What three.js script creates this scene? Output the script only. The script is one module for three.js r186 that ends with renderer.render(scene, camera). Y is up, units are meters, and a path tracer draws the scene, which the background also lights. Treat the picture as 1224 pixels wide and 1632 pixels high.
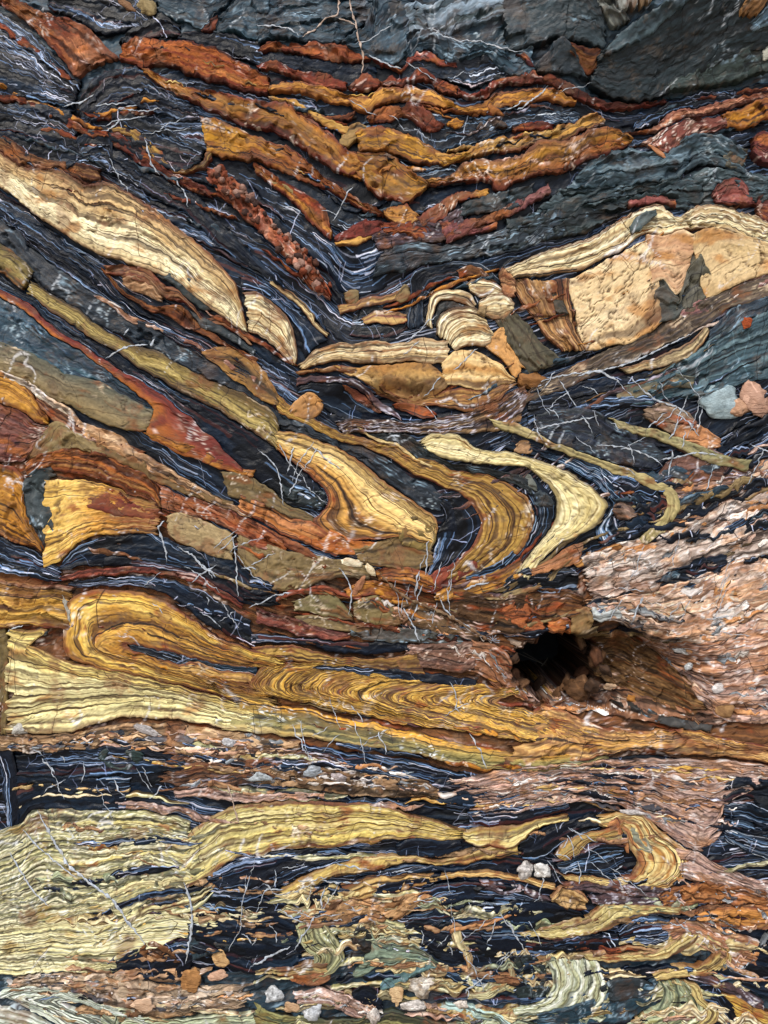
import * as THREE from 'three';
import { mergeVertices } from 'three/addons/utils/BufferGeometryUtils.js';

// ---------------------------------------------------------------- camera, sky, sun, exposure
const S = 3 / 1224;                       // metres per unit of the measured rock face (a face 3 m wide, 4 m high)
const BASE_Y = 0.12;                      // the lowest rock in view stands this far above the beach
const wx = X => (X - 612) * S, wy = Y => (1632 - Y) * S + BASE_Y;
const scene = new THREE.Scene();
const camera = new THREE.PerspectiveCamera(60, 3 / 4, 0.05, 2000);
camera.position.set(0, wy(816), 816 * S / Math.tan(Math.PI / 6));
camera.lookAt(0, wy(816), 0);
const renderer = new THREE.WebGLRenderer({ antialias: true });
renderer.toneMapping = THREE.LinearToneMapping;
renderer.toneMappingExposure = 1.98;
renderer.shadowMap.enabled = true;

const SKY_W = 256, SKY_H = 128, skyData = new Float32Array(SKY_W * SKY_H * 4);
for (let j = 0; j < SKY_H; j++) for (let i = 0; i < SKY_W; i++) {
  const el = (j + 0.5) / SKY_H * 2 - 1, az = (i + 0.5) / SKY_W * Math.PI * 2;          // -1 nadir ... 1 zenith
  const up = Math.max(0, el), cl = 0.5 + 0.5 * Math.sin(az * 3 + 4 * up) * Math.cos(az * 2 - 7 * up + 1);
  const b = (0.62 + 0.9 * up) * (0.86 + 0.28 * cl), k = (j * SKY_W + i) * 4;
  skyData[k] = b * 0.92; skyData[k + 1] = b * 0.98; skyData[k + 2] = b * 1.1; skyData[k + 3] = 1;
}
const sky = new THREE.DataTexture(skyData, SKY_W, SKY_H, THREE.RGBAFormat, THREE.FloatType);
sky.mapping = THREE.EquirectangularReflectionMapping; sky.magFilter = THREE.LinearFilter; sky.minFilter = THREE.LinearFilter; sky.needsUpdate = true;
scene.background = sky; scene.environment = sky;
scene.backgroundIntensity = 1; scene.environmentIntensity = 1;
const sun = new THREE.DirectionalLight(0xfff2df, 1.5);
sun.position.set(-3.2, 8.5, 6.0); sun.target.position.set(0, 2, 0);
sun.castShadow = true; sun.shadow.radius = 22; sun.shadow.mapSize.set(2048, 2048);
Object.assign(sun.shadow.camera, { left: -4, right: 4, top: 4, bottom: -4, near: 0.5, far: 25 });
scene.add(sun, sun.target);

// ---------------------------------------------------------------- noise
const hsh = (x, y, z = 0) => { let h = Math.imul(x | 0, 374761393) ^ Math.imul(y | 0, 668265263) ^ Math.imul(z | 0, 2147483647 ^ 1013904223); h = Math.imul(h ^ (h >>> 13), 1274126177); h ^= h >>> 16; h = Math.imul(h, 2246822519); return ((h ^ (h >>> 13)) >>> 0) / 4294967296; };
const GX = [], GY = []; for (let i = 0; i < 64; i++) { GX.push(Math.cos(i * Math.PI / 32) * 1.5); GY.push(Math.sin(i * Math.PI / 32) * 1.5); }
const grad = (ix, iy, z, dx, dy) => { const g = (hsh(ix, iy, z) * 64) | 0; return GX[g] * dx + GY[g] * dy; };
function N(x, y, z = 0) {                 // gradient noise, about -1 ... 1
  const ix = Math.floor(x), iy = Math.floor(y), fx = x - ix, fy = y - iy;
  const u = fx * fx * fx * (fx * (fx * 6 - 15) + 10), v = fy * fy * fy * (fy * (fy * 6 - 15) + 10);
  const a = grad(ix, iy, z, fx, fy), b = grad(ix + 1, iy, z, fx - 1, fy), c = grad(ix, iy + 1, z, fx, fy - 1), d = grad(ix + 1, iy + 1, z, fx - 1, fy - 1);
  return a + u * (b - a) + v * (c - a + u * (a - b - c + d));
}
const fbm = (x, y, z, o = 3) => { let s = 0, a = 0.6; for (let i = 0; i < o; i++) { s += a * N(x, y, z + i * 17); x *= 2.03; y *= 2.03; a *= 0.5; } return s; };
const sst = (a, b, x) => { const t = Math.min(1, Math.max(0, (x - a) / (b - a))); return t * t * (3 - 2 * t); };
const wor = { d1: 0, d2: 0, id: 0, cx: 0, cy: 0 };
function worley(x, y, z) {                // nearest and second nearest cell point
  const ix = Math.floor(x), iy = Math.floor(y); let d1 = 9, d2 = 9;
  for (let j = -1; j < 2; j++) for (let i = -1; i < 2; i++) {
    const px = ix + i + hsh(ix + i, iy + j, z), py = iy + j + hsh(ix + i, iy + j, z + 91), d = (px - x) * (px - x) + (py - y) * (py - y);
    if (d < d1) { d2 = d1; d1 = d; wor.id = hsh(ix + i, iy + j, z + 7); wor.cx = px - x; wor.cy = py - y; } else if (d < d2) d2 = d;
  }
  wor.d1 = Math.sqrt(d1); wor.d2 = Math.sqrt(d2);
}
let seedState = 7; const rnd = () => { seedState = (Math.imul(seedState, 1664525) + 1013904223) >>> 0; return seedState / 4294967296; };

// ---------------------------------------------------------------- colours and kinds of rock
const lin = h => { const c = new THREE.Color(h); return [c.r, c.g, c.b]; };
const mix = (o, c, k) => { o[0] += (c[0] - o[0]) * k; o[1] += (c[1] - o[1]) * k; o[2] += (c[2] - o[2]) * k; };
function ramp(o, cols, v) { const n = cols.length - 1, f = Math.min(0.9999, Math.max(0, v)) * n, i = Math.floor(f), k = f - i; for (let q = 0; q < 3; q++) o[q] = cols[i][q] + ((cols[i + 1] || cols[i])[q] - cols[i][q]) * k; }

function greyTexture(n, f, seed) {
  const d = new Uint8Array(n * n * 4);
  for (let j = 0; j < n; j++) for (let i = 0; i < n; i++) { const v = Math.max(0, Math.min(255, f(i, j, n, seed) * 255)), k = (j * n + i) * 4; d[k] = d[k + 1] = d[k + 2] = v; d[k + 3] = 255; }
  const t = new THREE.DataTexture(d, n, n); t.wrapS = t.wrapT = THREE.RepeatWrapping; t.magFilter = THREE.LinearFilter; t.minFilter = THREE.LinearMipmapLinearFilter; t.generateMipmaps = true; t.needsUpdate = true; return t;
}
// noise that tiles over n texels
const tn = (i, j, n, p, q, z) => { const x = i / n * p, y = j / n * q, ix = Math.floor(x), iy = Math.floor(y), fx = x - ix, fy = y - iy, u = fx * fx * (3 - 2 * fx), v = fy * fy * (3 - 2 * fy), h = (a, b) => hsh((a + p) % p, (b + q) % q, z); return (h(ix, iy) * (1 - u) + h(ix + 1, iy) * u) * (1 - v) + (h(ix, iy + 1) * (1 - u) + h(ix + 1, iy + 1) * u) * v; };
const grainTex = greyTexture(512, (i, j, n) => 0.5 + 0.55 * (tn(i, j, n, 24, 60, 3) - 0.5) + 0.4 * (tn(i, j, n, 70, 150, 4) - 0.5) + 0.35 * (tn(i, j, n, 256, 256, 5) - 0.5));
const toneTex = greyTexture(512, (i, j, n) => 0.86 + 0.16 * (tn(i, j, n, 20, 64, 13) - 0.5) + 0.22 * (tn(i, j, n, 60, 200, 14) - 0.5) + 0.2 * (tn(i, j, n, 256, 256, 15) - 0.5));
toneTex.colorSpace = THREE.SRGBColorSpace;
// colour of the rock at the scale of its cleavage, veins and laminae, facet highlights of the dark beds painted in: computed, tiling, along (x) and across (y) the bedding
function strokes(px, fill, draw) {
  const cv = document.createElement('canvas'); cv.width = cv.height = px; const g = cv.getContext('2d'); g.fillStyle = fill; g.fillRect(0, 0, px, px); g.lineCap = 'round'; g.lineJoin = 'round';
  const line = (pts, w, col, al) => {      // drawn again a tile away where it crosses an edge
    let x0 = 1e9, x1 = -1e9, y0 = 1e9, y1 = -1e9; for (const [x, y] of pts) { x0 = Math.min(x0, x); x1 = Math.max(x1, x); y0 = Math.min(y0, y); y1 = Math.max(y1, y); }
    g.strokeStyle = col; g.lineWidth = w; g.globalAlpha = al;
    for (const ox of [-px, 0, px]) for (const oy of [-px, 0, px]) if (x1 + ox > -20 && x0 + ox < px + 20 && y1 + oy > -20 && y0 + oy < px + 20) { g.beginPath(); pts.forEach(([x, y], i) => i ? g.lineTo(x + ox, y + oy) : g.moveTo(x + ox, y + oy)); g.stroke(); }
  };
  draw(line); g.globalAlpha = 1;
  const t = new THREE.CanvasTexture(cv); t.wrapS = t.wrapT = THREE.RepeatWrapping; t.magFilter = THREE.LinearFilter; t.colorSpace = THREE.SRGBColorSpace; return t;
}
const along = (x, y, l, slope, wob) => { const p = [], n = Math.max(2, Math.round(l / 34)); let yy = y; for (let i = 0; i <= n; i++) { p.push([x + l * i / n, yy]); yy += slope * l / n + (rnd() - 0.5) * wob; } return p; };
const crackPath = (x, y, l, a, jag) => { const p = [[x, y]], n = 2 + Math.round(l / 50); for (let i = 0; i < n; i++) { a += (rnd() - 0.5) * jag; x += Math.cos(a) * l / n; y += Math.sin(a) * l / n; p.push([x, y]); } return p; };
const pick = a => a[(rnd() * a.length) | 0], PX = 2048;
const shaleMap = strokes(PX, '#050b15', line => {
  for (let i = 0; i < 700; i++) line(along(rnd() * PX, rnd() * PX, 80 + 500 * rnd(), 0, 9), 8 + 34 * rnd(), pick(['#020408', '#08131f', '#0e1e2e', '#03060b', '#060d17', '#162a3a']), 0.5);
  for (let i = 0; i < 90; i++) line(along(rnd() * PX, rnd() * PX, 100 + 400 * rnd(), 0, 6), 3 + 9 * rnd(), pick(['#4a1f1a', '#5c2c22', '#3a1a1c']), 0.7);
  for (let c = 0; c < 112; c++) {            // sheaves of cleavage, highlights on their facets painted as pale lines
    const cx = rnd() * PX, cy = rnd() * PX, n = 6 + 22 * rnd(), sl = (rnd() - 0.5) * 0.12, wide = 120 + 260 * rnd(), tall = 20 + 110 * rnd();
    for (let i = 0; i < n; i++) { const l = 40 + wide * 1.5 * rnd() * rnd(); line(along(cx + (rnd() - 0.5) * wide, cy + (rnd() + rnd() - 1) * tall, l, sl + (rnd() - 0.5) * 0.03, 2.5), 1.5 + 4.6 * rnd() * rnd(), pick(['#6f90b0', '#a4c0da', '#d4e0ee', '#f2f7fc', '#4c6884', '#84a4c4']), 0.3 + 0.7 * rnd()); }
  }
  for (let i = 0; i < 260; i++) { const a = (rnd() < 0.6 ? 1.05 : 2.2) + (rnd() - 0.5) * 0.5, p = crackPath(rnd() * PX, rnd() * PX, 30 + 150 * rnd() * rnd(), a, 0.2), w = 1.2 + 4.5 * rnd() * rnd(); line(p, w, pick(['#a9b7d2', '#d4dcea', '#c4c8d4', '#8090b0']), 0.5 + 0.5 * rnd()); if (rnd() < 0.4) { const q = p[1]; line(crackPath(q[0], q[1], 20 + 60 * rnd(), a + 0.9, 0.2), w * 0.8, '#b4c0d8', 0.7); } }
});
const slateMap = strokes(PX, '#a2a6a8', line => {
  for (let i = 0; i < 900; i++) line(along(rnd() * PX, rnd() * PX, 60 + 400 * rnd(), 0, 12), 6 + 36 * rnd(), pick(['#7c8286', '#b4babc', '#c4cccf', '#868a8c', '#989ea4']), 0.35);
  for (let i = 0; i < 420; i++) line(along(rnd() * PX, rnd() * PX, 60 + 300 * rnd(), (rnd() - 0.5) * 0.1, 5), 1.5 + 3.5 * rnd(), pick(['#f4faff', '#e0eaf2', '#3a3c3e', '#2a2c2e']), 0.3 + 0.5 * rnd());
  for (let i = 0; i < 130; i++) line(crackPath(rnd() * PX, rnd() * PX, 60 + 300 * rnd(), 0.9 + rnd() * 1.4, 0.6), 1.4 + 2.2 * rnd(), pick(['#2a2c2e', '#1c1e20', '#f4faff', '#ffffff']), 0.6);
});
const sandMap = strokes(PX, '#dedede', line => {
  for (let y = 0; y < PX; y += 4 + 9 * rnd()) { const k = rnd(); line(along(-10, y, PX + 20, 0, 0).map(([x, yy]) => [x, yy + 5 * Math.sin((x / PX) * 6.2832 * 2 + y * 0.01) + 2.4 * Math.sin((x / PX) * 6.2832 * 7 + y * 0.03)]), 1.5 + 4 * rnd(), pick(['#ffffff', '#b8b0a6', '#94887a', '#cfc8c0', '#f4efe8']), 0.25 + 0.35 * k); }
  for (let i = 0; i < 260; i++) line(along(rnd() * PX, rnd() * PX, 200 + 900 * rnd(), (rnd() - 0.5) * 0.01, 1.6), 1.6 + 4.6 * rnd() * rnd(), pick(['#3a2e22', '#4a3a2a', '#2a241e', '#5c4834']), 0.45 + 0.5 * rnd());
  for (let i = 0; i < 150; i++) line(crackPath(rnd() * PX, rnd() * PX, 40 + 190 * rnd(), 1.3 + rnd() * 0.6, 0.5), 1.2 + 1.6 * rnd(), pick(['#4a3624', '#3a2c20', '#ffffff']), 0.7);
  for (let i = 0; i < 5000; i++) { const x = rnd() * PX, y = rnd() * PX; line([[x, y], [x + 3, y + 1]], 1.5 + 3 * rnd(), pick(['#7a6c5c', '#ffffff', '#a89884']), 0.35); }
});
const crustMap = strokes(PX, '#c0bab6', line => {
  for (let i = 0; i < 1500; i++) line(crackPath(rnd() * PX, rnd() * PX, 20 + 120 * rnd(), (rnd() - 0.5) * 1.0, 1.2), 6 + 40 * rnd() * rnd(), pick(['#f4eeea', '#8a807a', '#d8d0ca', '#a0948c', '#ffffff', '#6a605a']), 0.3 + 0.3 * rnd());
  for (let i = 0; i < 800; i++) line(along(rnd() * PX, rnd() * PX, 30 + 220 * rnd(), (rnd() - 0.5) * 0.4, 8), 1.5 + 4 * rnd() * rnd(), pick(['#ffffff', '#ffffff', '#f0f0f6', '#2a221e', '#3a302a', '#54463e']), 0.4 + 0.6 * rnd());
  for (let i = 0; i < 300; i++) line(crackPath(rnd() * PX, rnd() * PX, 30 + 160 * rnd(), rnd() * 6.3, 0.9), 1.4 + 3 * rnd() * rnd(), pick(['#ffffff', '#2a221e', '#1c1614']), 0.7);
});
const plainMap = strokes(PX, '#d6d2cc', line => {
  for (let i = 0; i < 900; i++) line(crackPath(rnd() * PX, rnd() * PX, 30 + 160 * rnd(), 0.5 + (rnd() - 0.5) * 1.2, 0.9), 10 + 60 * rnd() * rnd(), pick(['#f4efe8', '#b8b0a6', '#e8e2da', '#a89c90', '#c8beb2']), 0.16);
  for (let i = 0; i < 220; i++) line(along(rnd() * PX, rnd() * PX, 60 + 260 * rnd(), 0.28 + (rnd() - 0.5) * 0.2, 4), 1.5 + 3 * rnd(), pick(['#8a7c6c', '#f8f4ee', '#6c5c4c', '#fffaf2']), 0.3 + 0.3 * rnd());
  for (let i = 0; i < 150; i++) line(crackPath(rnd() * PX, rnd() * PX, 60 + 260 * rnd(), rnd() * 6.3, 0.8), 1.3 + 2.2 * rnd() * rnd(), pick(['#4a3626', '#3a2a1e', '#ffffff', '#5c4430']), 0.75);
  for (let i = 0; i < 6000; i++) { const x = rnd() * PX, y = rnd() * PX; line([[x, y], [x + 3, y + 2]], 1.5 + 3.5 * rnd(), pick(['#7a6c5c', '#ffffff', '#94867a', '#5c5044']), 0.35); }
});
const TILE = 0.36;                        // metres covered by one repeat of the grain
for (const [t, m] of [[shaleMap, 2.0], [slateMap, 2.2], [sandMap, 1.9], [crustMap, 2.1], [plainMap, 1.7]]) t.repeat.set(TILE / m, TILE / m);
const stone = (rough, bump, spec, map) => new THREE.MeshPhysicalMaterial({ specularIntensity: spec, vertexColors: true, roughness: rough, map, bumpMap: grainTex, bumpScale: bump, side: THREE.DoubleSide });
const MAT = { shale: stone(0.42, 0.0012, 0.36, shaleMap), slate: stone(0.5, 0.0014, 0.55, slateMap), sand: stone(0.7, 0.0007, 0.6, sandMap), crust: stone(0.85, 0.003, 0.5, crustMap), plain: stone(0.68, 0.0008, 0.6, plainMap), quartz: stone(0.4, 0.001, 0.6, toneTex) };

const K = {
  shale: { name: 'shale_layer', mat: 'shale', cols: ['#06080d', '#0d1019', '#141a28', '#0a0c14', '#1d2638'], lamW: 7, lines: 0, streak: 0.55, streakCol: '#aebcd8', vein: 0.5, veinCol: '#b9c2d6', stain: ['#4a1a18', 0.12], cell: [46, 15], cellH: 5, lamH: 2.2, bump: 4 },
  slate: { name: 'slate_layer', mat: 'slate', cols: ['#131f28','#20323e','#2b414e','#1a2a36','#3a5260'], lamW: 9, lines: 0.15, lineCol: '#0b0f12', streak: 0.25, streakCol: '#8fa6b6', vein: 0.22, veinCol: '#b8c4cc', stain: ['#3a2a22', 0.08], cell: [60, 34], cellH: 9, lamH: 1.5, bump: 5 },
  teal: { name: 'slate_layer', mat: 'slate', cols: ['#12202b', '#1c3240', '#27414f', '#16283a', '#30505c'], lamW: 9, lines: 0.15, lineCol: '#081016', streak: 0.28, streakCol: '#8aa8bc', vein: 0.3, veinCol: '#a8bcc8', stain: ['#2a3434', 0.1], cell: [50, 24], cellH: 5, lamH: 1.5, bump: 4 },
  cream: { name: 'sandstone_layer', mat: 'sand', cols: ['#e8dcb8','#cdbb8e','#8f7048','#dccfa4','#f0e6c8','#6e5030'], lamW: 5, lines: 0.5, lineCol: '#4a3822', streak: 0, vein: 0.1, veinCol: '#efe6d2', stain: ['#9a6a34', 0.22], cell: [70, 60], cellH: 3, crack: 0.35, lamH: 1.4, bump: 2.5, rim: '#5a2a1a' },
  gold: { name: 'sandstone_layer', mat: 'sand', cols: ['#8f5f1c','#c89440','#e0b860','#6a3e14','#e6c880','#54300f'], lamW: 6, lines: 0.42, lineCol: '#3a1f12', streak: 0.04, streakCol: '#e0d0c0', vein: 0.12, veinCol: '#e6d9c6', stain: ['#7a3414', 0.2], cell: [55, 45], cellH: 3, crack: 0.3, lamH: 1.6, bump: 3, rim: '#5c2218' },
  ochre: { name: 'sandstone_layer', mat: 'sand', cols: ['#6a3c12', '#986018', '#b0781f', '#744210', '#c08c34'], lamW: 9, lines: 0.22, lineCol: '#35190c', streak: 0.05, streakCol: '#d0c0b0', vein: 0.14, veinCol: '#d8c8b8', stain: ['#5e2a14', 0.36], cell: [36, 26], cellH: 9, crack: 0.2, lamH: 1.8, bump: 2.2, rim: '#5c2018' },
  rust: { name: 'ironstone_layer', mat: 'crust', cols: ['#42180f','#5e2816','#70381c','#4c1c12','#84502a','#5a3420'], lamW: 8, lines: 0.28, lineCol: '#26100c', streak: 0.1, streakCol: '#c9b0a8', vein: 0.24, veinCol: '#d8c6bc', stain: ['#8a5226', 0.28], cell: [28, 20], cellH: 9, crack: 0.1, lamH: 2, bump: 2.2, rim: '#3c1616' },
  red: { name: 'ironstone_layer', mat: 'plain', cols: ['#7a2a1c', '#8c3018', '#a8481a', '#b5601e'], lamW: 20, lines: 0.12, lineCol: '#42140e', streak: 0.04, streakCol: '#d0b8b0', vein: 0.16, veinCol: '#d8c8c0', stain: ['#5e1c16', 0.25], cell: [60, 50], cellH: 3, crack: 0.1, lamH: 1, bump: 2.5 },
  olive: { name: 'siltstone_layer', mat: 'plain', cols: ['#4e4229', '#6a5a3a', '#7d6c4a', '#5a4a2c', '#8d7c58'], lamW: 10, lines: 0.25, lineCol: '#2c2214', streak: 0.1, streakCol: '#b8a890', vein: 0.22, veinCol: '#d0c4b4', stain: ['#6c4220', 0.22], cell: [60, 40], cellH: 4, crack: 0.2, lamH: 1.2, bump: 3 },
  tan: { name: 'sandstone_block', mat: 'plain', cols: ['#d2be98','#c8b188','#dccaa6','#c0a478'], lamW: 40, lines: 0.02, lineCol: '#4a3018', streak: 0, vein: 0.12, veinCol: '#e0d2ba', stain: ['#a87840', 0.3], cell: [60, 55], cellH: 1.6, crack: 0.9, lamH: 0.5, bump: 1.6 },
  brown: { name: 'mudstone_layer', mat: 'crust', cols: ['#2c1c10', '#4a2e1a', '#5c3c20', '#38220f', '#6e4a28'], lamW: 7, lines: 0.3, lineCol: '#120a06', streak: 0.22, streakCol: '#b9a49c', vein: 0.3, veinCol: '#c9b8ac', stain: ['#7a3a18', 0.25], cell: [34, 20], cellH: 8, lamH: 2.4, bump: 5 },
  purple: { name: 'mudstone_layer', mat: 'crust', cols: ['#241f26', '#3c3036', '#4e3d40', '#2a2630', '#64504e'], lamW: 5, lines: 0.35, lineCol: '#0e0c12', streak: 0.6, streakCol: '#b9bcd2', vein: 0.45, veinCol: '#c6c8d8', stain: ['#6a4028', 0.3], cell: [46, 14], cellH: 4, lamH: 2.2, bump: 4 },
  rubble: { name: 'rubble_layer', mat: 'crust', cols: ['#3a2a1c','#8a6e50','#b59a78','#5c452e','#1c1814','#a08664'], lamW: 9, lines: 0.25, lineCol: '#140e0a', streak: 0.2, streakCol: '#c4b4a8', vein: 0.3, veinCol: '#d0c4b8', stain: ['#8a6844', 0.1], cell: [18, 8], cellH: 9, cellCol: 0.8, lamH: 2, bump: 6 },
  conglomerate: { name: 'conglomerate_vein', mat: 'crust', cols: ['#5a2a18', '#8a4a2a', '#a8684a', '#6e341c', '#b98a78', '#7a3014'], lamW: 30, lines: 0, streak: 0, vein: 0.1, veinCol: '#d8c0b0', stain: ['#8a3a1c', 0.3], cell: [13, 12], cellH: 14, cellCol: 0.85, lamH: 0, bump: 6 },
  crust: { name: 'crust_layer', mat: 'crust', cols: ['#8a827c','#bcb0a8','#d4c8c0','#a09084','#6a605a','#c4aa9a'], lamW: 12, lines: 0.3, lineCol: '#2a2220', streak: 0.5, streakCol: '#d9d2d0', vein: 0.35, veinCol: '#dcd6d4', stain: ['#b08a68', 0.3], cell: [40, 24], cellH: 5, cellCol: 0.35, lamH: 1, bump: 4 },
  pink: { name: 'crust_layer', mat: 'crust', cols: ['#54484a','#a08478','#7c6660','#bca498','#3a3236','#a88468'], lamW: 5, lines: 0.4, lineCol: '#1c1418', streak: 0.55, streakCol: '#dcd4d6', vein: 0.4, veinCol: '#dcd6d8', stain: ['#a07858', 0.4], cell: [40, 12], cellH: 5, cellCol: 0.2, lamH: 3, bump: 5 },
  zebra: { name: 'sandstone_layer', mat: 'sand', cols: ['#e4deb8','#c9c28c','#74744c','#e8e2c2','#444a30','#d4cc9c'], lamW: 4.5, lines: 0.62, lineCol: '#1e2216', streak: 0.06, streakCol: '#dfe4e0', vein: 0.3, veinCol: '#cfd6d8', stain: ['#9a7c3c', 0.2], cell: [50, 40], cellH: 3, crack: 0.3, lamH: 2, bump: 3 },
  green: { name: 'sandstone_layer', mat: 'sand', cols: ['#5c6648','#8a9470','#b4bc9c','#39443a','#c6ccb0','#6a7450'], lamW: 6, lines: 0.5, lineCol: '#141c18', streak: 0.06, streakCol: '#d0d8d0', vein: 0.25, veinCol: '#d0d8d4', stain: ['#6a5a30', 0.2], cell: [36, 26], cellH: 4, lamH: 2, bump: 3.5 },
  pale: { name: 'sandstone_layer', mat: 'sand', cols: ['#d0d8c8','#a8b4a4','#e6ece4','#5c6a5c','#c8d0b8','#dfe6dc'], lamW: 5, lines: 0.5, lineCol: '#1c2620', streak: 0.06, streakCol: '#eef2f0', vein: 0.25, veinCol: '#e6ecea', stain: ['#8a8a58', 0.15], cell: [50, 40], cellH: 3, crack: 0.2, lamH: 2, bump: 3 },
  quartz: { name: 'quartz_vein', mat: 'quartz', cols: ['#cfc6bc', '#e2dcd4', '#b9a694', '#d8ccbc'], lamW: 14, lines: 0, streak: 0, vein: 0.1, veinCol: '#f0ece6', stain: ['#a8845c', 0.3], cell: [14, 12], cellH: 6, cellCol: 0.3, lamH: 0.5, bump: 3 },
};
for (const k of Object.values(K)) { k.C = k.cols.map(lin); k.lc = lin(k.lineCol || '#000'); k.sc = lin(k.streakCol || '#fff'); k.vc = lin(k.veinCol || '#fff'); k.st = lin(k.stain[0]); k.gain = { slate: 2.0, sand: 1.4, plain: 1.45, crust: 2.0, quartz: 1.3, shale: 1 }[k.mat]; if (k.rim) k.rc = lin(k.rim); }

// ---------------------------------------------------------------- the shape of the face as a whole
const ell = (X, Y, cx, cy, rx, ry) => Math.hypot((X - cx) / rx, (Y - cy) / ry);
function M(X, Y) {                        // how far the face stands forward, in face units
  let z = 16 * fbm(X / 420, Y / 420, 501, 2);
  const j = 0.16 * N(X / 30, Y / 30, 77) + 0.1 * N(X / 11, Y / 11, 78);
  z -= 420 * (1 - sst(0.86, 1.02, ell(X, Y, 892, 1067, 74, 54) + j));       // the hole
  z -= 62 * (1 - sst(0.45, 1.05, ell(X, Y, 985, 1072, 180, 74) + j));         // the hollow round it
  z += 75 * sst(190, -60, Y) * sst(820, 1010, X);                          // the slabs that lean out at the top
  z += 26 * sst(1130, 1190, Y) * sst(700, 500, Math.abs(X - 700));          // the lower third stands out a little
  z -= 18 * (1 - sst(0.5, 1.2, ell(X, Y, 610, 640, 90, 30)));               // recess under the pale slab
  z -= 14 * (1 - sst(0.4, 1.2, ell(X, Y, 560, 470, 130, 60)));
  return z;
}
const jag = (X, Y, z) => 2.6 * sst(430, 330, Y) * (Math.abs(N(X / 13, Y / 13, z)) + 0.6 * Math.abs(N(X / 5.5, Y / 5.5, z + 1)) - 0.35), warpX = (X, Y) => X + jag(X, Y, 801) + 3.2 * N(X / 34, Y / 34, 11) + 1.5 * N(X / 11, Y / 11, 12), warpY = (X, Y) => Y + 1.7 * jag(X, Y, 811) + 3.2 * N(X / 34, Y / 34, 21) + 1.7 * N(X / 10, Y / 10, 22);
const HM = 3, HW = 440, HH = 580, hmap = new Float32Array(HW * HH).fill(-999);   // the front of what is built, for things that lie on it
const hAt = (X, Y) => { let b = -999; for (let j = -1; j < 2; j++) for (let i = -1; i < 2; i++) { const a = Math.round(X / HM) + i + 12, c = Math.round(Y / HM) + j + 12; if (a >= 0 && c >= 0 && a < HW && c < HH) b = Math.max(b, hmap[c * HW + a]); } return b > -900 ? b : M(X, Y); };

// ---------------------------------------------------------------- beds of rock between measured bedding lines
const usedNames = new Map();
const numbered = n => { const k = usedNames.get(n) || 0; usedNames.set(n, k + 1); return k ? n + '_' + String(k).padStart(3, '0') : n; };
function chord(p) { const k = [0]; for (let i = 2; i < p.length; i += 2) k.push(k[k.length - 1] + Math.hypot(p[i] - p[i - 2], p[i + 1] - p[i - 1]) + 0.01); const L = k[k.length - 1]; return { k: k.map(v => v / L), L }; }
function evalLine(p, k, s, out) {         // cubic through the points, parameter s 0 ... 1
  const n = k.length; let i = 0; while (i < n - 2 && s > k[i + 1]) i++;
  const d = k[i + 1] - k[i], t = (s - k[i]) / d, t2 = t * t, t3 = t2 * t;
  for (let c = 0; c < 2; c++) {
    const a = p[i * 2 + c], b = p[i * 2 + 2 + c], m = (b - a) / d;
    const m0 = i ? 0.5 * ((a - p[i * 2 - 2 + c]) / (k[i] - k[i - 1]) + m) : m, m1 = i < n - 2 ? 0.5 * ((p[i * 2 + 4 + c] - b) / (k[i + 2] - k[i + 1]) + m) : m;
    out[c] = (2 * t3 - 3 * t2 + 1) * a + (t3 - 2 * t2 + t) * d * m0 + (-2 * t3 + 3 * t2) * b + (t3 - t2) * d * m1;
  }
}
const DUST = lin('#5e4c3c'), RUN = lin('#70482c'), HAIR = lin('#d4d6dc');
let bedSeed = 0, triangles = 0;
const faceRoot = new THREE.Group(); faceRoot.name = 'rock_face'; faceRoot.userData = { kind: 'structure', label: 'folded and banded rock face of a cliff', category: 'cliff' }; scene.add(faceRoot);

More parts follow.
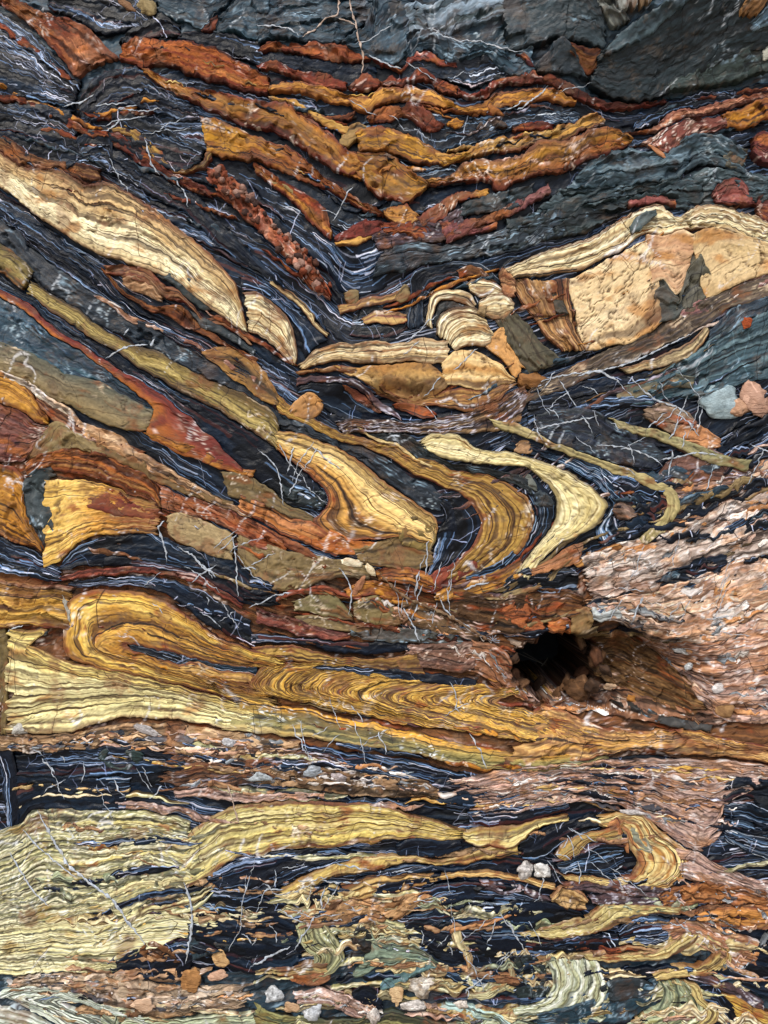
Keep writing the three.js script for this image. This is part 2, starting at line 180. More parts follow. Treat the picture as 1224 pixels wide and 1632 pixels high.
function makeBed(lines, kindName, h, o = {}) {
  const kind = K[kindName], seed = (bedSeed++) * 13 + 5;
  const ch = lines.map(chord), same = lines.every(l => l.length === lines[0].length);
  if (same) { const k = ch[0].k.map((_, i) => ch.reduce((a, c) => a + c.k[i], 0) / ch.length); ch.forEach(c => c.k = k); }
  const L = ch.reduce((a, c) => a + c.L, 0) / ch.length, nl = lines.length - 1;
  const at = (s, u, out) => { const f = Math.min(nl - 1e-6, u * nl), i = Math.floor(f), q = f - i, a = [0, 0]; evalLine(lines[i], ch[i].k, s, a); evalLine(lines[i + 1], ch[i + 1].k, s, out); out[0] = a[0] + (out[0] - a[0]) * q; out[1] = a[1] + (out[1] - a[1]) * q; return out; };
  let W = 0; { const a = [0, 0], b = [0, 0]; for (let i = 0; i <= 20; i++) for (let q = 0; q < nl; q++) { at(i / 20, q / nl, a); at(i / 20, Math.min(1, (q + 1) / nl), b); W += Math.hypot(a[0] - b[0], a[1] - b[1]) / 21; } }
  const hk = 0.28 + 0.36 * sst(520, 330, lines[0][1] * 0.5 + lines[0][lines[0].length - 1] * 0.5);
  const stops = o.stops && o.stops.map(lin), ss = o.sstops && o.sstops.map(lin), cols = o.cols ? o.cols.map(lin) : kind.C, rc = o.rim === 0 ? null : o.rim ? lin(o.rim) : kind.rc, rimW = o.rimW ?? Math.min(4, W * 0.12);
  const lines_ = o.lines ?? kind.lines, streak = kind.mat === 'shale' ? 0 : (o.streak ?? kind.streak), vein = kind.mat === 'shale' ? 0 : (o.vein ?? kind.vein), lamW = o.lamW ?? kind.lamW, cell = o.cell ?? kind.cell, cellH = o.cellH ?? kind.cellH, stain = o.stain ?? kind.stain[1], crack = o.crack ?? kind.crack ?? 0, bump = o.bump ?? kind.bump, ripple = o.ripple ?? 0;
  const c = [0, 0, 0], p = [0, 0], endW = o.coarse ? 0 : Math.min(0.16, (o.ends ?? Math.min(7, W * 0.2)) / L);
  function patch(sa, sb, ua, ub, dh, name, parent) {
    const fine = o.coarse || 1, ns = Math.max(4, Math.ceil(L * (sb - sa) / (2.9 * fine))), nt = Math.max(4, Math.ceil(W * (ub - ua) / (1.6 * fine)));
    const pos = [], colr = [], uv = [], idx = [];
    const w3 = ns + 3;
    for (let j = 0; j <= nt + 2; j++) for (let i = 0; i <= ns + 2; i++) {
      const edge = j === 0 || i === 0 || j === nt + 2 || i === ns + 2;
      const s0 = sa + (sb - sa) * Math.min(1, Math.max(0, (i - 1) / ns)), u = ua + (ub - ua) * Math.min(1, Math.max(0, (j - 1) / nt));
      const e0 = endW * (1.1 * Math.abs(N(u * W / 13, 1, seed + 50)) + 0.5 * Math.abs(N(u * W / 4, 1, seed + 51))), e1 = endW * (1.1 * Math.abs(N(u * W / 13, 5, seed + 52)) + 0.5 * Math.abs(N(u * W / 4, 5, seed + 53)));
      const s = s0 + e0 * (1 - s0) ** 3 - e1 * s0 ** 3;
      at(s, u, p);
      const X0 = p[0], Y0 = p[1], X = warpX(X0, Y0), Y = warpY(X0, Y0), sp = s * L, tp = u * W;
      // relief: rounded margins, laminae, broken facets, joints
      const dT = Math.min(u, 1 - u) * W, dS = Math.min(s0, 1 - s0) * L, R = Math.min(kind.mat === 'sand' ? 2.2 : 1.3, W * 0.25) + 0.01, dI = Math.min((u - ua) * W, (ub - u) * W, (s0 - sa) * L, (sb - s0) * L), inner = sst(2.2, 0.4, dI);
      const prof = Math.sqrt(Math.max(0, 1 - (1 - Math.min(1, Math.min(dT, dS) / R)) ** 2));
      const tw = tp + 2.4 * N(sp / 38, tp / 14, seed) + (ripple ? ripple * N(sp / 22, tp / 60, seed + 9) : 0) + 0.4 * N(sp / 12, tp / 7, seed + 1);
      const v0 = N(sp / 420, tw / lamW, seed + 2), v1 = N(sp / 200, tw / (lamW * 0.42), seed + 3);
      let v = 0.5 + 0.72 * v0 + 0.42 * v1;
      worley(sp / cell[0] + 0.35 * N(X / 22, Y / 22, seed + 4), tp / cell[1] + 0.35 * N(X / 17, Y / 17, seed + 5), seed + 6);
      const fid = wor.id, gap = wor.d2 - wor.d1, tilt = (fid - 0.5) * wor.cx * 1.5 + (hsh(fid * 9999, 3) - 0.5) * wor.cy * 1.9;
      let z = M(X0, Y0) + (h < -15 ? h + 14.5 : h < 0 ? h * 0.6 : h * hk) + dh * (kind.mat === 'slate' ? 0.7 : 0.22) - 1.1 * (1 - prof) - (o.groove ?? 0.3) * inner + cellH * (kind.mat === 'crust' ? 0.75 : kind.mat === 'shale' ? 0.7 : 1) * (0.55 * (fid - 0.5) + tilt) + kind.lamH * (Math.min(1, Math.max(0, v)) - 0.5) * 0.5 + bump * ((kind.mat === 'sand' || kind.mat === 'plain') ? 0.17 : 0.3) * (1 * fbm(X / 26, Y / 26, seed + 8, 3)) + ((kind.mat === 'sand' || kind.mat === 'plain') ? 0.15 : 0.45) * N(X / 5, Y / 5, seed + 30);
      const cr = Math.min(1, crack) * sst(0.06, 0.015, gap) * (crack > 1 ? 1 : sst(-0.25, 0.25, N(X / 50, Y / 50, seed + 19)));
      z -= 2.6 * cr;
      // colour of the stone itself, plus pale streaks painted for highlights on its facets
      if (stops) { ramp(c, stops, u + 0.16 * N(sp / 60, tp / 20, seed + 12) + 0.05 * v1); const g = 0.62 + 0.76 * Math.min(1, Math.max(0, v)); c[0] *= g; c[1] *= g; c[2] *= g; } else ramp(c, cols, v);
      if (ss) { const d = [0, 0, 0]; ramp(d, ss, s + 0.12 * N(sp / 40, tp / 12, seed + 13) + 0.06 * v1); mix(c, d, o.smix ?? 0.75); const g = 0.78 + 0.44 * v; c[0] *= g; c[1] *= g; c[2] *= g; }
      if (kind.cellCol) { const d = [0, 0, 0]; ramp(d, cols, hsh(fid * 99991, 5)); mix(c, d, kind.cellCol); }
      if (stain) mix(c, kind.st, 0.8 * sst(0.42 - stain, 0.62 - stain * 0.6, fbm(X / 48, Y / 30, seed + 14, 3) + 0.25 * v1));
      if (lines_) { const ln = N(sp / 420, tw / Math.max(3.2, lamW * 0.85), seed + 15); const w = sst(0.16, 0.36, ln + 0.6 * (lines_ - 0.5)) * (0.85 + 0.25 * N(sp / 30, tp / 9, seed + 16)); mix(c, kind.lc, Math.min(1, w * 0.92)); z -= 0.35 * w; }
      if (rc && rimW > 0.5) { const dr = Math.min(u, 1 - u) * W + 1.5 * N(sp / 18, tp / 5, seed + 17); mix(c, rc, 0.62 * sst(rimW * 1.5, rimW * 0.4, dr)); }
      if (streak) {
        const a = Math.abs(N(sp / 95 + 0.2 * N(X / 14, Y / 14, seed + 20), tp / 6.2 + 0.55 * N(sp / 46, tp / 13, seed + 21), seed + 22)), m = sst(0.34 - streak * 0.5, 0.7 - streak * 0.45, fbm(X / 46, Y / 30, seed + 23, 3) + 0.08);
        const w = sst(0.13, 0.05, a) * m; mix(c, kind.sc, w * 0.9); z += 0.8 * w;
      }
      if (vein) {
        const a = Math.abs(N(X / 40 + Y / 90 + 0.7 * N(X / 28, Y / 28, seed + 24), Y / 64 - X / 120 + 0.5 * N(X / 15, Y / 15, seed + 25), seed + 26)), b = Math.abs(N(X / 26 - Y / 40, Y / 70 + 0.4 * N(X / 17, Y / 17, seed + 27), seed + 28));
        const m = sst(0.3 - vein * 0.6, 0.55 - vein * 0.35, fbm(X / 90, Y / 90, seed + 29, 2)); const w = Math.max(sst(0.05, 0.015, a), 0.85 * sst(0.045, 0.012, b)) * m; mix(c, kind.vc, w * 0.92); z += 0.7 * w;
      }
      if (kind.mat !== 'shale') {
        const d = fbm(X / 34, Y / 22, 700, 4), q = N(X / 3.4, Y / 3, 704); mix(c, DUST, 0.45 * sst(0.22, 0.5, d + 0.3 * q)); mix(c, RUN, 0.55 * sst(0.24, 0.46, fbm(X / 60, Y / 75, 720, 4) + 0.18 * N(X / 6, Y / 6, 722)) * (kind.mat === 'slate' ? 0.3 : 1));
        const e = Math.abs(N((X * 0.86 + Y * 0.5) / 60 + 0.2 * N(X / 40, Y / 40, 708), (Y * 0.86 - X * 0.5) / 300, 705)), f = Math.abs(N((X * 0.97 - Y * 0.2) / 75 + 0.25 * N(X / 33, Y / 33, 709), (Y * 0.97 + X * 0.2) / 260, 706)), w = Math.max(sst(0.024, 0.008, e), sst(0.019, 0.006, f)) * sst(0.18, 0.42, N(X / 90, Y / 60, 707) + 0.3 * q); mix(c, HAIR, 0.6 * w);
      }
      if (cr) mix(c, kind.lc, 0.7 * cr);
      if (kind.crack) { const a = Math.abs(N(sp / 34 + 0.25 * N(X / 9, Y / 9, seed + 40), tp / 120 + 0.1 * N(sp / 12, tp / 12, seed + 41), seed + 42)), w = sst(0.045, 0.014, a) * sst(0, 0.25, N(sp / 70, tp / 16, seed + 43) + 0.05); mix(c, kind.lc, 0.75 * w); z -= 1.1 * w; }
      if (kind.mat === 'shale') { const m = Math.max(c[0], c[1], c[2], 0.0005), b = 0.6 + 0.4 * Math.min(1, m / 0.016); for (let q = 0; q < 3; q++) { const t = c[q] / m; c[q] = (o.cols || c[0] > c[2] ? 0.72 + 0.28 * t : q === 2 ? 1 : (q ? 0.95 : 0.86) + 0.04 * t) * b; } } else for (let q = 0; q < 3; q++) c[q] *= kind.gain;
      const g = 0.95 + 0.26 * N(X / 7, Y / 4, seed + 31) + 0.26 * N(X / 3.1, Y / 2.7, seed + 32);
      if (edge) z = M(X0, Y0) - 46;
      if (!edge && !o.coarse) { const a = Math.round(X / HM) + 12, b = Math.round(Y / HM) + 12; if (a >= 0 && b >= 0 && a < HW && b < HH) { const q = b * HW + a; if (z > hmap[q]) hmap[q] = z; } }
      pos.push(wx(X), wy(Y), z * S); for (let q = 0; q < 3; q++) colr.push(Math.min(1, Math.max(0.003, c[q] * g))); uv.push(sp * S / TILE + seed * 0.37, tp * S / TILE + seed * 0.61);
      if (i > 1 && j > 1 && i < ns + 2 && j < nt + 2) { const q = j * w3 + i; idx.push(q, q - 1, q - w3, q - 1, q - w3 - 1, q - w3); }
    }
    // the broken side of the piece: a band of its own from the front edge back into the rock
    const ring = []; for (let i = 1; i <= ns + 1; i++) ring.push([w3 + i, i]); for (let j = 1; j <= nt + 1; j++) ring.push([j * w3 + ns + 1, j * w3 + ns + 2]); for (let i = ns + 1; i >= 1; i--) ring.push([(nt + 1) * w3 + i, (nt + 2) * w3 + i]); for (let j = nt + 1; j >= 1; j--) ring.push([j * w3 + 1, j * w3]);
    const v0 = pos.length / 3; for (const [a, b] of ring) for (const q of [a, b]) { for (let k = 0; k < 3; k++) { pos.push(pos[q * 3 + k]); colr.push(colr[q * 3 + k]); } uv.push(uv[q * 2] + (q === b ? 0.3 : 0), uv[q * 2 + 1]); }
    for (let i = 0; i < ring.length; i++) { const a = v0 + i * 2, b = v0 + (i + 1) % ring.length * 2; idx.push(a, a + 1, b, b, a + 1, b + 1); }
    let x0 = 1e9, x1 = -1e9, y0 = 1e9; for (let i = 0; i < pos.length; i += 3) { x0 = Math.min(x0, pos[i]); x1 = Math.max(x1, pos[i]); y0 = Math.min(y0, pos[i + 1]); }
    const ox = parent && parent !== faceRoot ? 0 : (x0 + x1) / 2, oy = parent && parent !== faceRoot ? 0 : y0;
    const base = parent && parent !== faceRoot ? parent.position : { x: 0, y: 0 };
    for (let i = 0; i < pos.length; i += 3) { pos[i] -= ox + base.x; pos[i + 1] -= oy + base.y; }
    const g = new THREE.BufferGeometry(); g.setAttribute('position', new THREE.Float32BufferAttribute(pos, 3)); g.setAttribute('color', new THREE.Float32BufferAttribute(colr, 3)); g.setAttribute('uv', new THREE.Float32BufferAttribute(uv, 2)); g.setIndex(idx); g.computeVertexNormals();
    triangles += idx.length / 3;
    const m = new THREE.Mesh(g, MAT[kind.mat]); m.castShadow = m.receiveShadow = true; m.name = name; if (ox || oy) m.position.set(ox, oy, 0);
    (parent || scene).add(m); return m;
  }
  // how the bed parts: into laminae across, or into blocks along
  const cut = [0], target = o.split ?? 18; if (target && W > target * 1.6) { const n = Math.round(W / target); for (let i = 1; i < n; i++) cut.push((i + (hsh(seed, i, 3) - 0.5) * 0.85) / n); } cut.push(1);
  const cutS = [0]; if (o.blocks) for (let i = 1; i < o.blocks; i++) cutS.push((i + (hsh(seed, i, 4) - 0.5) * 0.5) / o.blocks); cutS.push(1);
  const many = cut.length > 2 || cutS.length > 2; let parent = faceRoot, thing = null;
  if (o.label && many) { thing = new THREE.Group(); const q = at(0.5, 1, [0, 0]); thing.position.set(wx(q[0]), wy(q[1]), 0); scene.add(thing); parent = thing; }
  const pieceName = cutS.length > 2 ? 'rock_block' : many ? 'lamina' : kind.name;
  for (let b = 1; b < cutS.length; b++) for (let a = 1; a < cut.length; a++) {
    const dh = many ? (hsh(seed + a, b, 6) - 0.5) * (o.step ?? 5) : 0;
    const m = patch(cutS[b - 1], cutS[b], cut[a - 1], cut[a], dh, parent === faceRoot && !o.label ? kind.name : pieceName, o.label && !many ? scene : parent);
    if (o.label && !many) thing = m;
  }
  if (o.label) { thing.name = numbered(o.name || kind.name); thing.userData = { label: o.label, category: o.cat || 'rock layer' }; if (o.group) thing.userData.group = o.group; }
  return thing;
}
const bed = (kind, h, top, bottom, o) => makeBed([top, bottom], kind, h, o);
const pack = (kind, h, lines, o) => makeBed(lines, kind, h, o);

// thin seams that follow the bedding between two measured lines, at fraction f
function seam(kind, a, b, f, x0, x1, thick, h, o = {}) {
  const ka = chord(a).k, kb = chord(b).k, p = [0, 0], q = [0, 0], top = [], bot = [], n = o.kinks ?? 9, ph = rnd() * 50, amp = o.amp ?? 6;
  for (let i = 0; i <= n; i++) {
    const s = x0 + (x1 - x0) * i / n; evalLine(a, ka, s, p); evalLine(b, kb, s, q);
    const x = p[0] + (q[0] - p[0]) * f, y = p[1] + (q[1] - p[1]) * f + amp * N(i * 0.55 + ph, f * 9, 61) + amp * 0.6 * N(i * 1.4 + ph, 3, 62) + (o.kinks ? amp * 0.8 * (i % 2 ? 1 : -1) * Math.sin(Math.PI * i / n) : 0), w = thick * (0.12 + Math.sin(Math.PI * i / n) ** 0.6 * (0.75 + 0.5 * N(i * 0.8, ph, 63)));
    top.push(x, y - w / 2); bot.push(x, y + w / 2);
  }
  return bed(kind, h, top, bot, { split: 0, ...o });
}

// ---------------------------------------------------------------- beach below and the plain rock behind everything
{
  const g = new THREE.PlaneGeometry(600, 600, 60, 60); g.rotateX(-Math.PI / 2);
  const t = toneTex.clone(); t.repeat.set(300, 300); t.needsUpdate = true;
  const b = grainTex.clone(); b.repeat.set(400, 400); b.needsUpdate = true;
  const ground = new THREE.Mesh(g, new THREE.MeshStandardMaterial({ color: 0x9c8f7c, roughness: 0.95, map: t, bumpMap: b, bumpScale: 0.01 }));
  ground.name = 'ground'; ground.userData = { kind: 'structure' }; ground.receiveShadow = true; scene.add(ground);
}
const G = [
  [-30, -34, 400, -40, 800, -34, 1254, -40],
  [-30, 60, 130, 160, 300, 100, 408, 110, 560, 110, 640, 100, 740, 150, 850, 110, 980, 165, 1100, 150, 1254, 130],
  [-30, 190, 130, 230, 250, 290, 400, 340, 520, 430, 560, 470, 640, 440, 720, 400, 830, 360, 960, 320, 1100, 260, 1254, 220],
  [-30, 300, 120, 390, 250, 470, 400, 560, 470, 600, 560, 640, 650, 660, 740, 650, 850, 600, 960, 560, 1100, 490, 1254, 420],
  [-30, 440, 100, 530, 250, 640, 400, 720, 500, 790, 600, 860, 680, 930, 800, 900, 900, 800, 960, 760, 1060, 740, 1254, 640],
  [-30, 720, 100, 700, 250, 780, 400, 870, 550, 900, 700, 950, 850, 960, 950, 900, 1100, 850, 1254, 760],
  [-30, 900, 150, 900, 300, 930, 450, 980, 600, 1010, 750, 1040, 880, 1060, 1000, 1040, 1100, 1080, 1254, 1050],
  [-30, 1180, 200, 1160, 400, 1180, 600, 1200, 800, 1230, 1000, 1200, 1254, 1230],
  [-30, 1340, 200, 1330, 400, 1370, 600, 1370, 800, 1350, 1000, 1380, 1254, 1350],
  [-30, 1540, 200, 1520, 400, 1540, 600, 1500, 800, 1520, 1000, 1500, 1254, 1520],
  [-30, 1668, 400, 1665, 800, 1668, 1254, 1665]];
['slate', 'shale', 'shale', 'shale', 'shale', 'brown', 'brown', 'shale', 'shale', 'slate'].forEach((k, i) => bed(k, -22, G[i], G[i + 1], { split: 0, rim: 0, coarse: 1.5 }));
// the cliff goes on outside the picture
const outer = (k, a, b) => bed(k, -14, a, b, { split: 0, coarse: 5 });
outer('slate', [-900, -330, 0, -300, 612, -330, 1300, -290, 2100, -330], [-900, -200, 0, -160, 612, -190, 1300, -150, 2100, -200]);
outer('shale', [-900, -210, 0, -170, 612, -200, 1300, -160, 2100, -210], [-900, -20, 0, -26, 612, -28, 1300, -28, 2100, -40]);
outer('shale', [-900, 1650, 0, 1658, 612, 1658, 1300, 1655, 2100, 1650], [-900, 1720, 0, 1720, 612, 1715, 1300, 1725, 2100, 1720]);
{
  const KO = ['slate', 'shale', 'rust', 'shale', 'ochre', 'slate', 'cream', 'shale', 'teal', 'olive', 'shale', 'rust', 'gold', 'shale', 'olive', 'shale', 'gold', 'zebra', 'shale', 'pink', 'shale', 'zebra', 'shale', 'gold', 'shale', 'pale'];
  for (const [x0, x1] of [[-760, -14], [1238, 1990]]) {
    const edges = []; for (let i = 0; i <= 26; i++) { const y = -60 + i * 67.5 + (i && i < 26 ? 26 * (rnd() - 0.5) : 0), l = []; for (let j = 0; j <= 7; j++) l.push(x0 + (x1 - x0) * j / 7, y + (i && i < 26 ? 60 * N(j * 0.5 + (x0 > 0 ? 40 : 0), i * 0.16, 881) + 14 * N(j * 1.3, i * 0.5, 882) : 0)); edges.push(l); }
    for (let i = 0; i < 26; i++) bed(KO[(i + (x0 > 0 ? 7 : 0)) % 26], K[KO[(i + (x0 > 0 ? 7 : 0)) % 26]].mat === 'shale' ? -13 : -9, edges[i], edges[i + 1], { split: 0, coarse: 3, ripple: 4 });
  }
}
{ // the rock mass behind the face
  const g = new THREE.BoxGeometry(7.2, 5.2, 1.2, 8, 6, 2), m = new THREE.Mesh(g, new THREE.MeshStandardMaterial({ color: 0x2a2f33, roughness: 0.9, map: toneTex, bumpMap: grainTex, bumpScale: 0.01 }));
  m.name = 'rock_mass'; m.position.set(0, 2.3, -1.45); m.castShadow = m.receiveShadow = true; faceRoot.add(m);
}

// ---------------------------------------------------------------- top left: fan of shale and rust strips
bed('shale', 2, [-20, 2, 40, 45, 90, 92, 132, 134], [-20, 150, 40, 160, 85, 168, 120, 172], { label: 'dark shale fan with long blue streaks in the top left corner', streak: 0.85, split: 26, cell: [90, 16] });
bed('rust', 4, [-20, 26, 20, 48, 60, 82, 118, 128], [-20, 36, 15, 58, 52, 90, 112, 132], { split: 0 });
bed('rust', 5, [10, -10, 50, 12, 85, 28, 120, 36, 150, 55, 175, 80, 192, 96], [-14, -4, 30, 26, 70, 62, 105, 102, 126, 128, 136, 122, 150, 106], { label: 'rust and tan wedge of rock running down from the top left corner', sstops: ['#5a2a18', '#7a5a38', '#70331e', '#9a6a48', '#7a5644'], split: 14, smix: 0.6 });
bed('shale', 2, [70, -20, 150, -24, 220, -16, 252, 30], [78, 14, 128, 34, 165, 57, 228, 48], { label: 'blue black shale slab between the rust wedge and the olive stone at the top', split: 22, streak: 0.5, stain: 0 });
bed('slate', 8, [252, -24, 300, -20, 350, -20, 386, -20], [250, 24, 300, 38, 322, 46, 352, 14], { label: 'grey slate block right of the olive stone on the upper left edge', split: 26 });
bed('slate', 4, [345, 34, 380, 0, 400, -20, 430, -20], [340, 52, 375, 52, 405, 62, 430, 62], { split: 0 });
bed('shale', 3, [190, 68, 230, 40, 256, 26, 290, 44], [200, 72, 240, 64, 270, 62, 294, 62], { split: 0 });
bed('rust', 7, [316, 46, 328, 38, 338, 30, 350, 28], [322, 52, 332, 50, 342, 44, 350, 36], { split: 0, cols: ['#623326', '#704233'] });
bed('shale', 1, [280, 58, 320, 52, 370, 56, 420, 70], [290, 72, 330, 78, 380, 92, 420, 106], { split: 0 });
bed('shale', 0, [120, 172, 160, 122, 215, 108, 240, 122, 300, 150], [130, 200, 200, 170, 250, 180, 290, 190, 320, 190], { split: 22, stain: 0.3 });
bed('shale', 2, [-20, 158, 40, 165, 85, 170, 120, 176], [-20, 205, 40, 215, 90, 230, 130, 246], { split: 24, streak: 0.4 });
bed('rust', 4, [-20, 148, 20, 152, 60, 168, 105, 188, 140, 205, 175, 212], [-20, 156, 18, 162, 55, 176, 100, 198, 140, 215, 176, 220], { label: 'thin rust ribbon crossing the dark shale at the left edge', split: 0 });
bed('shale', 0, [-20, 205, 40, 215, 90, 225, 140, 235, 180, 225], [-20, 225, 30, 255, 80, 268, 120, 264, 176, 262], { split: 20, streak: 0.7, stain: 0.25 });
bed('shale', 4, [176, 168, 220, 190, 270, 206, 330, 240], [176, 222, 220, 250, 280, 272, 320, 262], { split: 0, cols: ['#040508', '#0a0c12', '#101420'], streak: 0.3, stain: 0.3 });
bed('shale', 1, [120, 225, 150, 205, 176, 210, 182, 262], [118, 264, 140, 262, 160, 262, 180, 264], { split: 0, streak: 0.8 });
bed('gold', 5, [178, 205, 205, 203, 235, 220, 262, 248, 290, 268, 322, 258, 335, 236], [182, 212, 205, 216, 232, 240, 258, 264, 288, 276, 325, 268, 340, 250], { label: 'narrow dark gold bed curling under the black shale at upper left', cols: ['#5a3a14', '#8a6a2c', '#a8843a', '#643d1c'], split: 9 });
bed('rust', 3, [176, 212, 205, 218, 232, 242, 258, 266, 290, 280, 330, 300], [178, 232, 205, 245, 235, 270, 265, 285, 300, 300, 340, 318], { label: 'maroon mudstone bed under the narrow dark gold bed', cols: ['#3c1a16', '#5a2a20', '#4a2418'], split: 0, streak: 0.3 });
bed('shale', 0, [176, 235, 220, 262, 265, 290, 310, 310, 345, 345, 400, 400, 470, 470], [120, 262, 180, 275, 240, 310, 300, 345, 350, 395, 400, 430, 430, 450], { label: 'cracked blue black shale between the pale left bed and the maroon bed', streak: 0.75, split: 22, vein: 0.8 });

// ---------------------------------------------------------------- upper orange and rust beds
bed('rust', 5, [193, 74, 230, 62, 258, 68, 300, 68, 345, 80, 390, 104, 430, 126], [192, 98, 225, 108, 265, 106, 300, 122, 345, 132, 390, 146, 430, 148], { label: 'bright rust bed with black slivers high on the left', cols: ['#622b19', '#7d4220', '#8f5324', '#642618', '#9c6533'], split: 11, lines: 0.45, lineCol: '#121014' });
bed('ochre', 8, [228, 110, 262, 125, 302, 142, 345, 150, 400, 162, 440, 162, 480, 178, 520, 207, 550, 234, 570, 246], [230, 122, 262, 141, 300, 160, 345, 182, 400, 204, 440, 210, 480, 233, 520, 260, 558, 279, 576, 268], { label: 'long orange gold bed sloping from upper left to the big gold block', cols: ['#703d15', '#966520', '#c98a34', '#885319', '#d09a48'], stops: ['#642e18', '#966021', '#9c6d2c', '#88531b', '#966520', '#623316'], split: 16 });
bed('ochre', 6, [318, 188, 350, 193, 400, 214, 440, 228, 470, 240, 510, 275, 545, 300, 575, 318, 612, 342], [330, 242, 365, 253, 408, 255, 440, 268, 490, 290, 530, 305, 560, 325, 590, 338, 612, 344], { label: 'amber rock mass narrowing to a maroon tail at upper left', sstops: ['#ae7f21', '#8f6019', '#642c18', '#4e1a14', '#5a2018'], smix: 0.72, split: 14 });
bed('shale', -4, [436, 262, 480, 280, 530, 310, 560, 330, 600, 344], [440, 300, 470, 320, 510, 345, 560, 372, 600, 352], { split: 0, cols: ['#040507', '#0a0e14'], streak: 0.3, stain: 0 });
bed('rust', 5, [404, 256, 440, 279, 480, 304, 505, 320, 525, 345, 527, 376], [404, 270, 440, 299, 470, 326, 500, 356, 522, 378, 526, 380], { label: 'curved rust bed with golden belly ending in a point at upper centre', stops: ['#5a1e14', '#703319', '#886026', '#642c1c'], split: 9 });
bed('gold', 3, [430, 283, 450, 290, 465, 302, 478, 312], [430, 288, 448, 297, 462, 308, 474, 314], { split: 0, cols: ['#6a5a34', '#8a7444'] });
bed('slate', 5, [405, -22, 480, -24, 560, -22, 650, -24], [408, 72, 440, 62, 480, 66, 540, 70], { label: 'rough grey slate with white crack at the top centre left', split: 24, streak: 0.45, cell: [50, 22] });
bed('slate', 6, [540, 70, 580, 40, 610, -20, 660, -24], [560, 80, 600, 92, 630, 100, 648, 84], { split: 24 });
bed('slate', 8, [622, 20, 660, 0, 690, 4, 730, -18, 790, -20, 840, -20], [640, 62, 665, 45, 700, 60, 730, 42, 780, 30, 830, 16], { label: 'pale blue grey slate humps at the top centre', cols: ['#2a3a3e', '#4a5a62', '#8a98a6', '#5c6c78'], split: 20, cell: [44, 30] });
bed('slate', 5, [640, 84, 665, 52, 690, 40, 740, 60, 780, 66, 816, 70, 850, 62], [648, 90, 672, 78, 700, 84, 730, 100, 770, 88, 816, 120, 850, 118], { label: 'streaked blue slate arch above the rust ribbons at top centre', streak: 0.8, split: 13, cell: [70, 12] });
bed('shale', 0, [640, 108, 660, 92, 700, 94, 740, 88, 790, 82, 850, 100], [640, 128, 680, 118, 720, 128, 760, 138, 790, 124, 850, 118], { split: 0, cols: ['#05060a', '#0c0f16'], streak: 0.4, stain: 0.2 });
bed('rust', 6, [412, 82, 435, 69, 480, 72, 510, 68, 560, 76, 592, 88], [413, 84, 440, 79, 480, 86, 525, 96, 562, 97, 594, 92], { label: 'orange red bed below the white crack at top centre', cols: ['#70361e', '#884d2c', '#622b19', '#96603e'], split: 0 });
bed('rust', 5, [592, 87, 615, 98, 640, 109, 652, 84, 674, 79, 700, 88, 727, 102], [592, 90, 615, 104, 641, 112, 656, 96, 680, 94, 705, 101, 728, 106], { label: 'thin red bed with pale margin bending up at top centre', split: 0, cols: ['#622720', '#7d4237', '#64261f'] });
bed('shale', -2, [408, 84, 450, 84, 500, 92, 560, 98, 600, 100], [408, 108, 450, 106, 500, 120, 550, 134, 600, 124], { split: 0, streak: 0.7, stain: 0 });
bed('rust', 5, [408, 104, 440, 98, 475, 112, 520, 118, 552, 132], [412, 108, 440, 112, 475, 124, 512, 140, 552, 139], { label: 'dark red bed left of the small rust peak at top centre', split: 0, cols: ['#5a2418', '#642e21', '#78402c'] });
bed('rust', 7, [552, 136, 566, 126, 580, 116, 596, 124, 612, 132], [553, 140, 568, 141, 582, 141, 598, 141, 613, 140], { label: 'small red brown peak of rock at top centre', split: 0, cols: ['#642e1f', '#703d28', '#825137'] });
bed('rust', 6, [606, 128, 622, 118, 636, 124, 650, 120, 672, 105, 700, 124, 730, 138], [610, 134, 624, 132, 640, 134, 654, 126, 680, 123, 700, 141, 730, 152], { label: 'brick red bed with small nodules right of the small rust peak', split: 0, cols: ['#642c1f', '#723d28', '#7d4833'] });
bed('rust', 6, [730, 140, 752, 150, 772, 142, 786, 127, 816, 121, 846, 116, 862, 124, 872, 119, 900, 130, 930, 149, 962, 161, 1000, 166, 1062, 158], [731, 151, 752, 156, 776, 153, 792, 137, 816, 133, 846, 133, 866, 133, 880, 137, 900, 147, 930, 162, 962, 173, 1000, 172, 1062, 163], { label: 'long rust ribbon sweeping under the big dark slab', cols: ['#642e24', '#703a2b', '#5a2018', '#7d5140'], split: 0 });
bed('ochre', 8, [425, 138, 470, 131, 520, 139, 560, 152, 590, 152, 610, 139, 640, 136, 665, 139, 690, 145, 715, 160, 745, 172, 770, 164, 790, 147, 816, 146, 856, 142, 895, 147, 918, 161], [430, 146, 480, 146, 530, 161, 555, 166, 580, 179, 600, 166, 640, 159, 680, 165, 715, 172, 745, 181, 780, 179, 800, 171, 816, 168, 850, 162, 890, 162, 918, 166], { label: 'wavy gold bed running across the top centre below the red beds', cols: ['#70421e', '#885e2c', '#b8802e', '#62331b', '#c08a3a'], split: 0, cell: [26, 22], cellH: 8 });
bed('shale', -4, [580, 182, 610, 166, 650, 160, 700, 170, 745, 182, 800, 172, 860, 164, 920, 168], [570, 206, 610, 200, 650, 212, 700, 240, 760, 222, 810, 205, 860, 200, 930, 192], { split: 0, cols: ['#040508', '#0a0d10', '#10161a'], streak: 0.25, stain: 0 });
bed('gold', 5, [430, 150, 470, 160, 505, 180, 540, 196, 560, 202], [432, 156, 468, 170, 500, 188, 530, 206, 552, 212], { label: 'thin yellow bed above the black gap at upper centre', split: 0, cols: ['#7a5420', '#a87a34', '#b89048'] });
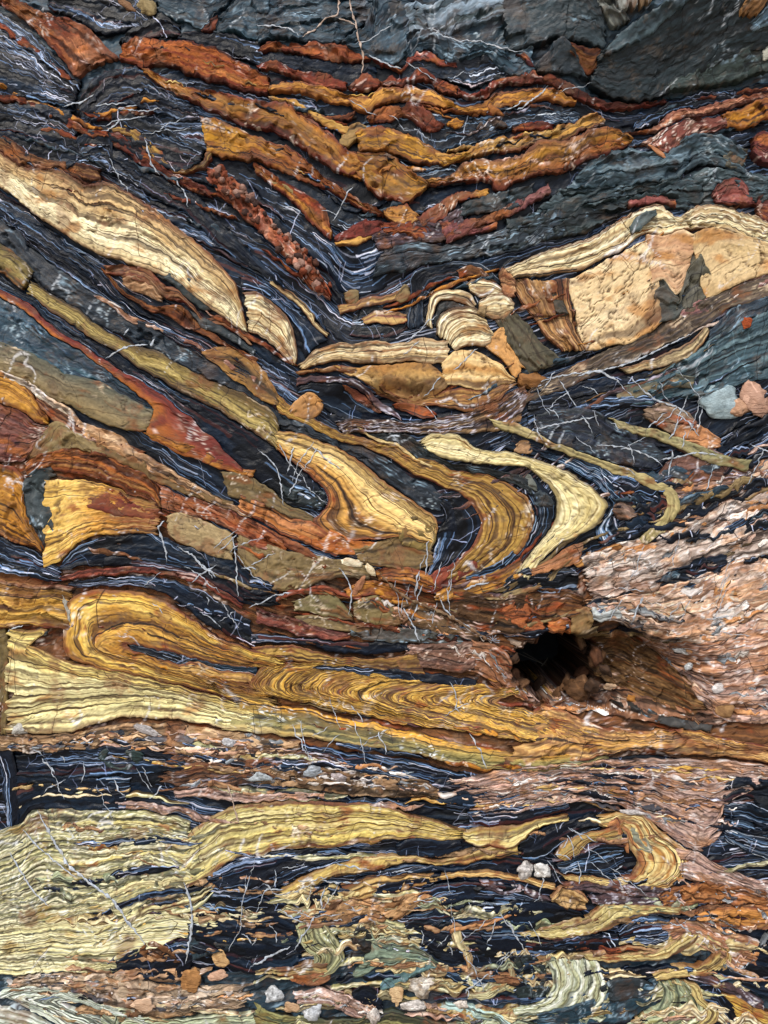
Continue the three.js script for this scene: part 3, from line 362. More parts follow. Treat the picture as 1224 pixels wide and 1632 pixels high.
bed('olive', 7, [548, 204, 565, 196, 580, 198, 590, 206], [540, 226, 552, 232, 566, 226, 576, 214], { label: 'small olive chip left of the big gold block', split: 0, cols: ['#7a6234', '#94784a'], blocks: 0 });
bed('rust', 4, [440, 168, 480, 176, 520, 184, 566, 178], [446, 174, 484, 184, 520, 194, 560, 188], { split: 0 });
bed('rust', 5, [582, 186, 600, 171, 630, 167, 650, 173], [586, 190, 604, 192, 626, 190, 642, 182], { label: 'small rust lens under the wavy gold bed', split: 0, cols: ['#703d21', '#82512c'] });
bed('rust', 8, [638, 172, 654, 162, 684, 177, 710, 194], [640, 180, 660, 196, 682, 209, 704, 204], { label: 'tilted red brown block with fine scratches under the wavy gold bed', split: 0, cols: ['#5c2818', '#623324', '#643226'], streak: 0.3, cell: [14, 60] });
bed('ochre', 6, [711, 194, 720, 188, 732, 190, 738, 195], [713, 198, 722, 203, 732, 202, 738, 198], { split: 0 });
bed('rust', 4, [750, 186, 766, 170, 786, 167, 804, 182], [750, 189, 770, 179, 786, 179, 804, 186], { label: 'narrow orange arch in the black shale at upper centre', split: 0, cols: ['#704220', '#88592c'] });
bed('slate', 4, [760, 200, 775, 188, 790, 187, 806, 200], [758, 206, 775, 204, 790, 204, 808, 204], { split: 0, cols: ['#3a2a20', '#5a3a28'] });
bed('rust', 3, [816, 202, 840, 194, 862, 192, 882, 200], [816, 207, 840, 208, 862, 206, 882, 204], { split: 0, cols: ['#4a1c14', '#642c1f'] });
bed('ochre', 9, [566, 212, 590, 200, 622, 204, 650, 214, 690, 232, 722, 250, 752, 240], [572, 240, 596, 240, 626, 242, 655, 254, 690, 262, 714, 263, 740, 250], { label: 'upper half of the big gold block at upper centre', cols: ['#926a18', '#b07c1c', '#704c10', '#c08c2c'], split: 0, streak: 0.12, cell: [40, 36], cellH: 8 });
bed('ochre', 10, [566, 242, 600, 242, 626, 243, 644, 262, 664, 280, 684, 296], [560, 268, 576, 284, 598, 310, 624, 316, 650, 322, 676, 300], { label: 'lower wedge of the big gold block at upper centre', cols: ['#704a10', '#886019', '#7a561b', '#b87c22'], split: 0, streak: 0.2, vein: 0.4, stain: 0.5, cell: [48, 40] });
bed('ochre', 6, [690, 240, 735, 244, 762, 226, 790, 217, 830, 212, 880, 204, 915, 194, 943, 179, 966, 187], [704, 262, 738, 252, 766, 244, 790, 241, 820, 239, 860, 229, 892, 226, 940, 202, 968, 198], { label: 'pale gold bed with white scratches right of the big gold block', cols: ['#a87628', '#c49648', '#835f26', '#d0ac68'], split: 0, vein: 0.5, streak: 0.12 });
bed('shale', -3, [630, 244, 660, 262, 700, 258, 720, 252, 745, 270, 720, 280], [640, 262, 668, 284, 690, 290, 706, 282, 716, 284, 720, 284], { split: 0, cols: ['#040507', '#0a0e12'], streak: 0.4, stain: 0 });
bed('rust', 9, [672, 288, 706, 282, 722, 274, 750, 254, 790, 254, 830, 244, 865, 224, 902, 221, 950, 204, 986, 209, 1008, 222], [676, 294, 706, 292, 740, 289, 776, 289, 796, 305, 832, 285, 870, 275, 896, 275, 940, 256, 982, 240, 1004, 230], { label: 'lumpy rust gold bed stretching right of the big gold block', cols: ['#643d1c', '#704c21', '#a8702c', '#622e19', '#784820'], split: 0, vein: 0.6, cell: [40, 32], cellH: 9, stops: ['#835f45', '#8c6525', '#6b481e', '#62331e'] });
bed('ochre', 5, [664, 346, 700, 322, 732, 306, 782, 302], [674, 363, 705, 346, 738, 321, 780, 308], { label: 'pinkish orange lens with a golden tip at upper centre', sstops: ['#62332b', '#704237', '#88592e', '#d09a48'], split: 0, smix: 0.8 });
bed('slate', 3, [735, 330, 765, 312, 800, 306, 850, 290], [720, 350, 755, 340, 800, 338, 850, 320], { split: 0, cols: ['#141c20', '#202a2e', '#2c383a'] });
bed('rust', 5, [708, 376, 735, 352, 780, 342, 816, 323, 850, 306, 875, 290], [714, 392, 745, 371, 785, 353, 820, 340, 855, 320, 876, 304], { label: 'dusky pink orange bed below the grey slate at upper centre', sstops: ['#643d43', '#704844', '#825b3c', '#624249', '#835f60'], split: 0 });
bed('gold', 6, [610, 336, 625, 327, 648, 325, 668, 342], [612, 342, 632, 356, 650, 363, 668, 348], { label: 'small cracked gold block under the point of the gold wedge', split: 0, cols: ['#835f2b', '#a8722e', '#623d21'], cell: [18, 18], crack: 0.8 });
bed('rust', 4, [600, 350, 640, 352, 668, 346, 690, 372], [610, 372, 640, 380, 664, 384, 688, 380], { split: 0 });
bed('rust', 4, [530, 376, 560, 361, 590, 349, 612, 352], [532, 386, 565, 380, 595, 374, 612, 364], { split: 0, cols: ['#5a2018', '#622e26', '#642c26'] });
bed('gold', 5, [530, 388, 556, 380, 580, 372, 606, 368], [533, 392, 562, 389, 590, 380, 610, 374], { label: 'small yellow tongue of rock right of the conglomerate vein', split: 0, cols: ['#a87a3a', '#c09448', '#835f2b'] });
bed('purple', 3, [590, 372, 625, 360, 660, 350, 700, 345, 740, 330], [600, 398, 640, 392, 690, 384, 720, 380, 740, 360], { label: 'streaked purple grey mudstone below the small cracked gold block', split: 12 });
bed('slate', 3, [610, 396, 660, 386, 720, 392, 780, 372, 850, 342, 900, 330], [590, 440, 640, 430, 690, 420, 760, 410, 820, 400, 900, 372], { label: 'dark slate with blue sheen above the arching cream beds', split: 22, cols: ['#121a20', '#222c34', '#2e3a44', '#1a2228'], streak: 0.6 });
bed('rust', 4, [700, 352, 730, 350, 760, 362, 790, 352], [704, 380, 730, 372, 760, 374, 790, 362], { split: 0, cols: ['#4e2424', '#643b3c', '#624242'], streak: 0.4 });

// ---------------------------------------------------------------- upper right
bed('slate', 12, [800, -24, 850, -26, 900, -24, 925, -10, 950, 40], [805, 82, 850, 78, 885, 68, 925, 80, 962, 90], { label: 'smooth dark grey slate block at the top right of centre', split: 0, blocks: 2, cols: ['#1c262c', '#263238', '#2e3c42'], streak: 0.1, vein: 0.1 });
bed('slate', 16, [948, 96, 1000, 62, 1060, 25, 1112, 2, 1168, -24, 1250, -26], [936, 136, 970, 158, 1020, 163, 1060, 150, 1112, 126, 1250, 76], { label: 'big smooth dark slab leaning out at the top right corner', split: 0, blocks: 3, cols: ['#131b20', '#1a252a', '#212e33'], streak: 0, vein: 0.06, stain: 0, lines: 0.02, cell: [110, 70], cellH: 5, bump: 1.5, step: 6 });
bed('slate', 22, [955, 92, 992, 66, 1042, 38, 1108, 2], [958, 104, 1008, 86, 1058, 52, 1112, 16], { label: 'pale edged slate strip along the top of the big dark slab', split: 0, cols: ['#2a363c', '#3c4a50', '#4a5a60'], streak: 0.2 });
bed('slate', 16, [1058, 142, 1105, 122, 1150, 104, 1200, 82, 1246, 70], [1062, 150, 1110, 142, 1160, 138, 1200, 126, 1246, 118], { label: 'long grey slate slab below the big dark slab at the right edge', split: 0, cols: ['#2a3430', '#36423f', '#424e4c'], streak: 0.15 });
bed('slate', 10, [905, -20, 930, 10, 950, 40, 968, 66], [930, -22, 952, 4, 970, 32, 992, 58], { split: 0, cols: ['#3a3a36', '#6a6a62', '#2a2a28'], cell: [12, 16], cellCol: 0.6 });
bed('olive', 14, [950, -20, 960, 6, 970, 30, 976, 44], [984, -22, 992, 0, 998, 20, 996, 40], { label: 'blocky grey olive stone wedged above the big dark slab', split: 0, cols: ['#6a6c66', '#9aa2a4', '#5c5c52'] });
bed('olive', 12, [990, -20, 996, 4, 1000, 24, 1004, 40], [1010, -22, 1016, 2, 1022, 20, 1026, 34], { split: 0, cols: ['#6a5640', '#857058'] });
bed('slate', 14, [1012, -22, 1014, 0, 1020, 14, 1024, 26], [1054, -24, 1056, -8, 1050, 8, 1040, 22], { label: 'pale blue block at the top edge above the big dark slab', split: 0, cols: ['#6a7a8c', '#8698ac', '#566474'] });
bed('olive', 34, [1176, -20, 1166, 10, 1160, 40, 1156, 58], [1206, -22, 1204, 8, 1204, 30, 1176, 62], { label: 'brown wedge stone standing at the top right corner', split: 0, cols: ['#6a4c2c', '#8a6640', '#5a4024'], cell: [10, 60], name: 'rock_wedge' });
bed('slate', 26, [1172, 64, 1190, 50, 1206, 36, 1244, 30], [1176, 76, 1196, 70, 1214, 64, 1244, 60], { label: 'light blue crusted rock below the brown wedge at the top right', split: 0, cols: ['#4a6070', '#7c94a6', '#3a4c58'], cell: [16, 14], cellCol: 0.4 });
bed('rust', 10, [900, 74, 920, 84, 940, 88, 956, 90], [902, 90, 920, 112, 938, 124, 954, 102], { label: 'brown triangle of rock beside the dark pyramid at the upper right', split: 0, cols: ['#5a3018', '#624221', '#4a2816'] });
bed('slate', 10, [846, 110, 868, 90, 892, 70, 912, 92], [852, 118, 880, 118, 905, 122, 936, 130], { label: 'dark pyramid of slate above the rust ribbon at the upper right', split: 0, cols: ['#1c2428', '#28323a'], streak: 0.1 });
bed('rust', 9, [822, 88, 830, 88, 842, 92, 848, 104], [834, 98, 840, 106, 846, 110, 849, 110], { split: 0, cols: ['#4a2228', '#643d45'] });
bed('shale', 2, [1010, 196, 1040, 176, 1080, 158, 1110, 148, 1160, 146, 1246, 130], [1012, 206, 1040, 194, 1080, 178, 1120, 168, 1170, 158, 1246, 148], { label: 'white streaked shale strip between the slate slab and the pink rust bed', streak: 0.95, split: 10 });
bed('rust', 6, [985, 216, 1030, 206, 1070, 181, 1120, 170, 1160, 160, 1246, 148], [1000, 213, 1050, 206, 1090, 189, 1150, 178, 1190, 166, 1246, 158], { label: 'pink rust bed rising to the right edge near the top', cols: ['#623d3c', '#987064', '#704233', '#b08068'], split: 0, vein: 0.5 });
bed('ochre', 7, [1145, 184, 1170, 178, 1200, 164, 1246, 156], [1150, 200, 1180, 206, 1206, 198, 1246, 182], { label: 'orange gold block under the pink rust bed at the right edge', split: 0, cell: [22, 22], cellH: 9 });
bed('rust', 8, [1024, 226, 1060, 206, 1100, 190, 1140, 186, 1160, 192], [1056, 246, 1070, 240, 1090, 228, 1120, 214, 1156, 202], { label: 'red brown block with white veins at the upper right', split: 0, cols: ['#643730', '#70443c', '#623a33'], vein: 0.9 });
bed('slate', 5, [940, 256, 990, 236, 1040, 240, 1090, 220, 1140, 212, 1190, 240], [900, 300, 960, 296, 1010, 290, 1070, 284, 1120, 262, 1190, 276], { label: 'jagged blue grey slate mass right of the lumpy rust gold bed', split: 18, step: 9, cell: [38, 24], cellH: 12, cols: ['#1c2a32', '#34464e', '#51646e', '#26363e', '#6a7c84'] });
bed('slate', 4, [890, 300, 960, 296, 1010, 290, 1070, 284, 1120, 268, 1246, 280], [830, 356, 900, 350, 960, 330, 1010, 324, 1080, 330, 1246, 320], { label: 'green grey slate ledges above the pale right bed', split: 16, step: 9, cell: [40, 22], cellH: 11, cols: ['#1a2428', '#2c3a3e', '#445256', '#223034'] });
bed('slate', 2, [805, 350, 860, 336, 910, 320, 960, 318, 1000, 326], [800, 400, 840, 392, 880, 380, 930, 368, 985, 346], { split: 20, cols: ['#141c1e', '#222c2e', '#2e3a3a'], cell: [44, 26], cellH: 10 });
bed('rust', 12, [1136, 306, 1150, 292, 1174, 286, 1192, 304], [1138, 322, 1156, 326, 1180, 326, 1204, 326], { label: 'red weathered block on the slate ledges above the pale right bed', split: 0, cols: ['#642e28', '#703d37', '#7d534f', '#621f19'], cell: [16, 16], cellH: 8 });
bed('rust', 12, [1196, 222, 1208, 212, 1222, 212, 1240, 216], [1196, 244, 1208, 258, 1222, 262, 1240, 260], { label: 'maroon knob of rock on the right edge near the top', split: 0, cols: ['#3c1c1c', '#582a26', '#643d3e'] });
bed('olive', 9, [1150, 242, 1168, 236, 1180, 238, 1192, 240], [1152, 262, 1166, 268, 1178, 266, 1190, 258], { split: 0, cols: ['#3a3a34', '#54544a'] });
bed('rust', 8, [1000, 320, 1020, 314, 1050, 310, 1072, 320], [1002, 328, 1022, 326, 1050, 322, 1076, 330], { split: 0, cols: ['#622e2b', '#7d4c49'] });
bed('rust', 8, [1204, 318, 1216, 310, 1230, 310, 1246, 314], [1204, 340, 1216, 352, 1230, 360, 1246, 362], { split: 0, cols: ['#4a2420', '#643732'] });

// ---------------------------------------------------------------- pale right bed and its blocks
bed('cream', 8, [800, 431, 850, 408, 920, 385, 960, 369, 990, 350, 1012, 334, 1050, 324, 1080, 344, 1110, 329, 1150, 327, 1190, 339, 1246, 366], [804, 446, 840, 441, 880, 436, 930, 426, 990, 396, 1030, 371, 1060, 376, 1090, 366, 1130, 361, 1170, 366, 1200, 390, 1246, 392], { label: 'pale cream laminated bed draped over the tan blocks at right', split: 8, step: 6, lamW: 6, cellH: 5 });
bed('slate', 14, [1002, 362, 1014, 346, 1026, 338, 1044, 334], [1006, 372, 1020, 364, 1034, 352, 1046, 342], { split: 0, cols: ['#3a4444', '#4e5a5a'] });
bed('tan', 10, [903, 448, 950, 424, 1000, 396, 1044, 378], [933, 560, 970, 552, 1012, 542, 1056, 514], { ends: 0, label: 'big tan sandstone block with a net of brown cracks at right', split: 0, cell: [34, 34], crack: 1.4, stain: 0.35 });
bed('tan', 9, [1030, 374, 1062, 374, 1090, 365, 1112, 372], [1040, 452, 1060, 446, 1074, 468, 1088, 462], { label: 'pinkish cream block between the cracked tan block and the grey wedge', split: 0, ends: 0, cols: ['#c8a888', '#d4bc98', '#b08868', '#c0a07a'], lines: 0.2 });
bed('slate', 7, [1038, 452, 1058, 444, 1074, 466, 1084, 470], [1050, 514, 1068, 510, 1086, 500, 1094, 490], { label: 'grey green shale block against the right side of the tan block', split: 0, cols: ['#34342e', '#464842', '#54564e'], streak: 0 });
bed('slate', 6, [1084, 466, 1098, 410, 1114, 402, 1134, 440], [1080, 496, 1100, 492, 1120, 480, 1136, 470], { label: 'grey brown wedge between two tan blocks at right', split: 0, cols: ['#484438', '#5a5446', '#686250'], streak: 0 });
bed('tan', 9, [1098, 372, 1140, 361, 1172, 369, 1246, 396], [1126, 474, 1160, 460, 1192, 446, 1246, 430], { label: 'tan sandstone block at the right edge under the cream bed', split: 0, ends: 0, cols: ['#b8a074', '#c4ae86', '#a88a5c'] });
bed('ochre', 5, [800, 444, 830, 478, 862, 520, 896, 562], [906, 444, 908, 480, 920, 520, 938, 560], { label: 'rusty brown wedge of splintered rock left of the cracked tan block', split: 13, step: 8, cols: ['#8a6038', '#a8804c', '#623d21', '#b89464', '#643f21'], lines: 0.4, stain: 0.3 });
bed('slate', 8, [880, 470, 890, 466, 898, 480, 904, 498], [884, 494, 892, 504, 900, 506, 906, 502], { split: 0, cols: ['#2e2a20', '#443e30'] });
bed('olive', 4, [786, 504, 800, 532, 820, 568, 842, 596], [815, 492, 840, 516, 866, 546, 898, 578], { label: 'dark grey green block below the round cream boulders', split: 0, cols: ['#38362a', '#4a4636', '#544e3c'], streak: 0 });
bed('tan', 5, [788, 530, 800, 520, 812, 548, 836, 590], [770, 552, 790, 565, 806, 580, 822, 604], { split: 0, cols: ['#b8874e', '#c89c64'] });

// ---------------------------------------------------------------- centre: arch and round cream boulders
pack('shale', -2, [[642, 522, 652, 470, 660, 436, 700, 419, 740, 416, 775, 426, 802, 456], [660, 524, 663, 476, 676, 446, 705, 434, 737, 434, 766, 446, 786, 470], [680, 520, 674, 482, 692, 458, 710, 448, 735, 452, 752, 470, 764, 486]], { label: 'black and brown arch of shale over the round cream boulders', cols: ['#0c0d10', '#16181c', '#2e2018', '#4a2c1e', '#0a0b0e'], split: 10, lamW: 9, streak: 0.3, stain: 0.2 });
bed('cream', 9, [678, 518, 682, 490, 692, 470, 720, 464, 745, 468, 760, 486], [688, 524, 690, 502, 700, 482, 715, 478, 735, 482, 756, 492], { label: 'cream lip curving over the black lens at centre', split: 0 });
bed('slate', 1, [692, 520, 694, 498, 702, 484, 720, 480, 746, 488], [706, 520, 700, 508, 706, 496, 722, 494, 746, 492], { split: 0, cols: ['#1a1c1c', '#2a2e2e'] });
pack('cream', 12, [[694, 532, 700, 506, 722, 491, 752, 488, 768, 496], [702, 540, 712, 516, 736, 505, 762, 508, 778, 520], [714, 550, 726, 530, 746, 522, 774, 528, 788, 534], [724, 562, 742, 552, 756, 552, 774, 552, 786, 540]], { label: 'round cream boulder with arched laminae at centre', split: 9, step: 6, cat: 'rock' });
bed('cream', 13, [742, 456, 755, 448, 775, 448, 798, 463], [748, 466, 763, 475, 780, 474, 796, 472], { label: 'small cream knob with brown cap above the round boulder', split: 0, cat: 'rock' });
bed('cream', 12, [762, 482, 778, 470, 800, 468, 822, 484], [766, 500, 786, 508, 802, 506, 820, 494], { label: 'cream knob right of the round boulder at centre', split: 8, cat: 'rock' });
bed('rust', 10, [792, 438, 800, 424, 812, 432, 822, 452], [796, 466, 802, 474, 812, 476, 822, 474], { split: 0, cols: ['#623d28', '#987051', '#c09a70'] });
bed('brown', 6, [726, 432, 745, 424, 768, 430, 790, 452], [732, 446, 748, 442, 766, 446, 782, 458], { split: 0 });
bed('shale', -8, [560, 490, 590, 470, 620, 462, 650, 470], [556, 530, 590, 540, 625, 536, 656, 520], { split: 0, cols: ['#07080b', '#10141a'], streak: 0.5 });
bed('gold', 4, [535, 482, 560, 480, 590, 470, 620, 466, 645, 458], [540, 496, 566, 490, 592, 484, 620, 480, 650, 470], { label: 'ragged gold and pink layer in the dark hollow at centre', split: 0, cols: ['#8a6a3a', '#b09050', '#7a5440', '#9a7a4a'], lamW: 4 });
bed('gold', 4, [575, 508, 600, 492, 625, 494, 650, 500], [580, 514, 605, 514, 628, 518, 650, 512], { split: 0, cols: ['#7a5430', '#a88a50', '#704237'] });
bed('olive', 6, [630, 468, 638, 458, 646, 454, 652, 460], [632, 476, 640, 480, 647, 478, 652, 472], { split: 0 });
bed('olive', 6, [548, 466, 556, 460, 566, 458, 574, 462], [550, 478, 558, 482, 566, 480, 573, 474], { split: 0 });

pack('cream', 9, [[474, 583, 500, 561, 530, 549, 600, 545, 645, 546, 682, 540, 715, 546], [478, 586, 510, 570, 540, 562, 600, 562, 650, 560, 690, 560, 716, 562], [482, 588, 512, 579, 545, 574, 600, 580, 650, 576, 690, 581, 716, 576]], { label: 'cream laminated slab running right from the fold pinch at centre', split: 7, step: 6, cols: ['#d9c99c', '#c0a878', '#a88a5c', '#e0d2ac', '#8a6440'] });
bed('tan', 12, [704, 580, 722, 563, 760, 560, 790, 578, 822, 604], [708, 612, 740, 619, 780, 621, 806, 615, 822, 608], { label: 'tan cream swirl block right of the cream slab', split: 0, cols: ['#c8ac7a', '#d4bc8c', '#b8945c', '#a87c44'], lines: 0.25, lamW: 14, cell: [30, 26] });
bed('tan', 7, [530, 582, 570, 586, 610, 583, 650, 579, 690, 583, 712, 600], [545, 593, 590, 611, 620, 628, 668, 636, 700, 626, 714, 612], { label: 'golden tan lens under the cream slab at centre', split: 0, blocks: 3, stops: ['#88602b', '#b08a50', '#c8a870', '#b89460'], lines: 0.2 });
bed('ochre', 5, [470, 592, 510, 586, 545, 582, 580, 590, 620, 622, 650, 640], [476, 598, 510, 592, 545, 592, 575, 604, 612, 630, 640, 646], { split: 0, cols: ['#643d21', '#835f32', '#4a2818'] });
bed('gold', 6, [625, 636, 670, 633, 720, 622, 780, 620, 826, 610], [640, 649, 690, 646, 740, 656, 775, 650, 804, 630], { label: 'brown gold chips bed below the tan swirl block', split: 0, blocks: 5, step: 7, cols: ['#8a6030', '#b08a50', '#623d21', '#a87a40'] });
bed('ochre', 3, [624, 644, 655, 641, 685, 652, 694, 662], [630, 651, 655, 656, 675, 666, 692, 665], { label: 'small bright orange layer in the dark recess below the cream slab', split: 0, cols: ['#884215', '#622910'] });
pack('purple', 2, [[470, 602, 510, 598, 545, 600, 580, 612, 610, 640, 640, 664], [472, 614, 510, 608, 545, 608, 575, 622, 602, 648, 640, 670]], { label: 'white streaked purple beds arching over the black recess at centre', split: 8, streak: 0.95 });
bed('rust', 3, [545, 612, 570, 622, 590, 636, 612, 652], [550, 620, 566, 634, 586, 648, 606, 656], { split: 0, cols: ['#643726', '#70422e'] });
bed('shale', -6, [470, 618, 510, 610, 548, 612, 580, 640, 620, 664, 660, 674], [476, 632, 500, 640, 530, 658, 560, 670, 620, 674, 660, 678], { label: 'black shale recess below the arching purple beds at centre', split: 0, cols: ['#040507', '#080a0f', '#0e131c'], streak: 0.3, stain: 0, vein: 0.1 });
pack('purple', 5, [[534, 672, 600, 668, 660, 674, 692, 668, 740, 660, 790, 640, 836, 612], [536, 680, 590, 678, 650, 682, 690, 680, 750, 672, 800, 652, 840, 628], [545, 690, 600, 688, 660, 692, 692, 694, 720, 691, 780, 688, 832, 672]], { label: 'striped purple and white beds pinched below the tan chips', split: 7, streak: 0.9, cols: ['#1a161e', '#3c2a26', '#54402e', '#0e0d12', '#7a6448'] });

// ---------------------------------------------------------------- pale left bed
bed('cream', 9, [-20, 226, 30, 263, 60, 268, 100, 274, 130, 294, 165, 290, 210, 310, 260, 344, 310, 385, 350, 420, 376, 455, 389, 500, 394, 527], [-20, 290, 20, 310, 60, 346, 110, 376, 160, 405, 220, 425, 270, 442, 310, 472, 336, 494, 360, 510, 372, 518, 384, 525, 394, 530], { label: 'thick pale cream bed sloping down from the left edge', stops: ['#7a5434', '#b09468', '#a88c5e', '#d0bf94', '#dccda8', '#d8caa2', '#c4b083'], split: 10, step: 6, lamW: 8, lines: 0.4 });
bed('rust', 3, [-20, 205, 20, 226, 60, 250, 100, 256, 130, 262, 160, 270], [-20, 226, 30, 262, 60, 268, 100, 274, 130, 292, 160, 290], { label: 'brown laminated skin on top of the thick pale cream bed at the left edge', cols: ['#5a3a24', '#7a5434', '#3c2018', '#8a6a44'], split: 9 });
pack('cream', 8, [[386, 468, 410, 467, 432, 480, 456, 505, 470, 540, 474, 560, 471, 584], [392, 500, 412, 502, 432, 516, 450, 535, 464, 560, 468, 572, 470, 585], [394, 528, 410, 532, 430, 546, 448, 563, 460, 576, 466, 582, 469, 586]], { label: 'cream laminated tip curving down to the fold pinch', split: 8, step: 5, lamW: 5 });
bed('cream', 4, [425, 446, 445, 454, 470, 469, 496, 494, 502, 511, 523, 531], [428, 452, 450, 467, 474, 484, 489, 504, 504, 524, 520, 537], { label: 'thin cream sliver above the cream laminated tip', split: 0, cols: ['#b09868', '#d0bc8c', '#8a6c40'] });
bed('shale', 0, [380, 440, 425, 456, 460, 486, 490, 510, 520, 540], [386, 464, 420, 470, 450, 494, 476, 530, 484, 570], { split: 18, streak: 0.5 });
bed('shale', -1, [440, 440, 480, 468, 505, 490, 520, 520], [450, 458, 480, 480, 500, 504, 520, 530], { split: 0 });
bed('slate', 3, [250, 430, 275, 428, 302, 440, 322, 465, 342, 490], [250, 438, 272, 452, 300, 476, 325, 496, 343, 495], { label: 'grey slate lens under the thick pale cream bed', split: 0, cols: ['#2c3434', '#3a4242', '#464e4a'], streak: 0, vein: 0.1 });
bed('ochre', 5, [165, 424, 205, 424, 240, 430, 265, 455, 286, 464, 302, 480, 326, 507, 346, 504, 372, 514, 398, 535], [168, 436, 200, 441, 240, 458, 265, 475, 290, 478, 312, 500, 328, 513, 352, 519, 376, 531, 402, 552], { label: 'orange brown bed wrapped under the grey slate lens', cols: ['#643f26', '#835f3e', '#5a2c18', '#a07444'], split: 0 });
bed('slate', 2, [300, 495, 330, 508, 352, 520, 378, 534, 405, 560], [310, 512, 330, 526, 352, 536, 376, 548, 404, 570], { split: 0, cols: ['#1c2226', '#2a3234'] });
bed('rubble', 5, [192, 440, 210, 432, 232, 440, 262, 470], [196, 452, 214, 462, 236, 472, 258, 480], { label: 'crumbly tan lens in the streaked shale left of centre', split: 0, cols: ['#7a5c40', '#a88a6a', '#5a3c28'] });
bed('rust', 5, [160, 424, 192, 456, 226, 480, 258, 488, 286, 487, 312, 510, 338, 532, 365, 550, 410, 572], [162, 432, 194, 466, 235, 492, 265, 502, 290, 518, 320, 530, 345, 546, 376, 560, 408, 582], { label: 'orange brown lumpy bed below the grey slate lens', cols: ['#64371c', '#704421', '#825b2e', '#5a2818'], split: 0 });
pack('shale', 1, [[-20, 305, 30, 330, 80, 370, 120, 400, 165, 436, 200, 474, 250, 506, 320, 536, 400, 585], [-20, 330, 40, 370, 90, 405, 140, 440, 190, 486, 250, 525, 320, 558, 400, 600], [60, 402, 110, 438, 170, 478, 220, 512, 270, 540, 330, 575, 380, 604, 410, 622]], { label: 'white streaked shale bundle between the pale bed and the olive gold band', streak: 0.95, split: 9, cell: [80, 9], stain: 0.3, cols: ['#0a0c12', '#141824', '#4a2018', '#1a2030', '#241a1e'] });
bed('crust', 4, [150, 470, 175, 478, 205, 500, 235, 512, 262, 526], [155, 478, 180, 492, 205, 512, 235, 522, 262, 532], { split: 0, cols: ['#6a4a34', '#8a6a54', '#b0a4a8', '#5a3020'], streak: 0.8 });
bed('rust', 4, [270, 530, 300, 540, 340, 560, 380, 585, 410, 600], [275, 536, 300, 548, 340, 570, 378, 594, 408, 610], { split: 0, streak: 0.6, cols: ['#644843', '#835f51', '#4a2018'] });
pack('olive', 5, [[318, 560, 345, 553, 376, 558, 402, 572, 428, 600, 446, 634], [322, 564, 350, 570, 380, 576, 402, 592, 422, 618, 444, 640], [326, 568, 346, 582, 370, 602, 395, 621, 420, 641, 444, 648]], { label: 'golden brown lens with a dark core left of the fold pinch', split: 0, stops: ['#835f32', '#a87c40', '#2a2014', '#8a6634', '#94703c'] });

// ---------------------------------------------------------------- olive gold band, the black bands and the red wedge
bed('slate', -2, [-20, 330, 20, 355, 60, 400, 110, 438, 170, 478, 250, 525, 320, 565, 370, 600, 410, 622, 445, 655, 480, 672, 530, 698, 560, 705, 610, 728, 650, 755, 690, 775, 708, 790], [-20, 378, 20, 408, 52, 440, 90, 470, 150, 513, 250, 560, 300, 588, 350, 612, 408, 640, 440, 678, 475, 692, 520, 708, 560, 725, 600, 755, 640, 785, 675, 808, 700, 812], { label: 'dark grey slate band above the long olive gold band', cols: ['#0e131a', '#1a222c', '#242e38', '#10161c'], split: 20, streak: 0.35, stain: 0 });
bed('olive', 6, [-20, 376, 10, 394, 35, 414, 53, 432], [-20, 428, 5, 437, 20, 448, 38, 460], { label: 'broken off upper end of the olive gold band at the left edge', stops: ['#4a4020', '#6c6034', '#8a7c48', '#7a6c3c', '#54461e'], split: 14, lines: 0.5, lamW: 5 });
bed('olive', 6, [48, 447, 90, 472, 125, 495, 150, 513, 190, 540, 250, 560, 300, 588, 350, 612, 408, 640, 440, 666, 446, 690], [40, 467, 80, 495, 120, 520, 165, 550, 230, 590, 290, 625, 350, 655, 408, 692, 436, 712, 440, 716, 444, 718], { label: 'long straight olive gold band crossing the left half', stops: ['#4a3a1e', '#6a5a30', '#8a7a44', '#9a8a54', '#7a6a38', '#5a3a24'], split: 14, step: 3, lines: 0.5, lamW: 5, cellH: 1.5 });
bed('shale', -3, [-20, 432, 38, 466, 80, 496, 120, 522, 165, 552, 230, 592, 290, 627, 350, 657, 408, 694, 440, 716, 470, 742, 500, 764, 522, 792], [-20, 448, 30, 475, 80, 516, 130, 551, 180, 583, 240, 619, 290, 656, 330, 691, 360, 721, 386, 746, 430, 778, 480, 810, 516, 812], { label: 'black shale band below the long olive gold band', cols: ['#06080d', '#0e1118', '#151b24', '#0a0d12'], split: 22, streak: 0.35, vein: 0.3, stain: 0 });
bed('red', 4, [-20, 448, 30, 475, 80, 515, 130, 550, 180, 582, 240, 618, 290, 655, 330, 690, 360, 720, 388, 747], [-20, 462, 30, 490, 80, 530, 130, 562, 165, 585, 215, 625, 242, 648, 236, 690, 290, 725, 392, 754], { label: 'red bed widening to a smooth red and orange wedge at left', split: 0, stops: ['#5a2018', '#64261e', '#72331e', '#8c4c1b', '#965b21'], cellH: 2, smix: 0.3 });
bed('ochre', 5, [228, 688, 280, 700, 330, 718, 376, 742, 408, 748], [235, 692, 275, 714, 320, 736, 360, 750, 404, 760], { split: 0, cols: ['#8f5619', '#9c6826', '#824716'] });
bed('teal', -1, [-20, 464, 30, 492, 80, 532, 130, 564, 165, 586, 215, 626, 243, 648], [-20, 548, 20, 556, 60, 572, 100, 596, 150, 616, 190, 636, 246, 660], { label: 'teal blue shale band under the red bed at left', split: 18, streak: 0.4 });
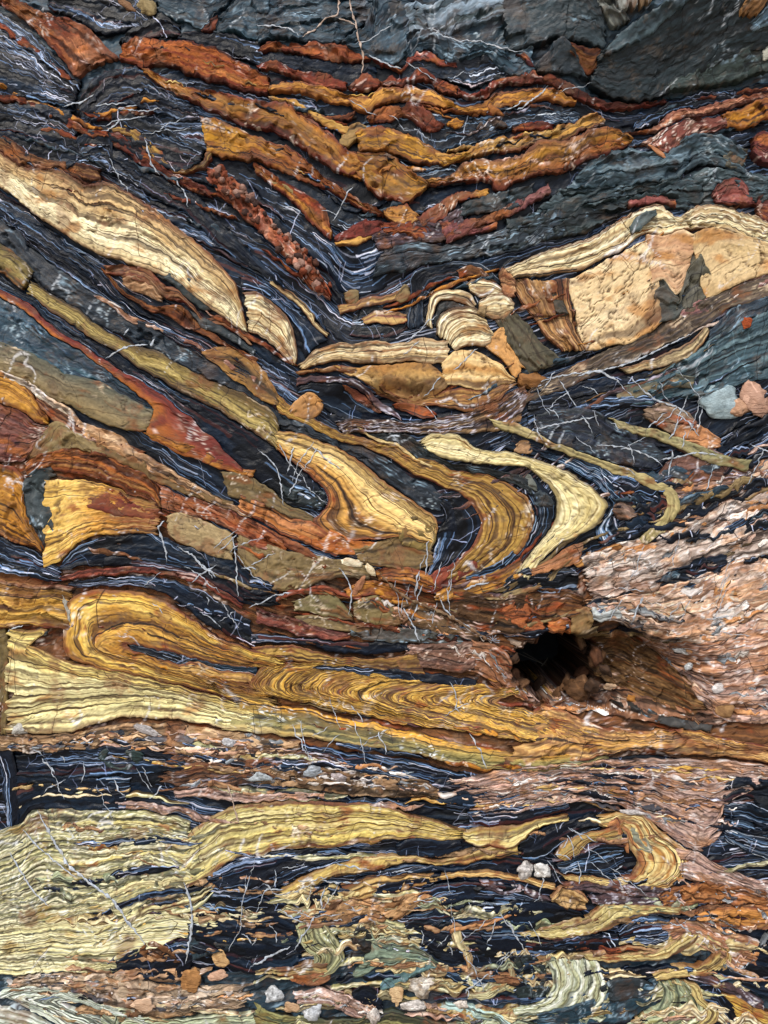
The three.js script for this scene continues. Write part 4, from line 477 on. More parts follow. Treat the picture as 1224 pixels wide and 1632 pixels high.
bed('olive', 5, [-20, 536, 20, 550, 60, 568, 110, 596, 160, 608, 200, 630, 246, 654], [-20, 592, 20, 602, 70, 626, 110, 646, 150, 666, 195, 686, 236, 686], { label: 'grey olive bed with rounded end below the teal shale at left', stops: ['#3c4038', '#5c5848', '#7c7258', '#746648', '#5e5030'], split: 0, cellH: 2, streak: 0.2, rim: 0 });
bed('crust', 10, [-20, 583, 40, 605, 80, 630, 112, 652, 132, 674], [-20, 592, 40, 616, 72, 640, 104, 660, 126, 682], { label: 'white crusty vein under the grey olive bed at left', cols: ['#c9bca8', '#e0d6c6', '#9a7a5a', '#d4c6b0'], split: 0, cell: [12, 8], cellH: 6, cellCol: 0.5 });
bed('brown', 6, [60, 630, 100, 655, 140, 680, 190, 700, 232, 720], [60, 645, 100, 682, 150, 706, 190, 714, 226, 730], { split: 0, cols: ['#3a1c14', '#643f2b', '#835f45', '#542a1a'] });
bed('crust', 9, [128, 672, 180, 690, 230, 725, 280, 752, 320, 778, 400, 820], [124, 692, 172, 714, 220, 743, 262, 764, 312, 788, 400, 828], { label: 'crumbly tan vein running from the white crust to the middle', cols: ['#8a6440', '#a8845c', '#64482d', '#bca080'], split: 0, cell: [18, 10], cellCol: 0.5, streak: 0.5 });
bed('ochre', 7, [-20, 592, 15, 597, 45, 618, 64, 645, 80, 670], [-20, 640, 15, 645, 40, 660, 60, 674, 80, 678], { label: 'bright orange block under the white crusty vein at the left edge', split: 0, cols: ['#8f601e', '#ba8734', '#7d4a15'] });
pack('rust', 2, [[-20, 640, 20, 648, 60, 676, 84, 680], [-20, 680, 20, 690, 50, 700, 66, 696], [-20, 738, 10, 735, 36, 735, 52, 720]], { label: 'purple brown laminated rock below the bright orange block at the left edge', split: 10, cols: ['#4a3030', '#6a4a44', '#62362b', '#3a2428'], streak: 0.7 });
bed('olive', 5, [44, 730, 68, 690, 92, 673, 130, 690, 172, 718], [52, 732, 90, 720, 125, 716, 150, 722, 176, 730], { label: 'olive brown lens above the orange arch at left', split: 0, cols: ['#5a4a2c', '#6e5e3c', '#7e6e4a'] });
bed('olive', 3, [150, 700, 200, 714, 250, 748, 310, 776, 370, 800], [160, 722, 200, 740, 250, 768, 310, 792, 370, 806], { split: 0, cols: ['#5a4628', '#6e5836'] });
bed('rust', 6, [38, 736, 70, 722, 110, 716, 160, 720, 200, 740, 245, 765, 258, 792], [40, 760, 70, 751, 110, 753, 160, 764, 210, 788, 242, 800, 256, 818], { label: 'orange layered arch over the golden fan at left', cols: ['#703a19', '#884f20', '#96602e', '#622b19', '#8c6537'], split: 9, step: 5 });
bed('slate', 5, [87, 745, 62, 746, 40, 760, 37, 785, 44, 815, 54, 845, 70, 886], [92, 757, 78, 761, 70, 772, 76, 795, 85, 815, 86, 845, 84, 884], { label: 'dark grey hook shaped layer round the golden fan at left', split: 0, cols: ['#1e2426', '#2c3436', '#384042'] });
bed('gold', 6, [70, 763, 110, 763, 160, 770, 210, 788, 254, 800], [70, 904, 105, 886, 140, 858, 190, 850, 254, 852], { label: 'golden yellow fan of rock with a red streak at left', sstops: ['#c8a04a', '#d9b460', '#c48a30', '#703d19', '#622719'], smix: 0.7, split: 0, lines: 0.25, rim: 0, stain: 0.12 });
bed('red', 8, [132, 796, 170, 786, 210, 800, 254, 814], [140, 806, 175, 818, 215, 826, 254, 832], { split: 0, cols: ['#5a1c14', '#622719', '#703d21'], cellH: 2, h: 1 });
bed('ochre', 5, [-20, 738, 20, 744, 38, 765, 42, 800, 55, 840, 72, 878], [-20, 848, 0, 852, 20, 860, 40, 868, 55, 873, 70, 880], { label: 'brown gold mass at the left edge beside the dark hook', split: 0, sstops: ['#835f21', '#a87428', '#7a5220'], smix: 0.5 });
bed('shale', 0, [-20, 848, 20, 862, 60, 882, 100, 905], [-20, 905, 20, 915, 60, 922, 100, 930], { split: 14, streak: 0.8 });
bed('olive', 7, [260, 826, 282, 817, 330, 832, 372, 852], [266, 850, 300, 871, 340, 886, 372, 892], { label: 'grey tan block in the black shale left of centre', split: 0, cols: ['#7a6a4c', '#94825e', '#867454'] });
bed('rust', 5, [248, 768, 290, 790, 340, 802, 400, 830, 455, 862], [256, 814, 290, 822, 340, 832, 376, 850, 420, 880, 462, 884], { label: 'orange red laminated bed right of the golden fan', cols: ['#70361e', '#884d2c', '#966549', '#622716'], split: 10, streak: 0.3 });
bed('brown', 3, [300, 790, 350, 806, 420, 840, 480, 870, 520, 900], [306, 796, 350, 816, 420, 850, 476, 882, 516, 906], { split: 0, cols: ['#3a1a10', '#643721', '#70442b'] });
bed('shale', -3, [96, 896, 150, 860, 250, 853, 300, 872, 372, 890, 410, 925, 446, 945], [90, 908, 150, 902, 230, 905, 310, 920, 360, 944, 400, 966, 450, 962], { label: 'black shale with hanging white veins below the golden fan', split: 20, cols: ['#05060a', '#0b0e15', '#121824'], vein: 0.7 });
bed('olive', 3, [376, 848, 420, 870, 450, 882, 500, 890], [380, 888, 410, 924, 440, 940, 480, 934], { label: 'olive brown block with a dark blue end left of centre', split: 0, cols: ['#5c4c30', '#70603e', '#7e6c48'] });
bed('rust', 3, [78, 928, 122, 912, 200, 903, 260, 908, 320, 920, 360, 944, 390, 964], [84, 932, 124, 922, 200, 914, 260, 916, 316, 930, 350, 949, 386, 972], { label: 'thin red bed arching through the black shale at left', split: 0, cols: ['#642c21', '#703a2b', '#5a2018'] });
bed('shale', -1, [110, 928, 160, 920, 230, 918, 290, 930, 345, 956, 400, 990], [100, 936, 150, 936, 230, 938, 280, 956, 330, 996, 408, 1034], { label: 'black shale with white flecks over the yellow fold', split: 14, streak: 0.7, vein: 0.8, stain: 0.25 });

seedState = 99;
// black slivers and rusty splinters lodged in the upper orange beds
const UPPER = [
  [[200, 82, 258, 72, 345, 84, 430, 128], [195, 96, 265, 105, 345, 130, 430, 146]], [[228, 112, 345, 152, 440, 164, 570, 246], [232, 140, 345, 180, 440, 208, 574, 268]],
  [[318, 190, 440, 230, 545, 302, 612, 342], [330, 240, 440, 266, 530, 304, 612, 344]], [[425, 140, 600, 145, 745, 172, 918, 161], [430, 146, 600, 164, 745, 180, 918, 166]],
  [[690, 240, 790, 220, 900, 200, 966, 187], [704, 260, 790, 240, 900, 222, 968, 197]], [[672, 290, 790, 258, 900, 224, 1006, 224], [676, 294, 790, 300, 900, 270, 1004, 230]]];
for (let i = 0; i < 40; i++) { const [a, b] = UPPER[i % 6], x0 = 0.03 + rnd() * 0.8; seam(['shale', 'rust', 'shale', 'gold'][(rnd() * 4) | 0], a, b, 0.1 + 0.8 * rnd(), x0, Math.min(0.98, x0 + 0.08 + 0.16 * rnd()), 2.5 + 4.5 * rnd(), 5 + 2.5 * rnd(), { amp: 3.5 }); }

// ---------------------------------------------------------------- the big golden lobe and the hinge folds right of it
pack('gold', 8, [[438, 688, 476, 692, 520, 708, 560, 725, 600, 757, 640, 788, 674, 810, 694, 826, 700, 846, 694, 862], [439, 700, 480, 712, 530, 728, 566, 750, 596, 780, 630, 806, 660, 826, 680, 840, 690, 852, 692, 864], [440, 708, 474, 726, 510, 746, 540, 772, 556, 800, 570, 830, 610, 846, 650, 852, 676, 862, 690, 868], [440, 714, 468, 738, 500, 762, 522, 790, 518, 812, 498, 832, 530, 860, 590, 860, 640, 855, 686, 870]], { label: 'big golden lobe with curved laminae and a rusty rim at centre', stops: ['#a88448', '#b8985a', '#d0b478', '#c8a868', '#b08440', '#986e34', '#8c4c24'], split: 13, step: 4, lamW: 9, lines: 0.4, stain: 0.05 });
bed('olive', 9, [628, 850, 648, 820, 676, 826, 698, 834], [640, 872, 660, 874, 684, 876, 698, 852], { split: 0, cols: ['#5a4c28', '#7c6a3a'], lines: 0.4 });
pack('gold', 5, [[440, 626, 480, 655, 535, 685, 580, 698, 640, 714, 700, 738, 724, 750, 770, 756, 822, 780, 850, 812, 846, 850, 816, 892, 776, 925], [440, 640, 480, 664, 533, 692, 575, 704, 630, 722, 680, 748, 714, 762, 750, 772, 790, 795, 808, 828, 800, 858, 770, 890, 732, 925], [441, 655, 480, 673, 530, 698, 570, 708, 620, 730, 660, 755, 705, 776, 730, 786, 754, 806, 765, 840, 750, 872, 716, 906, 690, 926]], { label: 'golden brown laminated bed bending round the hinge at centre right', cols: ['#6a4c20', '#8a6a30', '#a8863e', '#7a5424', '#b8944c'], split: 9, step: 4, lines: 0.5, lamW: 6 });
bed('shale', -2, [700, 786, 732, 786, 755, 806, 765, 840, 750, 872, 716, 906, 686, 928], [698, 800, 708, 820, 702, 845, 696, 862, 690, 880, 686, 900, 678, 926], { label: 'black shale with white streaks tucked inside the golden hinge', split: 0, streak: 0.95, cell: [16, 50], stain: 0 });
bed('red', 4, [680, 922, 706, 905, 735, 885, 758, 868], [684, 948, 715, 932, 745, 916, 764, 902], { label: 'red block under the black shale inside the golden hinge', split: 0, cols: ['#64281c', '#833f2b', '#734839'] });
bed('tan', 12, [460, 655, 474, 634, 496, 625, 516, 637], [468, 664, 490, 667, 506, 662, 516, 645], { label: 'tan curled nose of rock beside the fold pinch', split: 0, cols: ['#8a6238', '#a87c4a', '#b89058'], lines: 0.2, cell: [20, 16] });
bed('cream', 7, [548, 684, 570, 678, 590, 690, 640, 712, 682, 738, 706, 752], [552, 692, 575, 690, 600, 702, 640, 718, 684, 745, 706, 757], { label: 'thin cream bed above the golden hinge bed', split: 0, cols: ['#a8905c', '#c8b480', '#8a6c3a'] });
bed('slate', 1, [584, 690, 625, 689, 655, 697, 684, 716, 720, 737, 760, 742, 800, 750, 846, 766], [600, 700, 640, 713, 690, 741, 730, 753, 770, 756, 815, 772, 835, 782, 850, 790], { label: 'dark slate band under the pale cream hinge', split: 0, cols: ['#14181a', '#1e2426', '#2a3030'] });
pack('cream', 9, [[666, 705, 700, 689, 730, 694, 760, 714, 816, 721, 860, 734, 910, 754, 950, 784, 967, 806, 946, 842, 902, 862, 870, 887, 842, 926], [670, 709, 702, 708, 735, 716, 775, 726, 820, 732, 856, 744, 895, 766, 924, 790, 928, 812, 912, 838, 884, 858, 860, 882, 832, 921], [674, 714, 700, 726, 740, 736, 780, 739, 822, 743, 852, 753, 876, 776, 888, 802, 882, 832, 866, 857, 846, 882, 820, 915]], { label: 'pale cream bed bent into a sharp hinge right of centre', split: 9, step: 5, cols: ['#cfc28e', '#dcd0a4', '#b8a66c', '#c8ba88'], lines: 0.22, rim: '#3a2a1c', lamW: 9, stain: 0.06 });
bed('shale', -1, [818, 760, 850, 757, 872, 780, 884, 806, 878, 836, 860, 864, 840, 888, 818, 916], [822, 778, 844, 796, 854, 815, 850, 840, 838, 865, 824, 885, 806, 906], { label: 'black shale tongue inside the pale cream hinge', split: 0, cols: ['#07080a', '#101216'], streak: 0.25 });
bed('slate', 6, [826, 760, 842, 757, 852, 766, 858, 778], [830, 772, 840, 778, 848, 780, 857, 782], { split: 0, cols: ['#5a5c56', '#7a7a70'] });
bed('slate', 6, [850, 788, 862, 780, 874, 790, 884, 802], [850, 802, 860, 808, 872, 808, 884, 808], { split: 0, cols: ['#2a3034', '#3c444a'] });
bed('shale', -1, [820, 684, 870, 708, 915, 724, 950, 734, 985, 756, 1030, 772, 1052, 792, 1050, 830], [800, 716, 850, 726, 900, 744, 945, 770, 972, 800, 968, 820, 950, 850, 960, 870], { label: 'dark blue shale between the pale cream hinge and the next olive bed', split: 20, cols: ['#0c1018', '#181e2a', '#262e38', '#11141c'], streak: 0.45, cell: [34, 20], cellH: 8 });
bed('olive', 6, [820, 708, 832, 700, 845, 704, 850, 712], [818, 720, 832, 722, 842, 722, 850, 718], { split: 0, cols: ['#8a6a4c', '#a08060'] });
pack('olive', 18, [[780, 668, 830, 678, 870, 700, 920, 720, 950, 730, 1000, 747, 1040, 762, 1076, 785, 1080, 812, 1062, 842, 1030, 868], [782, 673, 830, 686, 870, 706, 918, 724, 948, 734, 995, 754, 1035, 768, 1066, 788, 1070, 811, 1052, 838, 1024, 864], [785, 680, 830, 693, 870, 712, 915, 729, 945, 739, 990, 761, 1030, 776, 1057, 791, 1061, 810, 1044, 834, 1018, 858]], { label: 'narrow olive tan bed bending round outside the pale cream hinge', cols: ['#6c6442', '#8c8258', '#a89c6e', '#5c5434'], split: 0 });
bed('slate', 2, [850, 660, 900, 650, 950, 655, 985, 680, 1040, 698, 1080, 716], [850, 690, 900, 712, 950, 728, 1000, 742, 1040, 745, 1066, 726], { label: 'dark grey slate between the two narrow olive tan beds', split: 22, streak: 0.6, cols: ['#0e1320', '#1c2230', '#2c3236', '#181c24'] });
pack('olive', 18, [[968, 666, 1000, 677, 1050, 687, 1100, 704, 1140, 721, 1194, 736], [984, 682, 1010, 691, 1050, 703, 1100, 723, 1132, 737, 1188, 752]], { label: 'narrow olive tan bed sloping right at the middle right', cols: ['#6c6a4a', '#8c8660', '#a0986e'], split: 0 });
pack('shale', 1, [[838, 628, 880, 618, 930, 606, 990, 600, 1040, 590], [840, 648, 890, 642, 940, 628, 1000, 618, 1050, 610], [842, 676, 880, 664, 930, 652, 980, 652, 1040, 650]], { label: 'shale splintered with bright white streaks right of the fold pinch', streak: 1.1, vein: 0.9, split: 8, cell: [70, 8] });
pack('olive', 4, [[838, 626, 880, 600, 940, 570, 1000, 545, 1050, 519, 1100, 489, 1150, 464, 1246, 430], [834, 636, 880, 614, 940, 586, 1000, 560, 1056, 536, 1110, 505, 1160, 478, 1246, 448], [832, 646, 880, 628, 940, 602, 1000, 578, 1060, 552, 1120, 521, 1170, 491, 1246, 466]], { label: 'brown grey striated band rising to the right below the cracked tan block', cols: ['#3a342c', '#54483a', '#665848', '#443a3a', '#2a2624'], split: 8, streak: 0.7, lines: 0.5, lamW: 4 });
bed('crust', 3, [1080, 496, 1120, 476, 1160, 456, 1200, 440, 1246, 428], [1090, 510, 1126, 496, 1166, 480, 1206, 462, 1246, 452], { split: 0, cols: ['#5a3a3c', '#734e51', '#8a6660', '#3a2a30'], streak: 0.8 });
pack('cream', 6, [[985, 586, 1040, 572, 1085, 554, 1110, 535, 1126, 518], [1000, 594, 1050, 586, 1096, 571, 1117, 552, 1132, 528]], { label: 'cream sliver in the striated shale at right', split: 0, cols: ['#8a7a58', '#c0ac84', '#6a5c44', '#a89468'] });
bed('teal', 3, [1010, 612, 1060, 590, 1120, 552, 1160, 520, 1200, 500, 1246, 478], [1000, 650, 1050, 640, 1100, 634, 1150, 622, 1190, 610, 1246, 600], { label: 'teal grey slate mass at the middle right edge', split: 18, step: 9, cell: [46, 26], cellH: 11, cols: ['#1e3038', '#324850', '#4a6068', '#263a42', '#5e747a'] });
bed('teal', 4, [1130, 528, 1160, 500, 1190, 480, 1246, 460], [1130, 552, 1160, 530, 1196, 506, 1246, 486], { split: 14, cols: ['#141e2a', '#22303c', '#3a4a54'], streak: 0.7 });
bed('olive', 4, [985, 618, 1030, 604, 1070, 596, 1110, 600], [980, 642, 1030, 632, 1070, 620, 1106, 616], { split: 0, cols: ['#3c4440', '#54584c', '#8a7a5c'] });
bed('purple', 2, [1080, 690, 1110, 700, 1150, 722, 1200, 736, 1246, 740], [1078, 716, 1110, 730, 1150, 742, 1200, 756, 1246, 770], { split: 0, cols: ['#2e2a2c', '#54423c', '#6e5648'] });
bed('brown', 4, [1024, 648, 1060, 642, 1096, 656, 1110, 674], [1026, 664, 1050, 680, 1080, 690, 1106, 688], { label: 'grey brown block below the teal slate at right', split: 0, cols: ['#54483c', '#6e5e4e', '#7e6e5c'], streak: 0.4 });
bed('crust', 5, [1070, 690, 1090, 676, 1120, 680, 1150, 700], [1074, 704, 1096, 712, 1124, 716, 1148, 712], { split: 0, cols: ['#8a6040', '#a87850', '#6e4c36'] });
bed('purple', 4, [1044, 760, 1070, 732, 1120, 724, 1170, 740, 1190, 752], [1050, 766, 1080, 774, 1120, 770, 1150, 764, 1190, 757], { label: 'purple brown lens right of the olive tan beds', split: 0, cols: ['#4a3630', '#5e443c', '#6e5448'] });
bed('shale', 1, [966, 752, 1000, 764, 1030, 782, 1056, 800, 1056, 830], [972, 790, 990, 806, 1010, 816, 1030, 826, 1040, 836], { split: 0, streak: 0.7, cell: [26, 18], cellH: 8 });
bed('brown', 6, [974, 802, 990, 790, 1004, 800, 1014, 816], [976, 818, 990, 828, 1002, 830, 1014, 826], { split: 0, cols: ['#3a3230', '#5a4c44', '#8a6a50'] });
bed('brown', 5, [1030, 792, 1046, 786, 1060, 790, 1064, 800], [1032, 806, 1044, 812, 1056, 812, 1064, 808], { split: 0, cols: ['#6a4a3a', '#8a6450'] });

// ---------------------------------------------------------------- the crust at the right, and the shelves round the hole
bed('pink', 0, [1060, 770, 1110, 768, 1160, 756, 1200, 740, 1246, 700], [1050, 860, 1100, 850, 1150, 830, 1200, 810, 1246, 780], { label: 'pinkish splintered rock at the right edge above the pale crust', split: 16, streak: 0.8, cols: ['#3a3a40', '#6a544c', '#9a7660', '#2a2c34', '#8a6a58', '#b09078'] });
bed('crust', 4, [925, 890, 980, 868, 1040, 850, 1100, 830, 1160, 800, 1246, 770], [940, 960, 990, 952, 1050, 940, 1110, 920, 1170, 896, 1246, 880], { label: 'upper part of the pale orange crust at the right', ends: 26, split: 16, step: 12, cell: [40, 20], cellH: 13 });
bed('crust', 6, [930, 958, 990, 950, 1050, 938, 1110, 918, 1170, 896, 1246, 878], [936, 990, 990, 992, 1030, 1018, 1080, 1030, 1150, 1020, 1246, 1000], { label: 'middle part of the pale orange crust beside the hole', ends: 26, split: 15, step: 13, cell: [40, 20], cellH: 14, cols: ['#a87c58', '#c4a084', '#d0b8a4', '#9f6e45', '#b8aca4', '#8a7868'] });
bed('pink', 4, [1020, 1016, 1070, 1030, 1140, 1020, 1190, 1006, 1246, 998], [1070, 1052, 1100, 1076, 1150, 1096, 1200, 1090, 1246, 1080], { label: 'streaked pink and white lower edge of the pale crust at the right', split: 10, step: 9, cell: [36, 12], cellH: 8, cols: ['#835f4c', '#b88a68', '#c8b0a4', '#5a4440', '#9f6e48'] });
bed('pink', 3, [1086, 1066, 1130, 1086, 1190, 1082, 1246, 1074], [1126, 1130, 1160, 1150, 1200, 1150, 1246, 1150], { label: 'orange and grey broken rock at the lower right of the crust', split: 13, step: 9, cell: [26, 14], cellH: 10 });
bed('ochre', 12, [914, 898, 940, 885, 965, 871, 988, 866], [922, 904, 946, 897, 970, 886, 992, 873], { label: 'orange bar of rock at the top of the pale crust', split: 0, cols: ['#986732', '#ae8145', '#835226'] });
bed('shale', 6, [1048, 906, 1090, 894, 1130, 886, 1160, 884], [1060, 916, 1090, 922, 1120, 924, 1156, 908], { label: 'blue black shale patch let into the pale crust', split: 0, streak: 0.6, stain: 0 });
bed('shale', 4, [980, 838, 1000, 824, 1036, 826, 1060, 816], [984, 858, 1004, 856, 1030, 850, 1056, 838], { split: 0, streak: 0.9, stain: 0 });
bed('shale', 3, [1140, 850, 1170, 830, 1200, 812, 1246, 800], [1140, 872, 1170, 868, 1206, 850, 1246, 836], { split: 0, streak: 0.8, stain: 0 });
bed('crust', 8, [1134, 940, 1150, 926, 1184, 924, 1206, 936], [1140, 950, 1158, 958, 1184, 960, 1204, 948], { label: 'light orange knob in the pale crust near the right edge', split: 0, cols: ['#b88450', '#c89a68', '#a87040'] });
bed('brown', 4, [840, 905, 880, 890, 910, 870, 930, 866], [842, 920, 880, 910, 905, 902, 926, 896], { label: 'rusty chips under the end of the pale cream hinge', split: 0, blocks: 3, step: 7, cols: ['#644a39', '#9a6a48', '#835f3e', '#7a6a60'] });
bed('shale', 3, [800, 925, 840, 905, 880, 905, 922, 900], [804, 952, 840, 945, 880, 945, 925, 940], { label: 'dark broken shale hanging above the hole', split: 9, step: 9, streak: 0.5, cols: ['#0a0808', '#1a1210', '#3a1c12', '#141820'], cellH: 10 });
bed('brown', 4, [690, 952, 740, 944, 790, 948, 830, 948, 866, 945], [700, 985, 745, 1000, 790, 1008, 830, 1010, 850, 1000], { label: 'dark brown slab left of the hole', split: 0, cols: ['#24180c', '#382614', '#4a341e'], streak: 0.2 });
bed('rust', 6, [800, 968, 836, 950, 860, 956, 872, 975], [806, 990, 832, 1006, 852, 1010, 872, 1006], { label: 'rusty block above the left side of the hole', split: 0, cols: ['#64321c', '#834c2b', '#54301c'], cell: [22, 22] });
bed('rust', 10, [872, 992, 890, 984, 906, 984, 914, 1000], [876, 1014, 888, 1024, 900, 1030, 914, 1026], { label: 'orange block jutting over the hole', split: 0, cols: ['#83431c', '#92592d', '#6a4a2c'] });
bed('brown', 8, [836, 946, 870, 936, 905, 940, 930, 950], [842, 970, 868, 988, 894, 986, 926, 978], { split: 0, cols: ['#3a2414', '#6a4826', '#54341c', '#1c1a1c'], cell: [20, 18], cellH: 12 });
bed('olive', 14, [908, 984, 920, 970, 932, 966, 944, 972], [912, 1010, 926, 1010, 938, 1004, 946, 994], { label: 'tan brown cube of rock right above the hole', split: 0, cols: ['#6a5434', '#846a44', '#77603c'] });
bed('olive', 12, [910, 1022, 924, 1010, 940, 1002, 954, 1000], [914, 1034, 928, 1030, 944, 1022, 956, 1014], { split: 0, cols: ['#54462e', '#6a5a3e'] });
bed('slate', 14, [936, 962, 960, 958, 976, 954, 992, 956], [944, 988, 960, 992, 978, 988, 992, 986], { label: 'grey white block at the edge of the crust right of the hole', split: 0, cols: ['#9a9a98', '#b4b4b0', '#84827e'], streak: 0.2 });
bed('brown', 2, [958, 1024, 1000, 1010, 1030, 1028, 1080, 1050, 1110, 1090], [962, 1088, 1000, 1104, 1040, 1120, 1090, 1138, 1130, 1140], { label: 'brown crumbling wall right of the hole', split: 14, stain: 0.1, step: 12, cell: [24, 15], cellH: 16, cellCol: 0.5, cols: ['#2c1e10', '#4c361e', '#6a5030', '#3a2814', '#5c3c20'] });
bed('rubble', 6, [862, 1114, 930, 1108, 990, 1102, 1040, 1116, 1100, 1134, 1150, 1130], [846, 1126, 910, 1128, 970, 1140, 1040, 1150, 1100, 1156, 1160, 1150], { label: 'crumbled brown shelf below the hole', split: 0, cols: ['#4a3022', '#7a5438', '#8a6650', '#3a2a24', '#5a4438'] });
bed('slate', 8, [984, 1118, 1030, 1130, 1080, 1146, 1136, 1152], [986, 1128, 1030, 1144, 1080, 1158, 1130, 1162], { label: 'thin dark slab on the shelf below the hole', split: 0, cols: ['#2a2622', '#3c3834'] });
bed('brown', 3, [750, 1020, 790, 1030, 815, 1050, 832, 1096], [735, 1064, 775, 1084, 810, 1106, 842, 1120], { label: 'brown flaky rock left below the hole', split: 11, step: 8, cols: ['#4a3020', '#6a4a34', '#8a6248', '#3a241c'], streak: 0.4 });

bed('brown', -20, [812, 1040, 840, 1022, 890, 1016, 930, 1020, 970, 1040], [812, 1090, 846, 1112, 890, 1120, 930, 1116, 970, 1096], { split: 0, cols: ['#2c1c10', '#3a2616', '#241812'], h: 1 });  // lining of the hole, its shade helped by a darkened brown
// ---------------------------------------------------------------- middle band, left of the hole
bed('olive', 4, [400, 866, 440, 872, 490, 884, 545, 892, 600, 905], [400, 920, 440, 942, 490, 935, 540, 920, 590, 925], { label: 'olive brown slab with pale cracks at the middle', split: 0, blocks: 3, vein: 0.5 });
bed('ochre', 5, [380, 790, 420, 800, 470, 825, 500, 835, 540, 864], [378, 812, 420, 836, 460, 856, 500, 872, 540, 886], { label: 'orange rock below the black tongue at the middle left', split: 0, cols: ['#9f612b', '#ae7645', '#8c4c24'], streak: 0.15 });
bed('olive', 2, [350, 752, 390, 755, 430, 780, 470, 808, 500, 826], [360, 790, 390, 800, 430, 810, 470, 826, 500, 836], { label: 'smooth brown rock left of the black tongue', split: 0, cols: ['#54482e', '#6a5a3a', '#5e4c2c'] });
bed('slate', 1, [446, 770, 480, 780, 518, 786, 520, 800], [448, 788, 474, 800, 500, 808, 516, 810], { split: 0, cols: ['#10181a', '#1c282a'] });
bed('red', 6, [500, 832, 530, 846, 570, 862, 606, 864], [470, 858, 510, 872, 545, 884, 580, 880], { split: 0, cols: ['#8c4821', '#9f5d25', '#a77034'] });
bed('olive', 6, [556, 876, 600, 864, 640, 855, 690, 876], [572, 896, 620, 906, 660, 908, 692, 900], { label: 'brown angular slab below the golden lobe', split: 0, cols: ['#5e4c30', '#74603e', '#6a5636'] });
bed('ochre', 5, [596, 910, 640, 902, 680, 914, 700, 930], [604, 925, 650, 932, 690, 946, 702, 946], { label: 'orange bed under the brown angular slab', split: 0, cols: ['#8c5921', '#a77030', '#733f1c'] });
bed('gold', 4, [690, 945, 730, 928, 780, 915, 832, 890], [692, 958, 730, 956, 780, 945, 836, 918], { label: 'brown gold tail of the golden hinge bed', split: 10, cols: ['#64451c', '#94641f', '#a8782c', '#54301c'] });
bed('shale', 7, [740, 918, 770, 908, 800, 890, 822, 874], [744, 926, 772, 922, 804, 902, 824, 886], { split: 0, cols: ['#07080a', '#12141a'] });
bed('rust', 5, [440, 952, 480, 937, 530, 937, 552, 944, 580, 950], [440, 958, 480, 946, 530, 944, 552, 952, 580, 956], { label: 'thin red bed at the middle below the olive brown slab', split: 0, cols: ['#733726', '#8c4c34'] });
bed('ochre', 7, [548, 938, 580, 926, 620, 930, 652, 944], [556, 952, 590, 950, 620, 956, 650, 956], { label: 'small orange bed behind the upright brown flake', split: 0, cols: ['#8c5421', '#a7702b', '#733718'] });
bed('olive', 5, [466, 960, 500, 945, 530, 948, 562, 982], [470, 972, 500, 978, 530, 985, 560, 987], { label: 'olive lens with white streaks at the middle', split: 0, streak: 0.5, cols: ['#4e4a2e', '#6a6240', '#5a5234'] });
bed('olive', 5, [560, 962, 585, 952, 615, 955, 645, 985], [562, 984, 590, 994, 618, 998, 645, 996], { label: 'brown olive lens right of the white streaked olive lens', split: 0, streak: 0.35, cols: ['#544a2c', '#6c5e3a', '#5c5030'] });
bed('olive', 3, [470, 982, 510, 982, 550, 990, 590, 1000], [476, 996, 510, 1000, 550, 1006, 590, 1010], { split: 0, streak: 0.6 });
bed('rust', 4, [408, 970, 440, 978, 470, 985, 510, 1000, 560, 1012], [408, 990, 440, 1000, 470, 1010, 510, 1018, 560, 1022], { label: 'rusty pink bed with white veins left of the middle', split: 0, cols: ['#642e24', '#734339', '#54302a', '#835951'], vein: 0.9, streak: 0.4 });
bed('brown', 4, [640, 960, 690, 965, 730, 990, 770, 1004], [640, 1000, 690, 1010, 730, 1016, 765, 1022], { label: 'brown rock webbed with white veins left of the hole', split: 0, vein: 1.0, streak: 0.7, cols: ['#3c3020', '#54422c', '#665036', '#4c4030'] });
bed('slate', 4, [556, 1000, 600, 998, 650, 1002, 700, 1008, 740, 1016], [560, 1016, 600, 1022, 650, 1024, 700, 1026, 740, 1030], { split: 0, streak: 0.9, vein: 0.8, cols: ['#3a3a34', '#54504a', '#2c2c2a'] });
bed('shale', 3, [400, 1010, 450, 1014, 500, 1018, 560, 1024, 650, 1022], [400, 1026, 450, 1026, 500, 1030, 560, 1044, 655, 1038], { split: 0, streak: 0.9, stain: 0.3 });
bed('brown', 4, [645, 1028, 690, 1026, 730, 1024, 765, 1022], [640, 1058, 690, 1066, 730, 1072, 756, 1070], { label: 'pinkish brown cracked rock above the yellow chevrons', split: 12, cols: ['#5a4034', '#74584a', '#4a3630', '#846a5a'], streak: 0.7 });
bed('shale', 6, [398, 920, 414, 918, 430, 924, 442, 940], [400, 944, 414, 948, 428, 946, 442, 946], { split: 0, streak: 0.1, stain: 0 });

